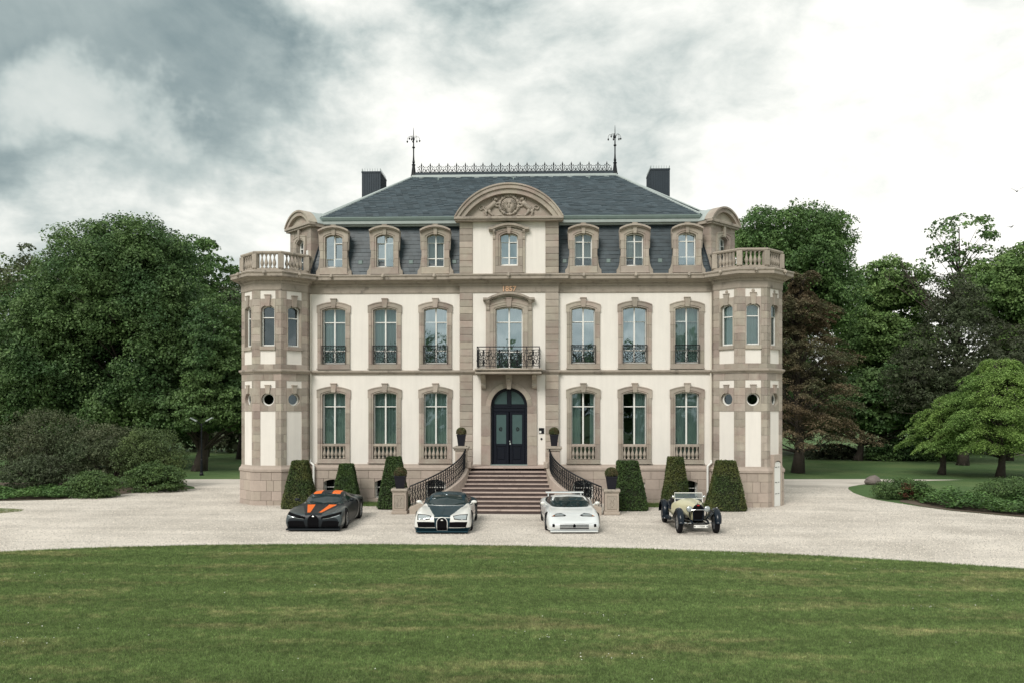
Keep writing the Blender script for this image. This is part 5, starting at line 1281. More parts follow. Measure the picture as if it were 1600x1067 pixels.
TR = {
 'L1': ((-28.9,21.0), [(-28.9,21.0,12.1,5.6,6,5.3),(-33.5,20.8,7.7,5.1,6,5.6),(-25.2,21.1,7.5,2.8,5,6.5),(-28.9,21.0,3.8,6.9,5,2.8),(-27.7,21.0,15.1,3.5,4,2.4),(-36.3,20.7,3.8,3.2,4,2.8)]),
 'L2': ((-49.5,40.3), [(-49.5,40.3,16.0,3.4,5,2.6),(-52.5,40.2,12.9,3.7,5,4.9),(-47.0,40.4,12.9,3.7,5,3.7),(-49,40,7,6,5,5)]),
 'L3': ((-39.9,30.6), [(-40.3,30.6,16.6,1.6,3,1.4),(-38.3,30.7,15.1,1.9,3,1.6),(-41.7,30.5,15.1,1.4,3,1.2)]),
 'L4': ((-29.3,37.0), [(-29.8,37.0,17.6,2.6,4,2.1),(-27.9,37.0,15.1,1.8,4,2.6),(-31.1,36.9,14.2,2.3,4,2.9)]),
 'L5': ((-22.4,19.2), [(-20.9,19.3,7.8,2.0,4,4.5),(-21.8,19.2,4.0,2.5,4,1.8),(-19.8,19.3,4.6,1.8,3,2.3),(-23.4,19.2,4.2,1.8,3,1.5)]),
 'L6': ((-24.6,33.1), [(-24.1,33.2,12.0,1.7,4,3.3),(-25.5,33.1,6.5,2.8,4,4.4),(-23.3,33.2,4.4,3.3,4,3.0)]),
 'R1': ((19.8,28.7), [(21.5,28.7,16.2,4.1,5,4.0),(19.5,28.7,11.9,3.1,5,6.1),(24.1,28.8,12.9,2.3,4,3.6),(18.7,28.6,17.2,2.1,4,2.4),(24.0,28.8,17.7,1.9,3,2.1)]),
 'R2': ((32.7,39.1), [(33.1,39.2,15.1,3.4,4,2.5),(31.0,39.1,10.7,3.5,4,4.1),(34.6,39.2,10.1,3.5,4,4.1),(32.2,39.1,5.4,4.7,4,4.1)]),
 'R3': ((37.3,35.3), [(37.8,35.3,19.1,2.6,3,1.9),(39.5,35.4,17.6,1.7,2.5,1.7),(35.9,35.2,17.0,1.4,2.5,1.1)]),
 'R4': ((40.8,33.4), [(40.6,33.4,14.0,3.0,4,3.3),(42.2,33.5,15.6,2.1,4,2.2),(38.1,33.3,13.4,2.2,4,2.7),(42.2,33.5,10.2,3.2,4,3.2),(44.5,34,12,3,3,5)]),
 'R5': ((34.0,27.2), [(33.3,27.2,12.2,1.4,3,2.5),(32.8,27.1,8.2,3.0,4,4.0),(35.7,27.2,7.2,3.5,4,4.0),(30.3,27.0,6.2,2.0,3,3.0),(39,27.3,6.5,3,3,4)]),
 'R6': ((18.4,18.6), [(19.5,18.7,10.3,1.8,3,2.4),(19.5,18.7,7.1,2.9,4,1.8),(20.0,18.7,4.3,3.4,4,1.5),(18.5,18.6,8.6,1.7,3,3.5)]),
 'R7': ((28.2,33.0), [(29.8,33.0,4.6,4.9,4,3.0),(33.6,33.2,4.2,3.8,4,2.7),(26.0,32.9,4.2,3.2,4,2.2)]),
 'R8': ((30.5,15.5), [(30.6,15.5,6.0,2.4,3.2,1.7),(28.6,15.5,4.4,2.5,3,1.3),(31.6,15.6,3.6,2.4,3,1.2),(29.8,15.5,2.7,2.0,2.6,0.7),(32.6,15.6,5.1,2.0,3,1.8)]),
 'R9': ((27.8,17.5), [(27.8,17.5,3.6,1.9,2.4,1.2),(26.8,17.4,2.8,1.1,1.6,0.7),(29.0,17.5,2.5,1.3,1.8,0.6)]),
}
GT = 'trees around the park lawn'
tree('huge dark green chestnut tree with dense rounded crown, left of the house', 'tree', *TR['L1'], 185000, .185, .95, 'lf_chest', .55, GT, name='chestnut_tree', zmin=1.2, inner=.75, cover=2.2, spread=(.74,1.08), flat=.95)
tree('hazy green tree at the far left, top level with the thin brownish one', 'tree', *TR['L2'], 16000, .34, 1.2, 'lf_olive', .35, GT, zmin=1)
tree('thin brownish treetop poking up left of the big chestnut crown', 'tree', *TR['L3'], 2600, .26, .6, 'lf_brown', .22, GT, zmin=1, inner=0, cover=.9)
tree('loose crowned tall tree between the big chestnut and the left tower', 'tree', *TR['L4'], 15000, .26, .8, 'lf_green', .30, GT, zmin=1, inner=.05, cover=1.1)
tree('green tree with spreading low boughs behind the black lamp post', 'tree', *TR['L5'], 44000, .19, .7, 'lf_chest', .42, GT, zmin=1.6, flat=.7, inner=.4)
tree('dark narrow tree close behind the left tower', 'tree', *TR['L6'], 14000, .28, .9, 'lf_dark', .3, GT, zmin=1.6)
tree('tall mid green tree rising right beside the right tower', 'tree', *TR['R1'], 76000, .20, .8, 'lf_green', .4, GT, zmin=1, inner=.5, cover=1.9, spread=(.74,1.10), flat=.9)
tree('light green tree in the gap between the tall one and the bare branched one', 'tree', *TR['R2'], 52000, .25, .9, 'lf_light', .35, GT, zmin=1, inner=.5, flat=.85)
t3 = tree('tall sparse tree with bare branches standing above the others', 'tree', *TR['R3'], 2900, .28, .6, 'lf_green', .26, GT, zmin=1, inner=0, cover=1.0, seedlimb=12)
tree('green tree with leafy pale crown at the right edge', 'tree', *TR['R4'], 48000, .24, .85, 'lf_light', .35, GT, zmin=1, inner=.5, flat=.85)
tree('dark purplish conifer behind the weeping green tree', 'tree', *TR['R5'], 44000, .21, .75, 'lf_dark', .35, GT, zmin=1, name='conifer_tree', aspect=.35)
spray_tree('copper brown layered tree next to the right tower', (18.8,18.6), 105000, .135, 'lf_copper', .36, 4.4, 13.6, 2.2, 560, GT, name='copper_tree', seed=3, sag=.55, width=.20, prof=lambda f: (4.7 if f < .12 else 4.3-(f-.12)*1.6 if f < .45 else 3.75-(f-.45)*4.6)+.9*math.sin(f*26))
tree('low dark broad tree filling the shade behind the copper one', 'tree', *TR['R7'], 34000, .26, .9, 'lf_chest', .3, GT, zmin=1.0, inner=.6, flat=.9)
spray_tree('fresh green weeping tree with layered sprays on the right lawn', (30.5,15.5), 115000, .115, 'lf_weep', .24, 4.7, 7.6, 1.9, 430, GT, name='weeping_tree', seed=5)
spray_tree('small tree with reddish trunk, its crown merging with the weeping one', (27.8,17.5), 34000, .115, 'lf_weep', .22, 2.7, 5.0, 2.0, 150, GT, seed=8)
mb = MB(); rnd = random.Random(8)     # leafless boughs
for q in range(7):
    p = Vector((-.8-.2*q, 0, 12.0+rnd.uniform(0,1))); d = Vector((-.5-.1*q, rnd.uniform(-.3,.3), 1.0)).normalized(); pts = [p]
    for k in range(5): d = (d+Vector((rnd.uniform(-.3,.15), rnd.uniform(-.2,.2), .05))).normalized(); pts.append(pts[-1]+d*.9)
    mb.tube(pts, .07, 5, rf=[.08,.07,.05,.04,.03,.015])
    for k in range(1, 6):
        for w_ in range(3):
            e = (d+Vector((rnd.uniform(-.9,.9), rnd.uniform(-.6,.6), rnd.uniform(-.1,.7)))).normalized(); mb.tube([pts[k], pts[k]+e*.5, pts[k]+e*rnd.uniform(.7,1.2)+Vector((0,0,.15))], .02, 4, rf=[.03,.02,.008])
mb.build('bare_branches', 'bark', t3)
# far belt of woodland that closes the gaps under and behind the crowns
for nm, xs, y_, hh, lab in (('woodland', np.linspace(-75,-13,24), 46, 11, 'l'), ('woodland', np.linspace(13,75,24), 46, 11.5, 'r')):
    bl = [(x, y_+RNG.uniform(-3,3), RNG.uniform(2.5,hh*.55), 4.2, 4, RNG.uniform(3.0, hh*.55)) for x in xs]
    o, _ = crown(nm, bl, 36000, .42, 1.5, 'lf_dark', None, zmin=-.1, inner=.9); o['kind'] = 'stuff'; o['label'] = 'dark woodland far behind the trees'
bl = [(x, -88+RNG.uniform(-4,4), RNG.uniform(5,8), 6, 4, RNG.uniform(6,10)) for x in np.linspace(-90,90,26)]
o, _ = crown('woodland', bl, 16000, .9, 2.2, 'lf_chest', None, zmin=-.1, inner=.6); o['kind'] = 'stuff'; o['label'] = 'line of trees across the park facing the house'

# ---- shrubs ------------------------------------------------------------
def shrub(label, c, r, n, leaf, cr, m, name='shrub', group=None, **kw):
    t = empty(name, (c[0], c[1], 0)); tag(t, label, 'shrub', group)
    bl = [(0,0,c[2],*r)]+[(r[0]*a, -r[1]*.2, c[2]+r[2]*b, r[0]*.5, r[1]*.7, r[2]*.6) for a, b in kw.pop('lobes', [(-.5,.1),(.5,-.05),(.1,.35)])]
    crown('foliage', bl, n, leaf, cr, m, t, zmin=.01, **kw)
    mb = MB(); rnd = random.Random(int(c[0]*7))
    for q in range(9): a = rnd.uniform(0, 6.28); mb.tube([(0,0,0),(math.cos(a)*r[0]*.3, math.sin(a)*r[1]*.3, c[2]*.7),(math.cos(a)*r[0]*.7, math.sin(a)*r[1]*.7, c[2]+r[2]*.5)], .03, 5, rf=[.05,.035,.01])
    mb.build('stems', 'bark', t); return t
GS = 'shrubs in the planting beds'
shrub('tall olive brown shrub thicket, leftmost in the left bed', (-26.5,8.1,1.9), (3.1,2.2,2.2), 17000, .13, .45, 'lf_brown', group=GS, lobes=[(-.6,.0),(.45,-.1),(.1,.35)], aspect=.4, flat=.8, cover=2.2)
shrub('tall purplish green shrub in the middle of the left bed', (-22.4,7.2,1.6), (2.5,2,1.8), 14000, .13, .42, 'lf_brown', group=GS, aspect=.4, flat=.8, cover=2.2)
shrub('rounded grey green shrub above the two low spreading ones', (-19.9,6.8,1.6), (1.75,1.8,1.65), 14000, .12, .4, 'lf_olive', group=GS, aspect=.4, flat=.8, cover=2.4)
shrub('low dark shrub below the olive thicket, over the ivy', (-25.2,5.1,.8), (1.9,1.2,1.0), 8000, .11, .35, 'lf_dark', group=GS, aspect=.45)
shrub('flat topped spreading yew by the gravel, left of its pair', (-20.4,1.9,.42), (1.15,.95,.82), 13000, .085, .28, 'lf_yewl', group=GS, flat=.45, cover=2.6, droop=.2)
shrub('wide spreading yew by the gravel, right of its pair', (-18.7,4.7,.55), (1.45,1,.98), 14000, .09, .3, 'lf_yewl', group=GS, flat=.45, cover=2.6, droop=.2)
shrub('low spreading yew with a rusty red dead patch beside the boulder', (18.9,2.7,.28), (1.35,1,.66), 11000, .08, .26, 'lf_yewl', group=GS, flat=.5, cover=2.6)
o, _ = crown('dead_patch', [(-.15,-.85,.35,.34,.22,.42),(.45,-.85,.16,.4,.2,.18)], 1500, .06, .14, 'lf_red', [q for q in bpy.data.objects if q.get('label','').startswith('low spreading yew with a rusty')][0], zmin=.01, inner=0)
shrub('dark spreading shrub among the ivy at the right edge', (22.9,.2,.35), (1.9,1.2,.85), 11000, .085, .28, 'lf_yewl', group=GS, flat=.5, cover=2.6, droop=.2)
shrub('glossy green undergrowth bush beneath the trees, left of the reddish trunk', (31.4,33.1,.58), (2.6,1.5,1.2), 7000, .18, .45, 'lf_chest', group=GS)
shrub('small undergrowth bush under the trees behind the reddish trunk', (34.6,33.2,.4), (2.1,1.5,.8), 4500, .18, .4, 'lf_green', group=GS)
shrub('small bush behind the copper brown tree', (26.6,35,.4), (2.4,1.5,.9), 4000, .18, .4, 'lf_dark', group=GS)
def cover(name, poly, n, leaf, hmax, m, lab):
    P = RNG.uniform(np.min(poly,0), np.max(poly,0), (n*3,2)); P = P[pip(P, poly)][:n]; k = len(P)
    hh = hmax*(.45+.55*np.sin(P[:,0]*1.9+np.sin(P[:,1]*2.3))*np.sin(P[:,1]*2.7)); z = np.abs(hh)*RNG.uniform(.25,1,k)+.04
    o = np_mesh(name, leaves_at(np.column_stack([P,z]), np.tile([0,0,1.],(k,1)), leaf, .8, .55, .6), m); o['kind'] = 'stuff'; o['label'] = lab
IV = [(18.9,1.6),(18.7,-.6),(19.2,-2.2),(20.9,-4.2),(24.7,-7.1),(30,-10.2),(36,-12),(36,2.5),(30,3.2),(24,2.9),(20.5,2.2)]
cover('ground_cover', IV, 80000, .12, .78, 'lf_ivy', 'low ivy carpet in the right bed')
cover('ground_cover', [(-34,-1),(-28,-.1),(-23.9,.25),(-21.6,.9),(-20.8,2.3),(-21.5,4.6),(-24,5),(-34,5)], 34000, .11, .40, 'lf_ivy', 'low ivy carpet in the left bed')

# ---- clipped yew pyramids ---------------------------------------------------
def topiary(label, x, y, w0, w1, h, m='lf_yew', d0=None, dxt=0.0, ns=9500):
    t = empty('clipped_yew', (x, y, 0)); tag(t, label, 'topiary', 'clipped yew pyramids along the house wall')
    d0 = d0 or w0; k = w1/w0; n = 20
    def sup(a, wx, wy, e=.42): c, s_ = math.cos(a), math.sin(a); return (wx/2*abs(c)**e*math.copysign(1,c), wy/2*abs(s_)**e*math.copysign(1,s_))
    wid = lambda f: 1+(k-1)*f if f > .05 else 1-.10*(1-f/.05)
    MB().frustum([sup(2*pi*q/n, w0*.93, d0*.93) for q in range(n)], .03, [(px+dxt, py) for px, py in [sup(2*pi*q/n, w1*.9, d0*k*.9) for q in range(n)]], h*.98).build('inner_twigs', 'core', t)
    N2 = ns; f = RNG.uniform(0, 1, N2)**1.1; ww = np.array([wid(q) for q in f]); sd_ = RNG.integers(0, 4, N2); u_ = RNG.uniform(-1, 1, N2)
    sx = np.select([sd_ == 0, sd_ == 1, sd_ == 2], [u_, np.ones(N2), u_], -np.ones(N2)); sy = np.select([sd_ == 0, sd_ == 1, sd_ == 2], [-np.ones(N2), u_, np.ones(N2)], u_)
    nn_ = (np.abs(sx)**6+np.abs(sy)**6)**(1/6); c, s_ = sx/nn_, sy/nn_; a = np.arctan2(s_, c)
    px = w0*ww/2*c+dxt*f; py = d0*ww/2*s_; jit = np.abs(RNG.normal(0, .03, N2))+.018*np.sin(a*3+f*6)+.012*np.sin(a*11+f*17)-.012
    pos = np.stack([px*(1+jit), py*(1+jit), f*h+RNG.normal(0,.01,N2)], 1); nr = np.stack([c, s_, np.full(N2,.25)], 1)
    tn = int(ns*.14); u = RNG.uniform(-1, 1, (tn,2)); pt = np.stack([u[:,0]*w1*.47+dxt, u[:,1]*d0*k*.47, h+RNG.normal(0,.014,tn)], 1)
    o = np_mesh('foliage', np.concatenate([leaves_at(pos, nr, .075, .5, .8, .2), leaves_at(pt, np.tile([0,0,1.],(tn,1)), .07, .5, .6, .3)]), m, t); return t
topiary('wide dark yew pyramid beside the left tower', -9.05,-2.15, 1.42, .60, 2.03, 'lf_yewb')
topiary('slim yew pyramid behind the orange striped car', -7.22,-1.25, 1.22, .56, 1.83)
topiary('tall dark yew pyramid left of the left lower stair pedestal', -4.92,-2.2, 1.32, .58, 2.20)
topiary('yew pyramid with one straight side, right of the lower stair pedestal', 5.32,-2.35, 1.36, .84, 2.06, dxt=-.16)
topiary('tall slim yew pyramid behind the cream and black roadster', 7.40,-1.1, 1.20, .62, 2.16, 'lf_yewb')
topiary('widest bright green yew pyramid beside the right tower', 9.35,-2.25, 1.60, .74, 2.07, 'lf_yewb')

# ---- planters ---------------------------------------------------------------
def planter(label, x, y, z, s=1.0, seed=0, ht=.52):
    t = empty('potted_shrub', (x, y, z)); tag(t, label, 'planter', 'potted ball shrubs on the stair pedestals')
    a, b = .155*s, .22*s
    MB().frustum([(-a,-a),(a,-a),(a,a),(-a,a)], 0, [(-b,-b),(b,-b),(b,b),(-b,b)], ht-.05).frustum([(-b-.012,-b-.012),(b+.012,-b-.012),(b+.012,b+.012),(-b-.012,b+.012)], ht-.05, [(-b-.012,-b-.012),(b+.012,-b-.012),(b+.012,b+.012),(-b-.012,b+.012)], ht).build('pot', 'pot', t)
    u = unit(2600); u[:,2] = np.where(u[:,2] < -.35, -u[:,2], u[:,2]); r = .26*s
    pos = np.array([0,0,ht+r*.42])+u*r*RNG.uniform(.82,1.06,(2600,1))*[1,1,.95]
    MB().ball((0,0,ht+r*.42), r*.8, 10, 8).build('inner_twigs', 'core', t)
    np_mesh('foliage', leaves_at(pos, u, .05, .5, .6, .1), 'lf_box', t)
planter('potted ball shrub on the left lower stair pedestal', -4.33,-4.02,1.03,1.0)
planter('potted ball shrub on the right lower stair pedestal', 4.33,-4.02,1.03,1.0)
planter('potted ball shrub on the left upper pedestal, left of the front door', -2.03,-1.75,2.68,.84,ht=.50)
planter('potted ball shrub on the right upper pedestal by the intercom', 2.03,-1.75,2.68,.84,ht=.50)

# ---- lamp, boulder, wall, birds -----------------------------------------------
lp = empty('street_lamp', (-20.6,15.2,0)); tag(lp, 'black lamp post with two pale angled heads on the left park lawn', 'lamp')
MB().lathe([(.13,0),(.13,.1),(.09,.2),(.07,1.0),(.05,1.05),(.045,3.3),(.03,3.4)], n=10).build('pole', 'iron', lp)
for s in (-1, 1):
    MB().tube([(0,0,3.2),(s*.18,0,3.42),(s*.34,0,3.52)], .022, 6).build('arm', 'iron', lp)
    mb = MB(); mb.xf = Matrix.Translation((s*.52,0,3.62)) @ Matrix.Rotation(-s*.5, 4, 'Y'); mb.cbox(-.24,.24,-.12,.12,-.03,.05,.02); mb.build('lamp_head', 'zinc', lp)
bpy.context.view_layer.update()
rnd = random.Random(4); mb = MB(); n, m_ = 12, 8
mb.lathe([(max(.02,.46*math.sin(pi*min(.97,i/m_*.9+.12))**.5), -.05+.55*i/m_) for i in range(m_+1)], n=n)
mb.v = [(x*1.15*(1+.16*math.sin(x*7+z*5)+rnd.uniform(-.05,.05)), y*.8*(1+.14*math.sin(y*9+z*4)), z*(1+.12*math.sin(x*5))) for x, y, z in mb.v]
M['rock'] = mat('grey_boulder_stone', (0.16,0.135,0.125), .9, nscale=5, namt=.25, bump=.03, bscale=8)
tag(mb.build('boulder', 'rock', None, (20.4,10.1,0)), 'grey boulder on the gravel edge beside the low yew', 'boulder')
gw = empty('garden_wall', (47.1,41.6,0), .03); tag(gw, 'low stone wall with vertical railing at the right edge under the trees', 'wall')
MB().cbox(-2.3,2.6,-.2,.2,-.3,.35,.02).build('base', 'worn', gw); MB().cbox(-2.35,2.65,-.26,.26,.35,.47,.02).build('coping', 'worn', gw)
mb = MB()
for q in range(24): mb.box(-2.2+q*.2,-2.12+q*.2,-.03,.03,.47,1.5)
mb.box(-2.3,2.6,-.035,.035,1.4,1.46); mb.build('railing', 'zincg', gw)
def bird(label, x, y, z, rz, fl):
    mb = MB(); mb.ball((0,0,0), .10, 8, 6, (2.1,.8,.7)); mb.ball((.22,0,.04), .05, 6, 5); mb.tube([(.26,0,.04),(.33,0,.03)], .01, 4, rf=[.015,.003]); mb.box(-.36,-.15,-.05,.05,-.01,.01)
    b = empty('bird', (x,y,z), rz); tag(b, label, 'bird', 'birds in the right sky'); mb.build('body', 'iron', b)
    for s in (-1, 1):
        w_ = MB(); w_._a([(.12,s*.05,.02),(-.10,s*.05,.02),(-.06,s*.32,.02+fl),(.10,s*.30,.03+fl),(-.16,s*.58,fl*1.3),(-.08,s*.60,fl*1.3)], [(0,1,2,3),(3,2,4,5)]); 
        v0 = list(w_.v); w_._a([(x_,y_,z_-.015) for x_,y_,z_ in v0], [(3,2,1,0),(5,4,2,3)]); w_.build('wing', 'iron', b)
bird('dark bird flying high at the right edge', 53.1,53.9,27.9, 1.2, .25)
bird('smaller lower dark bird near the right edge', 69.4,84.4,30.6, .3, .12)
# ================================================================ CARS
def paint(name, c, rough=.32, metal=0.0, coat=.7, flake=0.0, spec=.5): return mat(name, c, rough, metal, coat=coat, spec=spec, nscale=(60 if flake else 0), namt=flake)
M['carbon'] = paint('exposed_carbon', (0.014,0.018,0.022), .45, 0, coat=.08, flake=.08, spec=.18)
M['orange'] = paint('orange_stripe', (0.80,0.15,0.012), .5, coat=.1)
M['ringm'] = mat('brushed_bright_metal', (0.78,0.78,0.77), .4, metal=.5)
M['cwhite'] = paint('pearl_white_paint', (0.72,0.72,0.69), .3)
M['cblue'] = paint('dark_blue_carbon', (0.008,0.030,0.043), .35, 0, coat=.08, spec=.18)
M['csilver'] = paint('silver_white_paint', (0.72,0.75,0.755), .3, .15)
M['cyel'] = paint('pale_yellow_paint', (0.60,0.57,0.38), .35)
M['cblack'] = paint('black_paint', (0.004,0.009,0.016), .25, coat=.15, spec=.25)
M['trim'] = mat('black_trim', (0.004,0.005,0.006), .6, spec=.2)
M['mesh'] = mat('dark_grille_mesh', (0.002,0.002,0.003), .7, spec=.1)  # near-black also paints the shaded depth of intakes, ducts and vents
M['rubber'] = mat('tyre_rubber', (0.007,0.007,0.009), .8, spec=.2)
M['chrome'] = mat('polished_metal', (0.75,0.76,0.76), .16, metal=1.0)
M['alloy'] = mat('alloy_rim', (0.34,0.35,0.36), .35, metal=.8)
M['lamp'] = mat('lamp_glass', (0.38,0.42,0.43), .08, metal=.35, coat=1)
M['lampd'] = mat('smoked_lamp_glass', (0.03,0.034,0.038), .1, coat=1)
M['screen'] = mat('windscreen_glass', (0.010,0.024,0.027), .05, coat=.2, spec=.45)
M['leather'] = mat('black_leather', (0.012,0.011,0.010), .5)
M['redem'] = mat('red_enamel', (0.45,0.015,0.012), .3)
M['amber'] = mat('amber_lens', (0.6,0.2,0.03), .2)
def cr_(P, k):
    """Catmull-Rom resampling along axis 0 of an array of control points"""
    P = np.asarray(P, float); n = len(P); E = np.concatenate([[2*P[0]-P[1]], P, [2*P[-1]-P[-2]]]); out = []
    for i in range(n-1):
        p0, p1, p2, p3 = E[i], E[i+1], E[i+2], E[i+3]
        for t in np.linspace(0, 1, k, endpoint=False): out.append(.5*((2*p1)+(-p0+p2)*t+(2*p0-5*p1+4*p2-p3)*t*t+(-p0+3*p1-3*p2+p3)*t**3))
    out.append(P[-1]); return np.array(out)
def car_shell(stations, matf, mats, wheels, name='body', parent=None, ky=6, kx=4):
    ctl = np.array([[(x, y, zm(z)) for x, z in sec] for y, sec in stations]); ctl[:, :, 0] = np.maximum(ctl[:, :, 0], 0)
    G = cr_(ctl, ky); G = np.swapaxes(cr_(np.swapaxes(G, 0, 1), kx), 0, 1); G[:, 0, 0] = 0; G[:, -1, 0] = 0
    a, b, _ = G.shape; full = np.concatenate([G, G[:, -2:0:-1]*[-1,1,1]], 1); nb = full.shape[1]
    me = bpy.data.meshes.new(name); V = full.reshape(-1, 3).tolist(); Fs = []; mi = []
    for i in range(a-1):
        for j in range(nb):
            f = (i*nb+j, i*nb+(j+1)%nb, (i+1)*nb+(j+1)%nb, (i+1)*nb+j); Fs.append(f)
            c = [(V[f[0]][q]+V[f[2]][q])/2 for q in range(3)]; mi.append(matf(abs(c[0]), c[1], c[2]))
    Fs.append(tuple(range(nb))[::-1]); mi.append(0); Fs.append(tuple((a-1)*nb+j for j in range(nb))); mi.append(0)
    me.from_pydata(V, [], Fs)
    for m in mats: me.materials.append(M[m])
    me.polygons.foreach_set('material_index', mi); me.polygons.foreach_set('use_smooth', [True]*len(Fs)); me.update()
    import bmesh
    bm = bmesh.new(); bm.from_mesh(me); bmesh.ops.recalc_face_normals(bm, faces=bm.faces); bm.to_mesh(me); bm.free()
    bvh = BVHTree.FromPolygons([Vector(v) for v in V], Fs)
    o = bpy.data.objects.new('tmp', me); COL.objects.link(o)
    mb = MB()
    for (wx, wy, wr) in wheels:
        for s in (-1, 1):
            n = 28; ring = [(wy+(wr+.03)*math.cos(2*pi*q/n), wr+(wr+.03)*math.sin(2*pi*q/n)) for q in range(n)]; x0, x1 = sorted((s*(wx-.20), s*(wx+.4)))
            mb._a([(x0,y,z) for y, z in ring]+[(x1,y,z) for y, z in ring], [tuple(range(n))[::-1], tuple(range(n,2*n))]+[(i,(i+1)%n,(i+1)%n+n,i+n) for i in range(n)])
    if wheels:
        ct = mb.build('tmpc', 'trim'); ct.data.materials.clear()
        for m in mats: ct.data.materials.append(M[m])
        bm = bmesh.new(); bm.from_mesh(ct.data); bmesh.ops.recalc_face_normals(bm, faces=bm.faces); bm.to_mesh(ct.data); bm.free()
        ct.data.polygons.foreach_set('material_index', [len(mats)-1]*len(ct.data.polygons))
        md = o.modifiers.new('b', 'BOOLEAN'); md.operation = 'DIFFERENCE'; md.object = ct; md.solver = 'EXACT'
        bpy.context.view_layer.update(); dg = bpy.context.evaluated_depsgraph_get(); me2 = bpy.data.meshes.new_from_object(o.evaluated_get(dg)); me2.name = name
        bpy.data.objects.remove(ct); bpy.data.objects.remove(o)
        if len(me2.polygons) < 50: me2 = me
    else: me2 = me; bpy.data.objects.remove(o)
    return link_mesh(name, me2, parent), bvh
ZM = None
def zm(z): return float(np.interp(z, *ZM)) if ZM else z
def resam(pts, n):
    P = [Vector(p) for p in pts]; L = [0]
    for i in range(len(P)-1): L.append(L[-1]+(P[i+1]-P[i]).length)
    out = []
    for k in range(n+1):
        s = L[-1]*k/n; i = 0
        while i < len(P)-2 and s > L[i+1]: i += 1
        t = (s-L[i])/max(1e-9, L[i+1]-L[i]); out.append(P[i].lerp(P[i+1], min(1, t)))
    return out
def patch(name, bvh, A, B, m, parent, axis='y', off=.006, n=12, k=5, mirror=False, thick=.012):
    """panel between two outlines A and B wrapped on the shell. axis y: outlines in x,z seen from the front; z: x,y seen from above; x: y,z seen from the side"""
    res = []
    for s in ((1, -1) if mirror else (1,)):
        zf = (lambda p: (p[0], zm(p[1]))) if axis != 'z' else (lambda p: p); a, b = resam([zf(p) for p in A], n), resam([zf(p) for p in B], n); g = []; last = None
        for i in range(n+1):
            for j in range(k+1):
                p = a[i].lerp(b[i], j/k); u, v = p.x, p.y
                if axis == 'y': o_, d = Vector((u*s, -6, v)), Vector((0,1,0))
                elif axis == 'z': o_, d = Vector((u*s, v, 4)), Vector((0,0,-1))
                else: o_, d = Vector((4*s, u, v)), Vector((-s,0,0))
                h = bvh.ray_cast(o_, d)
                if h[0] is None: pt = last if last is not None else Vector((u*s, 0, v))
                else:
                    nn = h[1] if h[1].dot(d) < 0 else -h[1]; pt = h[0]+nn*off
                last = pt; g.append(pt)
        mb = MB(); fs = [(i*(k+1)+j, (i+1)*(k+1)+j, (i+1)*(k+1)+j+1, i*(k+1)+j+1) for i in range(n) for j in range(k)]
        mb._a(g, fs); o = mb.build(name, m, parent, smooth=True); res.append(o)
    return res
def wheel(parent, x, y, r, w, side, spokes=10, rimr=.70, rim='alloy', flat=True, steer=0):
    mb = MB(); mb.xf = Matrix.Rotation(pi/2, 4, 'Y')
    mb.lathe([(r*rimr,-w/2),(r*.90,-w/2),(r*.975,-w*.42),(r,-w*.25),(r,w*.25),(r*.975,w*.42),(r*.90,w/2),(r*rimr,w/2),(r*rimr,-w/2)], n=28, cap=False)
    t = mb.build('wheel', 'rubber', parent, (x, y, r), steer, smooth=True)
    mb = MB(); mb.xf = Matrix.Rotation(pi/2, 4, 'Y'); mb.lathe([(r*rimr,-w*.45),(r*rimr*.93,-w*.40),(r*rimr*.93,w*.40),(r*rimr,w*.45)], n=28, cap=False)
    mb.lathe([(.0,side*w*.30),(.05,side*w*.32),(.06,side*w*.24),(.06,side*w*.05)], n=12)
    mb.xf = None
    for q in range(spokes):
        a = 2*pi*q/spokes; rm = Matrix.Rotation(a, 4, 'X'); mb.xf = rm; hw_ = r*rimr*(.07 if spokes > 8 else .11)
        mb._a([(side*w*.34,-hw_*.7,.04),(side*w*.34,hw_*.7,.04),(side*w*.40,hw_*1.2,r*rimr*.95),(side*w*.40,-hw_*1.2,r*rimr*.95),(side*w*.22,-hw_*.7,.04),(side*w*.22,hw_*.7,.04),(side*w*.28,hw_*1.2,r*rimr*.95),(side*w*.28,-hw_*1.2,r*rimr*.95)], [(0,1,2,3),(7,6,5,4),(0,3,7,4),(1,5,6,2)])
    mb.xf = None; mb.build('rim', rim, t)
    mb = MB(); mb.xf = Matrix.Rotation(pi/2, 4, 'Y'); mb.lathe([(.0,side*w*.02),(r*rimr*.8,side*w*.02),(r*rimr*.8,side*w*.06),(.0,side*w*.06)], n=20); mb.build('brake_disc', 'alloy' if flat else 'trim', t)
    return t
def at(xc, zc): return (1.457+xc*math.cos(TH)-zc*math.sin(TH), -38+xc*math.sin(TH)+zc*math.cos(TH), 0)
GC = 'cars parked in front of the house'
def horseshoe(n=24, w=.2, z0=.15, z1=.60, flare=.9):
    pts = []
    for q in range(n+1):
        t = q/n; a = pi*1.18*(t-.5); pts.append((w*math.sin(a)*(1.0 if abs(a) < pi/2 else 1), z1-w*1.05+w*1.05*math.cos(a) if abs(a) < pi/2 else z1-w*1.05-(abs(a)-pi/2)*w*5.2))
    zmin = min(p[1] for p in pts); k = (z1-w*1.05-z0)/max(1e-6, z1-w*1.05-zmin)
    return [(x, z if z > z1-w*1.05 else z1-w*1.05-(z1-w*1.05-z)*k) for x, z in pts]

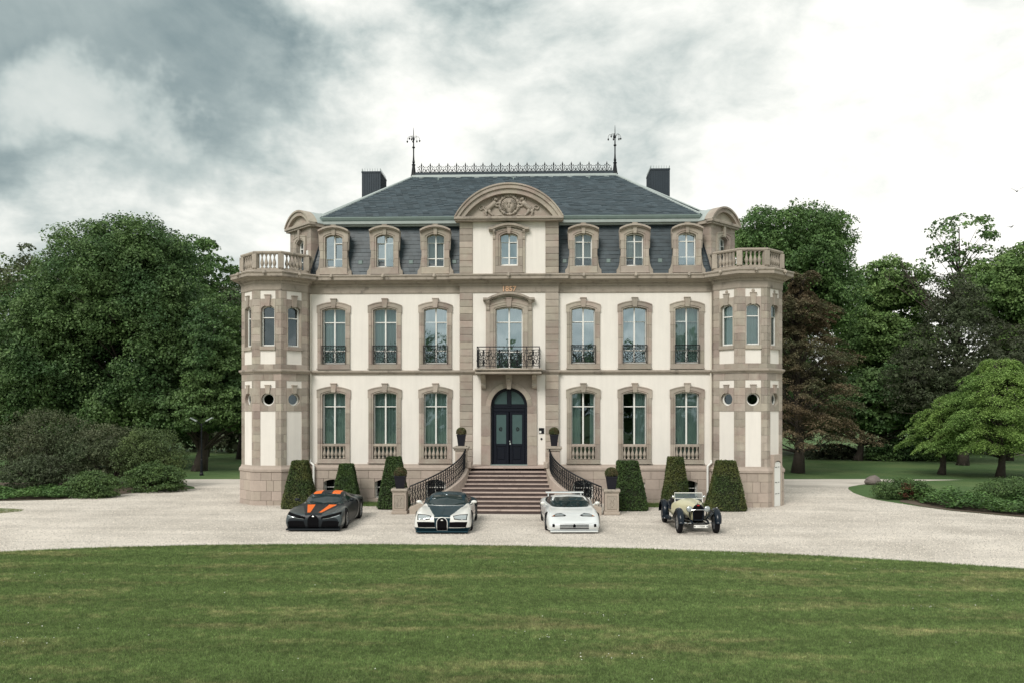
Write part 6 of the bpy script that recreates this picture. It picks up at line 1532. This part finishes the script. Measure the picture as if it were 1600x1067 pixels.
# ---------------- dark hypercar with orange stripes
B3 = lambda zb=.13, w0=.85, w1=.97: [(0,zb),(w0,zb),(w1,zb+.06)]
ZM = ([.1,.6,.875,1.205],[.08,.585,.80,1.18])
c1 = empty('hypercar', at(-6.96, 29.0+2.3), TH); tag(c1, 'dark carbon grey low sports car with two orange stripes on bonnet and roof', 'car', GC)
S1 = [(-2.28, [(0,.20),(.62,.20),(.84,.22),(.88,.34),(.83,.47),(.62,.53),(.40,.57),(.2,.59),(0,.60)]),
 (-2.16, B3(.12,.82,.94)+[(.985,.36),(.92,.57),(.70,.64),(.46,.65),(.22,.655),(0,.66)]),
 (-1.75, B3()+[(1.01,.42),(.97,.68),(.80,.76),(.52,.73),(.26,.71),(0,.715)]),
 (-1.30, B3()+[(1.02,.46),(.98,.74),(.83,.815),(.58,.79),(.30,.775),(0,.78)]),
 (-.82, B3()+[(1.0,.48),(.96,.73),(.86,.82),(.70,.845),(.35,.865),(0,.875)]),
 (-.35, B3()+[(.985,.48),(.95,.72),(.88,.83),(.75,.90),(.56,1.04),(0,1.09)]),
 (.10, B3()+[(.98,.48),(.94,.72),(.88,.84),(.77,.93),(.54,1.16),(0,1.205)]),
 (.65, B3()+[(.99,.50),(.96,.75),(.89,.88),(.76,.97),(.50,1.16),(0,1.20)]),
 (1.20, B3()+[(1.02,.52),(1.01,.80),(.93,.94),(.74,1.0),(.44,1.09),(0,1.13)]),
 (1.80, B3(.15)+[(1.01,.54),(1.0,.82),(.90,.93),(.66,.96),(.36,.99),(0,1.01)]),
 (2.40, B3(.25,.7,.85)+[(.90,.55),(.88,.76),(.78,.84),(.5,.86),(.25,.87),(0,.87)])]
M['carbonl'] = paint('tinted_grey_carbon', (0.045,0.060,0.066), .38, .2, coat=.4, flake=.08)
bd, bv = car_shell(S1, lambda x,y,z: 1 if (y < -1.05 and x > .30+(y+2.2)*.3 and z > .2) or (z > .8 and x > .80 and y > .6) else 0, ['carbon','carbonl','trim'], [(.88,-1.38,.345),(.90,1.33,.365)], parent=c1, ky=9, kx=7)
hs = horseshoe(w=.195, z0=.14, z1=.60); h_ = len(hs)//2
patch('grille', bv, hs[:h_+1], [(-x, z) for x, z in hs[:h_+1]], 'mesh', c1, off=.010, k=8, n=14)
patch('air_intake', bv, [(.33,.38),(.55,.40),(.82,.39),(.90,.36)], [(.27,.17),(.55,.165),(.80,.17),(.86,.20)], 'mesh', c1, mirror=True, off=.008)  # flat dark patch paints the shade of a hollow that is not cut
patch('headlight', bv, [(.28,.53),(.50,.585),(.75,.645),(.93,.685)], [(.29,.45),(.50,.49),(.75,.55),(.94,.59)], 'mesh', c1, mirror=True, off=.010, n=14)
patch('light_strip', bv, [(.33,.462),(.50,.485),(.75,.54),(.90,.585)], [(.33,.452),(.50,.470),(.75,.52),(.90,.562)], 'lamp', c1, mirror=True, off=.012, n=12, k=2)
patch('stripe', bv, [(.25,-.86),(.15,-2.08)], [(.54,-.86),(.25,-2.08)], 'orange', c1, 'z', mirror=True, off=.006, n=16)
patch('stripe', bv, [(.20,-.15),(.20,1.1)], [(.50,-.15),(.48,1.1)], 'orange', c1, 'z', mirror=True, off=.006, n=16)
patch('windscreen', bv, [(-.50,1.13),(0,1.155),(.50,1.13)], [(-.76,.865),(0,.885),(.76,.865)], 'screen', c1, 'y', off=.008, n=16, k=8)
patch('side_window', bv, [(-.60,.93),(-.25,1.06),(.1,1.13),(.55,1.12),(.85,1.03)], [(-.60,.91),(-.2,.92),(.1,.93),(.55,.95),(.85,.99)], 'screen', c1, 'x', mirror=True, off=.008, n=14, k=4)
patch('side_blade', bv, [(.60,1.05),(.95,.90),(.98,.6),(.80,.25),(.3,.16)], [(.50,1.02),(.84,.88),(.88,.6),(.70,.30),(.3,.19)], 'alloy', c1, 'x', mirror=True, off=.012, n=16, k=2)
patch('side_intake', bv, [(.72,.85),(1.0,.82),(.98,.4)], [(.72,.84),(.90,.6),(.80,.35)], 'mesh', c1, 'x', mirror=True, off=.006, n=10, k=4)
MB().ball((0,-2.30,.525), .045, 10, 6, (1,.25,.5)).build('emblem', 'chrome', c1)
MB().cbox(-.95,.95,-2.30,-1.95,.045,.10,.015).build('splitter', 'carbon', c1)
for s in (-1, 1):
    MB().ball((s*1.02,-.50,.93), .10, 10, 7, (1,.55,.6)).tube([(s*.88,-.52,.86),(s*.98,-.5,.92)], .02, 5).build('door_mirror', 'carbon', c1, smooth=True)
    for wy, wr in ((-1.38,.345),(1.33,.365)): wheel(c1, s*.89, wy, wr, .27, s, 10)
MB().box(-.86,.86,-2.0,2.2,.11,.2).build('underbody', 'trim', c1)

# ---------------- white and dark blue hypercar
ZM = ([.1,.6,.86,1.2],[.08,.585,.81,1.19])
c2 = empty('hypercar', at(-2.37, 28.5+2.2), TH-.015); tag(c2, 'white and dark blue rounded sports car with chrome horseshoe grille', 'car', GC)
S2 = [(-2.22, [(0,.22),(.62,.22),(.80,.24),(.84,.34),(.79,.46),(.60,.53),(.40,.57),(.2,.585),(0,.59)]),
 (-2.08, B3(.11,.82,.94)+[(.965,.36),(.90,.58),(.70,.64),(.46,.64),(.22,.635),(0,.635)]),
 (-1.65, B3(.12,.84,.95)+[(.985,.42),(.94,.69),(.78,.775),(.52,.72),(.26,.69),(0,.69)]),
 (-1.25, B3(.12,.84,.95)+[(.99,.46),(.95,.74),(.80,.83),(.58,.79),(.30,.755),(0,.755)]),
 (-.80, B3(.12,.84,.95)+[(.98,.48),(.94,.74),(.84,.835),(.68,.845),(.35,.845),(0,.85)]),
 (-.35, B3(.12,.84,.95)+[(.97,.48),(.93,.72),(.87,.83),(.76,.90),(.60,1.02),(0,1.08)]),
 (.10, B3(.12,.84,.95)+[(.97,.48),(.94,.73),(.88,.85),(.78,.94),(.58,1.14),(0,1.20)]),
 (.65, B3(.12,.84,.95)+[(.98,.50),(.96,.76),(.89,.89),(.78,.97),(.54,1.15),(0,1.20)]),
 (1.20, B3(.12,.84,.95)+[(1.0,.52),(.99,.80),(.92,.92),(.74,.98),(.46,1.08),(0,1.12)]),
 (1.75, B3(.15,.84,.95)+[(.99,.54),(.97,.80),(.86,.88),(.62,.92),(.34,.96),(0,.98)]),
 (2.22, B3(.28,.7,.82)+[(.86,.50),(.83,.68),(.72,.76),(.5,.78),(.25,.80),(0,.80)])]
def m2(x,y,z):
    if z < .22: return 1
    if y < -.35: return 1 if x < .28+max(0, y+2.1)*.28 and z > .1 else 0
    if y < .45: return 1 if z > .775 else 0
    return 1
bd, bv = car_shell(S2, m2, ['cwhite','cblue','trim'], [(.86,-1.32,.345),(.88,1.30,.36)], parent=c2, ky=12, kx=9)
patch('nose_panel', bv, [(-.29,.62),(0,.63),(.29,.62)], [(-.22,.12),(0,.12),(.22,.12)], 'cblue', c2, off=.010, k=8)
hs = horseshoe(w=.165, z0=.15, z1=.56); h_ = len(hs)//2
patch('grille', bv, hs[:h_+1], [(-x, z) for x, z in hs[:h_+1]], 'mesh', c2, off=.02, k=8, n=14)
def ring_on(bvh, pts, r, m, parent, name, off=.02, closed=True):
    P = []
    for x, z in [(p[0], zm(p[1])) for p in pts]:
        h = bvh.ray_cast(Vector((x,-6,z)), Vector((0,1,0))); P.append(h[0]+Vector((0,-off,0)) if h[0] is not None else Vector((x,-2.2,z)))
    MB().tube(P, r, 6, closed=closed).build(name, m, parent, smooth=True)
ring_on(bv, horseshoe(w=.185, z0=.135, z1=.585), .015, 'ringm', c2, 'grille_ring', closed=True)
MB().ball((0,-2.27,.475), .045, 10, 6, (1,.25,.5)).build('emblem', 'cwhite', c2)
patch('headlight', bv, [(.40,.61),(.60,.64),(.84,.655)], [(.44,.535),(.60,.515),(.82,.505)], 'lamp', c2, mirror=True, off=.008, n=10)
patch('headlight_bezel', bv, [(.37,.625),(.60,.665),(.87,.675)], [(.42,.51),(.60,.49),(.85,.485)], 'trim', c2, mirror=True, off=.003, n=10)
patch('air_intake', bv, [(.26,.42),(.5,.43),(.86,.43)], [(.24,.25),(.5,.245),(.82,.25)], 'mesh', c2, mirror=True, off=.010)  # shaded hollow painted as a dark patch on the shell
patch('front_lip', bv, [(.2,.22),(.5,.22),(.86,.23)], [(.2,.14),(.5,.14),(.86,.15)], 'cblue', c2, mirror=True, off=.012)
patch('windscreen', bv, [(-.50,1.125),(0,1.165),(.50,1.125)], [(-.64,.875),(-.3,.865),(0,.862),(.3,.865),(.64,.875)], 'screen', c2, 'y', off=.008, n=16, k=8)
ring_on(bv, [(-.65,.868),(-.3,.858),(0,.855),(.3,.858),(.65,.868)], .010, 'ringm', c2, 'screen_trim', off=.014, closed=False)
patch('side_window', bv, [(-.62,.92),(-.25,1.04),(.1,1.12),(.55,1.12),(.9,1.02)], [(-.62,.90),(-.2,.91),(.1,.92),(.55,.94),(.9,.98)], 'screen', c2, 'x', mirror=True, off=.008, n=14, k=4)
patch('side_intake', bv, [(.60,.85),(.95,.80),(.90,.4)], [(.60,.84),(.82,.6),(.70,.30)], 'mesh', c2, 'x', mirror=True, off=.006, n=10, k=4)
MB().cbox(-.90,.90,-2.26,-1.9,.045,.105,.015).build('splitter', 'cblue', c2)
MB().tube([(0,-2.15,.64),(0,-1.0,.80)], .004, 4).build('bonnet_seam', 'trim', c2)
for s in (-1, 1):
    MB().ball((s*1.0,-.55,.92), .11, 10, 7, (1,.55,.55)).tube([(s*.86,-.58,.85),(s*.96,-.55,.90)], .02, 5).build('door_mirror', 'cwhite', c2, smooth=True)
    for wy, wr in ((-1.32,.345),(1.30,.36)): wheel(c2, s*.87, wy, wr, .26, s, 10)
MB().box(-.84,.84,-1.9,2.0,.11,.2).build('underbody', 'trim', c2)

# ---------------- silver white wedge
ZM = ([.1,.41,.72,.79,1.12],[.08,.37,.695,.74,1.08])
c3 = empty('sports_car', at(2.10, 28.5+2.2), TH+.02); tag(c3, 'silver white wedge shaped sports car with flat rear wing, nearest right of the steps', 'car', GC)
Bc = lambda zb=.12, w0=.82, w1=.90: [(0,zb),(w0,zb),(w1,zb+.05)]
S3 = [(-2.20, [(0,.20),(.60,.20),(.74,.22),(.77,.29),(.72,.36),(.56,.39),(.38,.40),(.2,.405),(0,.41)]),
 (-2.08, Bc(.12,.76,.84)+[(.875,.30),(.82,.42),(.62,.46),(.42,.465),(.2,.47),(0,.475)]),
 (-1.65, Bc()+[(.93,.38),(.89,.57),(.74,.64),(.50,.62),(.25,.61),(0,.61)]),
 (-1.25, Bc()+[(.95,.42),(.91,.64),(.77,.72),(.55,.71),(.28,.705),(0,.705)]),
 (-.85, Bc()+[(.955,.45),(.92,.66),(.82,.75),(.68,.78),(.35,.79),(0,.79)]),
 (-.35, Bc()+[(.955,.46),(.92,.67),(.84,.77),(.73,.84),(.60,.98),(0,1.0)]),
 (.10, Bc()+[(.96,.48),(.93,.70),(.86,.80),(.76,.88),(.57,1.085),(0,1.11)]),
 (.60, Bc()+[(.97,.50),(.95,.74),(.88,.85),(.77,.92),(.55,1.085),(0,1.12)]),
 (1.15, Bc()+[(.98,.52),(.97,.80),(.90,.91),(.75,.96),(.50,1.03),(0,1.06)]),
 (1.70, Bc(.15)+[(.97,.54),(.95,.80),(.86,.88),(.66,.93),(.36,.96),(0,.97)]),
 (2.20, Bc(.28,.7,.80)+[(.88,.52),(.86,.72),(.78,.80),(.5,.84),(.25,.86),(0,.86)])]
bd, bv = car_shell(S3, lambda x,y,z: 0, ['csilver','trim'], [(.83,-1.28,.31),(.85,1.28,.325)], parent=c3, ky=7)
patch('windscreen', bv, [(-.52,1.075),(0,1.095),(.52,1.075)], [(-.72,.835),(-.62,.808),(0,.80),(.62,.808),(.72,.835)], 'screen', c3, 'y', off=.008, n=18, k=8)
patch('side_window', bv, [(-.72,.86),(-.3,.99),(.05,1.06),(.5,1.06),(.75,1.0)], [(-.72,.84),(-.3,.85),(.05,.86),(.5,.88),(.75,.90)], 'screen', c3, 'x', mirror=True, off=.008, n=14, k=4)
patch('headlight_bezel', bv, [(.24,.60),(.40,.655),(.60,.645),(.74,.585)], [(.29,.575),(.45,.575),(.6,.573),(.76,.573)], 'trim', c3, mirror=True, off=.005, n=12)
patch('headlight', bv, [(.31,.615),(.42,.638),(.58,.632),(.64,.62)], [(.345,.585),(.42,.583),(.6,.583),(.64,.583)], 'lamp', c3, mirror=True, off=.012, n=12)
patch('indicator', bv, [(.66,.60),(.73,.587)], [(.66,.583),(.73,.578)], 'amber', c3, mirror=True, off=.012, n=4, k=2)
for z_ in (.335, .27, .205): patch('grille_slot', bv, [(.055 if z_ > .21 else 0,z_+.020),(.5,z_+.020)], [(.055 if z_ > .21 else 0,z_-.018),(.5,z_-.018)], 'mesh', c3, mirror=True, off=.006, n=8, k=2)
hs = horseshoe(w=.05, z0=.245, z1=.375); h_ = len(hs)//2; patch('grille', bv, hs[:h_+1], [(-x, z) for x, z in hs[:h_+1]], 'mesh', c3, off=.012, k=4, n=10)
patch('brake_duct', bv, [(.67,.37),(.75,.37)], [(.68,.26),(.76,.27)], 'mesh', c3, mirror=True, off=.01, n=4, k=3)
patch('bumper_seam', bv, [(-.8,.405),(0,.405),(.8,.405)], [(-.8,.40),(0,.40),(.8,.40)], 'alloy', c3, off=.004, n=16, k=1)
MB().cbox(-.82,.82,-2.20,-1.9,.05,.105,.012).build('splitter', 'csilver', c3)
wg = MB().cbox(-.74,.74,1.75,2.10,1.0,1.045,.015).build('rear_wing', 'csilver', c3)
for s in (-1, 1):
    MB().box(*sorted((s*.62,s*.66)), 1.8,2.02,.78,1.005).build('wing_strut', 'csilver', c3)
    MB().ball((s*.99,-.55,.87), .09, 10, 7, (1,.55,.7)).tube([(s*.82,-.58,.80),(s*.94,-.55,.86)], .022, 5).build('door_mirror', 'cwhite', c3, smooth=True)
    patch('engine_vent', bv, [(s*.60,.72),(s*.80,.80)], [(s*.62,1.0),(s*.80,1.05)], 'mesh', c3, 'z', off=.006, n=4, k=4)
    for wy, wr in ((-1.28,.31),(1.28,.325)): wheel(c3, s*.83, wy, wr, .25, s, 7)
for s in (-.25, .22): MB().tube([(s,-.80,.80),(s+.25,-.50,.93)], .007, 4).build('wiper', 'trim', c3)
MB().box(-.80,.80,-1.9,2.0,.10,.2).build('underbody', 'trim', c3)
for cc, zb_, st_ in ((c1,.90,1), (c2,.88,1), (c3,.82,1)):
    for s in (-1, 1):  pass

# ---------------- pre-war roadster
ZM = None
c4 = empty('roadster', at(6.42, 28.72+1.37), TH); tag(c4, 'pre-war open roadster in pale yellow and black with separate wings and headlamps', 'car', GC)
wy0, wy1, wr = -1.37, 1.38, .365
S4 = [(-1.46, [(0,.46),(.10,.46),(.16,.48),(.185,.62),(.185,.78),(.17,.90),(.12,.955),(.06,.985),(0,.99)]),
 (-1.30, [(0,.42),(.16,.42),(.21,.46),(.24,.62),(.235,.78),(.21,.90),(.15,.96),(.08,.99),(0,1.0)]),
 (-.70, [(0,.36),(.24,.36),(.30,.42),(.36,.60),(.355,.78),(.31,.90),(.22,.975),(.11,1.01),(0,1.02)]),
 (-.10, [(0,.34),(.34,.34),(.42,.40),(.50,.58),(.50,.76),(.45,.89),(.33,.985),(.17,1.03),(0,1.045)]),
 (.25, [(0,.34),(.38,.34),(.48,.40),(.56,.58),(.57,.74),(.53,.86),(.40,.95),(.2,.99),(0,1.0)]),
 (.42, [(0,.34),(.40,.34),(.50,.40),(.58,.56),(.59,.70),(.57,.76),(.48,.72),(.3,.60),(0,.56)]),
 (.80, [(0,.34),(.40,.34),(.50,.40),(.59,.56),(.60,.70),(.58,.74),(.49,.70),(.3,.55),(0,.50)]),
 (1.15, [(0,.36),(.38,.36),(.48,.42),(.57,.58),(.58,.74),(.56,.82),(.46,.86),(.3,.84),(0,.84)]),
 (1.60, [(0,.40),(.30,.40),(.40,.45),(.48,.58),(.49,.72),(.45,.82),(.33,.87),(.17,.89),(0,.90)]),
 (2.10, [(0,.48),(.15,.48),(.22,.51),(.28,.58),(.28,.66),(.25,.73),(.18,.77),(.1,.78),(0,.79)])]
def m4(x,y,z):
    if y > .95: return 1
    if y > .30: return 1 if z > .62-.1*(y-.3) else 0
    if y > .05 and z > .93: return 1
    return 0
bd, bv = car_shell(S4, m4, ['cyel','cblack'], [], parent=c4)
# radiator
hs = horseshoe(w=.175, z0=.47, z1=.99); h_ = len(hs)//2
mb = MB(); mb._a([(x,-1.49,z) for x, z in hs], [tuple(range(len(hs)))[::-1]]); mb.build('radiator', 'mesh', c4)
MB().tube([(x,-1.49,z) for x, z in hs]+[(-.12,-1.49,.455),(.12,-1.49,.455)][::-1], .022, 7, closed=True).build('radiator_shell', 'cblack', c4, smooth=True)
MB().ball((0,-1.515,.965), .05, 8, 5, (1,.3,.45)).build('emblem', 'redem', c4)
MB().lathe([(.02,0),(.022,.03),(.035,.04),(.035,.06),(0,.07)], (0,-1.42,.985), 10).build('radiator_cap', 'chrome', c4)
MB().tube([(-.33,-1.52,.80),(-.12,-1.56,.82),(.12,-1.56,.82),(.33,-1.52,.80)], .012, 6).build('lamp_bar', 'chrome', c4)
mb = MB()
for q in range(12): mb.tube([(-.5*0-.36,-1.0+.07*q-.1,.60),(-.37,-1.0+.07*q-.1,.80)], .006, 4)
for s in (-1, 1):
    mb = MB(); mb.xf = Matrix.Translation((s*.305,-1.50,.84)) @ Matrix.Rotation(pi/2, 4, 'X')
    mb.lathe([(.0,-.16),(.05,-.14),(.085,-.08),(.105,0),(.108,.02),(.10,.03)], n=16, cap=False); mb.build('headlamp', 'chrome', c4, smooth=True)
    mb = MB(); mb.xf = Matrix.Translation((s*.305,-1.525,.84)) @ Matrix.Rotation(pi/2, 4, 'X'); mb.lathe([(.098,0),(.07,.02),(.0,.03)], n=16, cap=False); mb.build('headlamp_glass', 'lamp', c4, smooth=True)
    MB().tube([(s*.305,-1.46,.76),(s*.27,-1.42,.55)], .018, 6).build('headlamp_bracket', 'cblack', c4)
    # front wing: domed strip swept over the wheel and back to the running board
    def wing(path, hw_, xc_, dome=.05):
        mb = MB(); rows = []
        for i, (y, z) in enumerate(path):
            y0, z0 = path[max(0,i-1)]; y1, z1 = path[min(len(path)-1,i+1)]; t = Vector((y1-y0, z1-z0)).normalized(); nx, nz_ = -t.y, t.x
            w_ = hw_[i] if isinstance(hw_, list) else hw_; row = []
            for k in range(9):
                u = -1+2*k/8; d_ = dome*(1-u*u)-.05*(abs(u)**6)*1.0
                row.append((xc_+s*u*w_, y+nx*d_, z+nz_*d_))
            for k in range(8, -1, -1):
                u = -1+2*k/8; d_ = dome*(1-u*u)-.05*(abs(u)**6)-.014; row.append((xc_+s*u*w_*.98, y+nx*d_, z+nz_*d_))
            rows.append(row)
        m_ = 18; vs = [v for r_ in rows for v in r_]; fs = [(i*m_+k, i*m_+(k+1)%m_, (i+1)*m_+(k+1)%m_, (i+1)*m_+k) for i in range(len(rows)-1) for k in range(m_)]
        fs += [tuple(range(m_)), tuple((len(rows)-1)*m_+k for k in range(m_-1,-1,-1))]; return mb._a(vs, fs)
    fp = [(wy0+ .43*math.cos(a), wr+.43*math.sin(a)) for a in [pi*1.02-pi*.80*q/12 for q in range(13)]]
    fp = [(y, z+.03) for y, z in fp]+[(-.80,.56),(-.60,.44),(-.40,.36),(-.1,.32),(.75,.32)]
    wing(fp, [.10,.115,.12]+[.125]*10+[.12,.115,.11,.11,.11], s*.635).build('front_wing', 'cblack', c4, smooth=True)
    rp = [(wy1+.45*math.cos(a), wr+.45*math.sin(a)+.02) for a in [pi*1.12-pi*1.12*q/14 for q in range(15)]]
    wing(rp, .13, s*.66).build('rear_wing', 'cblack', c4, smooth=True)
    # inner valance between wing and chassis
    MB()._a([(s*.52,-1.60,.70),(s*.52,-.75,.45),(s*.30,-.9,.42),(s*.24,-1.5,.46),(s*.50,-1.2,.80)], [(0,4,1,2,3)]).build('valance', 'cblack', c4)
    MB().tube([(s*.27,-1.86,.40),(s*.28,-1.7,.46),(s*.30,-1.3,.44),(s*.32,-.6,.40),(s*.34,1.8,.42)], .035, 6).build('chassis_rail', 'cblack', c4)
    MB().tube([(s*.27,-1.84,.40),(s*.27,-1.6,.335),(s*.27,-1.37,.31),(s*.27,-1.1,.34),(s*.27,-.95,.40)], .022, 5).build('leaf_spring', 'trim', c4)
    for y_, st in ((wy0, 0), (wy1, 0)):
        wheel(c4, s*.635, y_, wr, .15, s, 8, .66, 'alloy', flat=False)
    MB().ball((s*.56,.05,1.10), .055, 8, 6, (1,.8,1)).tube([(s*.50,.10,1.0),(s*.56,.07,1.08)], .01, 5).build('side_mirror', 'chrome', c4, smooth=True)
    MB().ball((s*.64,-1.50,.885), .025, 8, 6).build('side_lamp', 'chrome', c4)
MB().tube([(-.60,wy0,.365),(-.3,wy0,.33),(.3,wy0,.33),(.60,wy0,.365)], .025, 8).build('front_axle', 'chrome', c4)
MB().tube([(-.27,-1.85,.40),(.27,-1.85,.40)], .015, 6).build('cross_bar', 'cblack', c4)
MB().box(-.3,.3,-1.3,1.6,.28,.36).build('undertray', 'trim', c4)
# raked windscreen frame with its glass
mb = MB(); y0, y1 = .02, .12; z0, z1 = 1.0, 1.235
mb.tube([(-.50,y0,z0-.10),(-.50,y1,z1),(.50,y1,z1),(.50,y0,z0-.10)], .017, 6); mb.tube([(-.50,.055,1.035),(.50,.055,1.035)], .011, 5)
mb.build('windscreen_frame', 'white', c4)
MB()._a([(-.49,y0+.02,z0+.0),(.49,y0+.02,z0+.0),(.49,y1,z1),(-.49,y1,z1)], [(0,1,2,3)]).build('windscreen', 'glass', c4)
for s in (-1, 1):
    MB().cbox(*sorted((s*.06,s*.48)), .50,.95,.50,.62,.03).build('seat', 'leather', c4); MB().cbox(*sorted((s*.06,s*.48)), .95,1.08,.55,.98,.04).build('seat_back', 'leather', c4)
mb = MB(); mb.xf = Matrix.Translation((.26,.38,.93)) @ Matrix.Rotation(R(68), 4, 'X'); mb.tube([(.19*math.cos(2*pi*q/20), .19*math.sin(2*pi*q/20), 0) for q in range(20)], .012, 6, closed=True)
for q in range(4): mb.tube([(0,0,0),(.19*math.cos(pi/2*q), .19*math.sin(pi/2*q), 0)], .008, 4)
mb.build('steering_wheel', 'leather', c4)
np_ = MB().cbox(-.24,.24,-1.92,-1.905,.245,.345,.004).build('number_plate', 'white', c4)
for s in (-1, 1): MB().cbox(*sorted((s*.19,s*.225)), -1.925,-1.918,.27,.32,.002).build('plate_mark', 'trim', np_)
fc = bpy.data.curves.new('plate', 'FONT'); fc.body = '117504'; fc.size = .085; fc.extrude = .002; fc.align_x = 'CENTER'
to = bpy.data.objects.new('tmp', fc); COL.objects.link(to); bpy.context.view_layer.update(); me = bpy.data.meshes.new_from_object(to); bpy.data.objects.remove(to)
me.materials.clear(); me.materials.append(M['trim']); q = link_mesh('digits', me, np_, (0,-1.922,.268)); q.rotation_euler = (pi/2,0,0)
MB().tube([(-.1,-1.88,.40),(-.1,-1.91,.33)], .01, 4).tube([(.1,-1.88,.40),(.1,-1.91,.33)], .01, 4).build('plate_bracket', 'trim', c4)
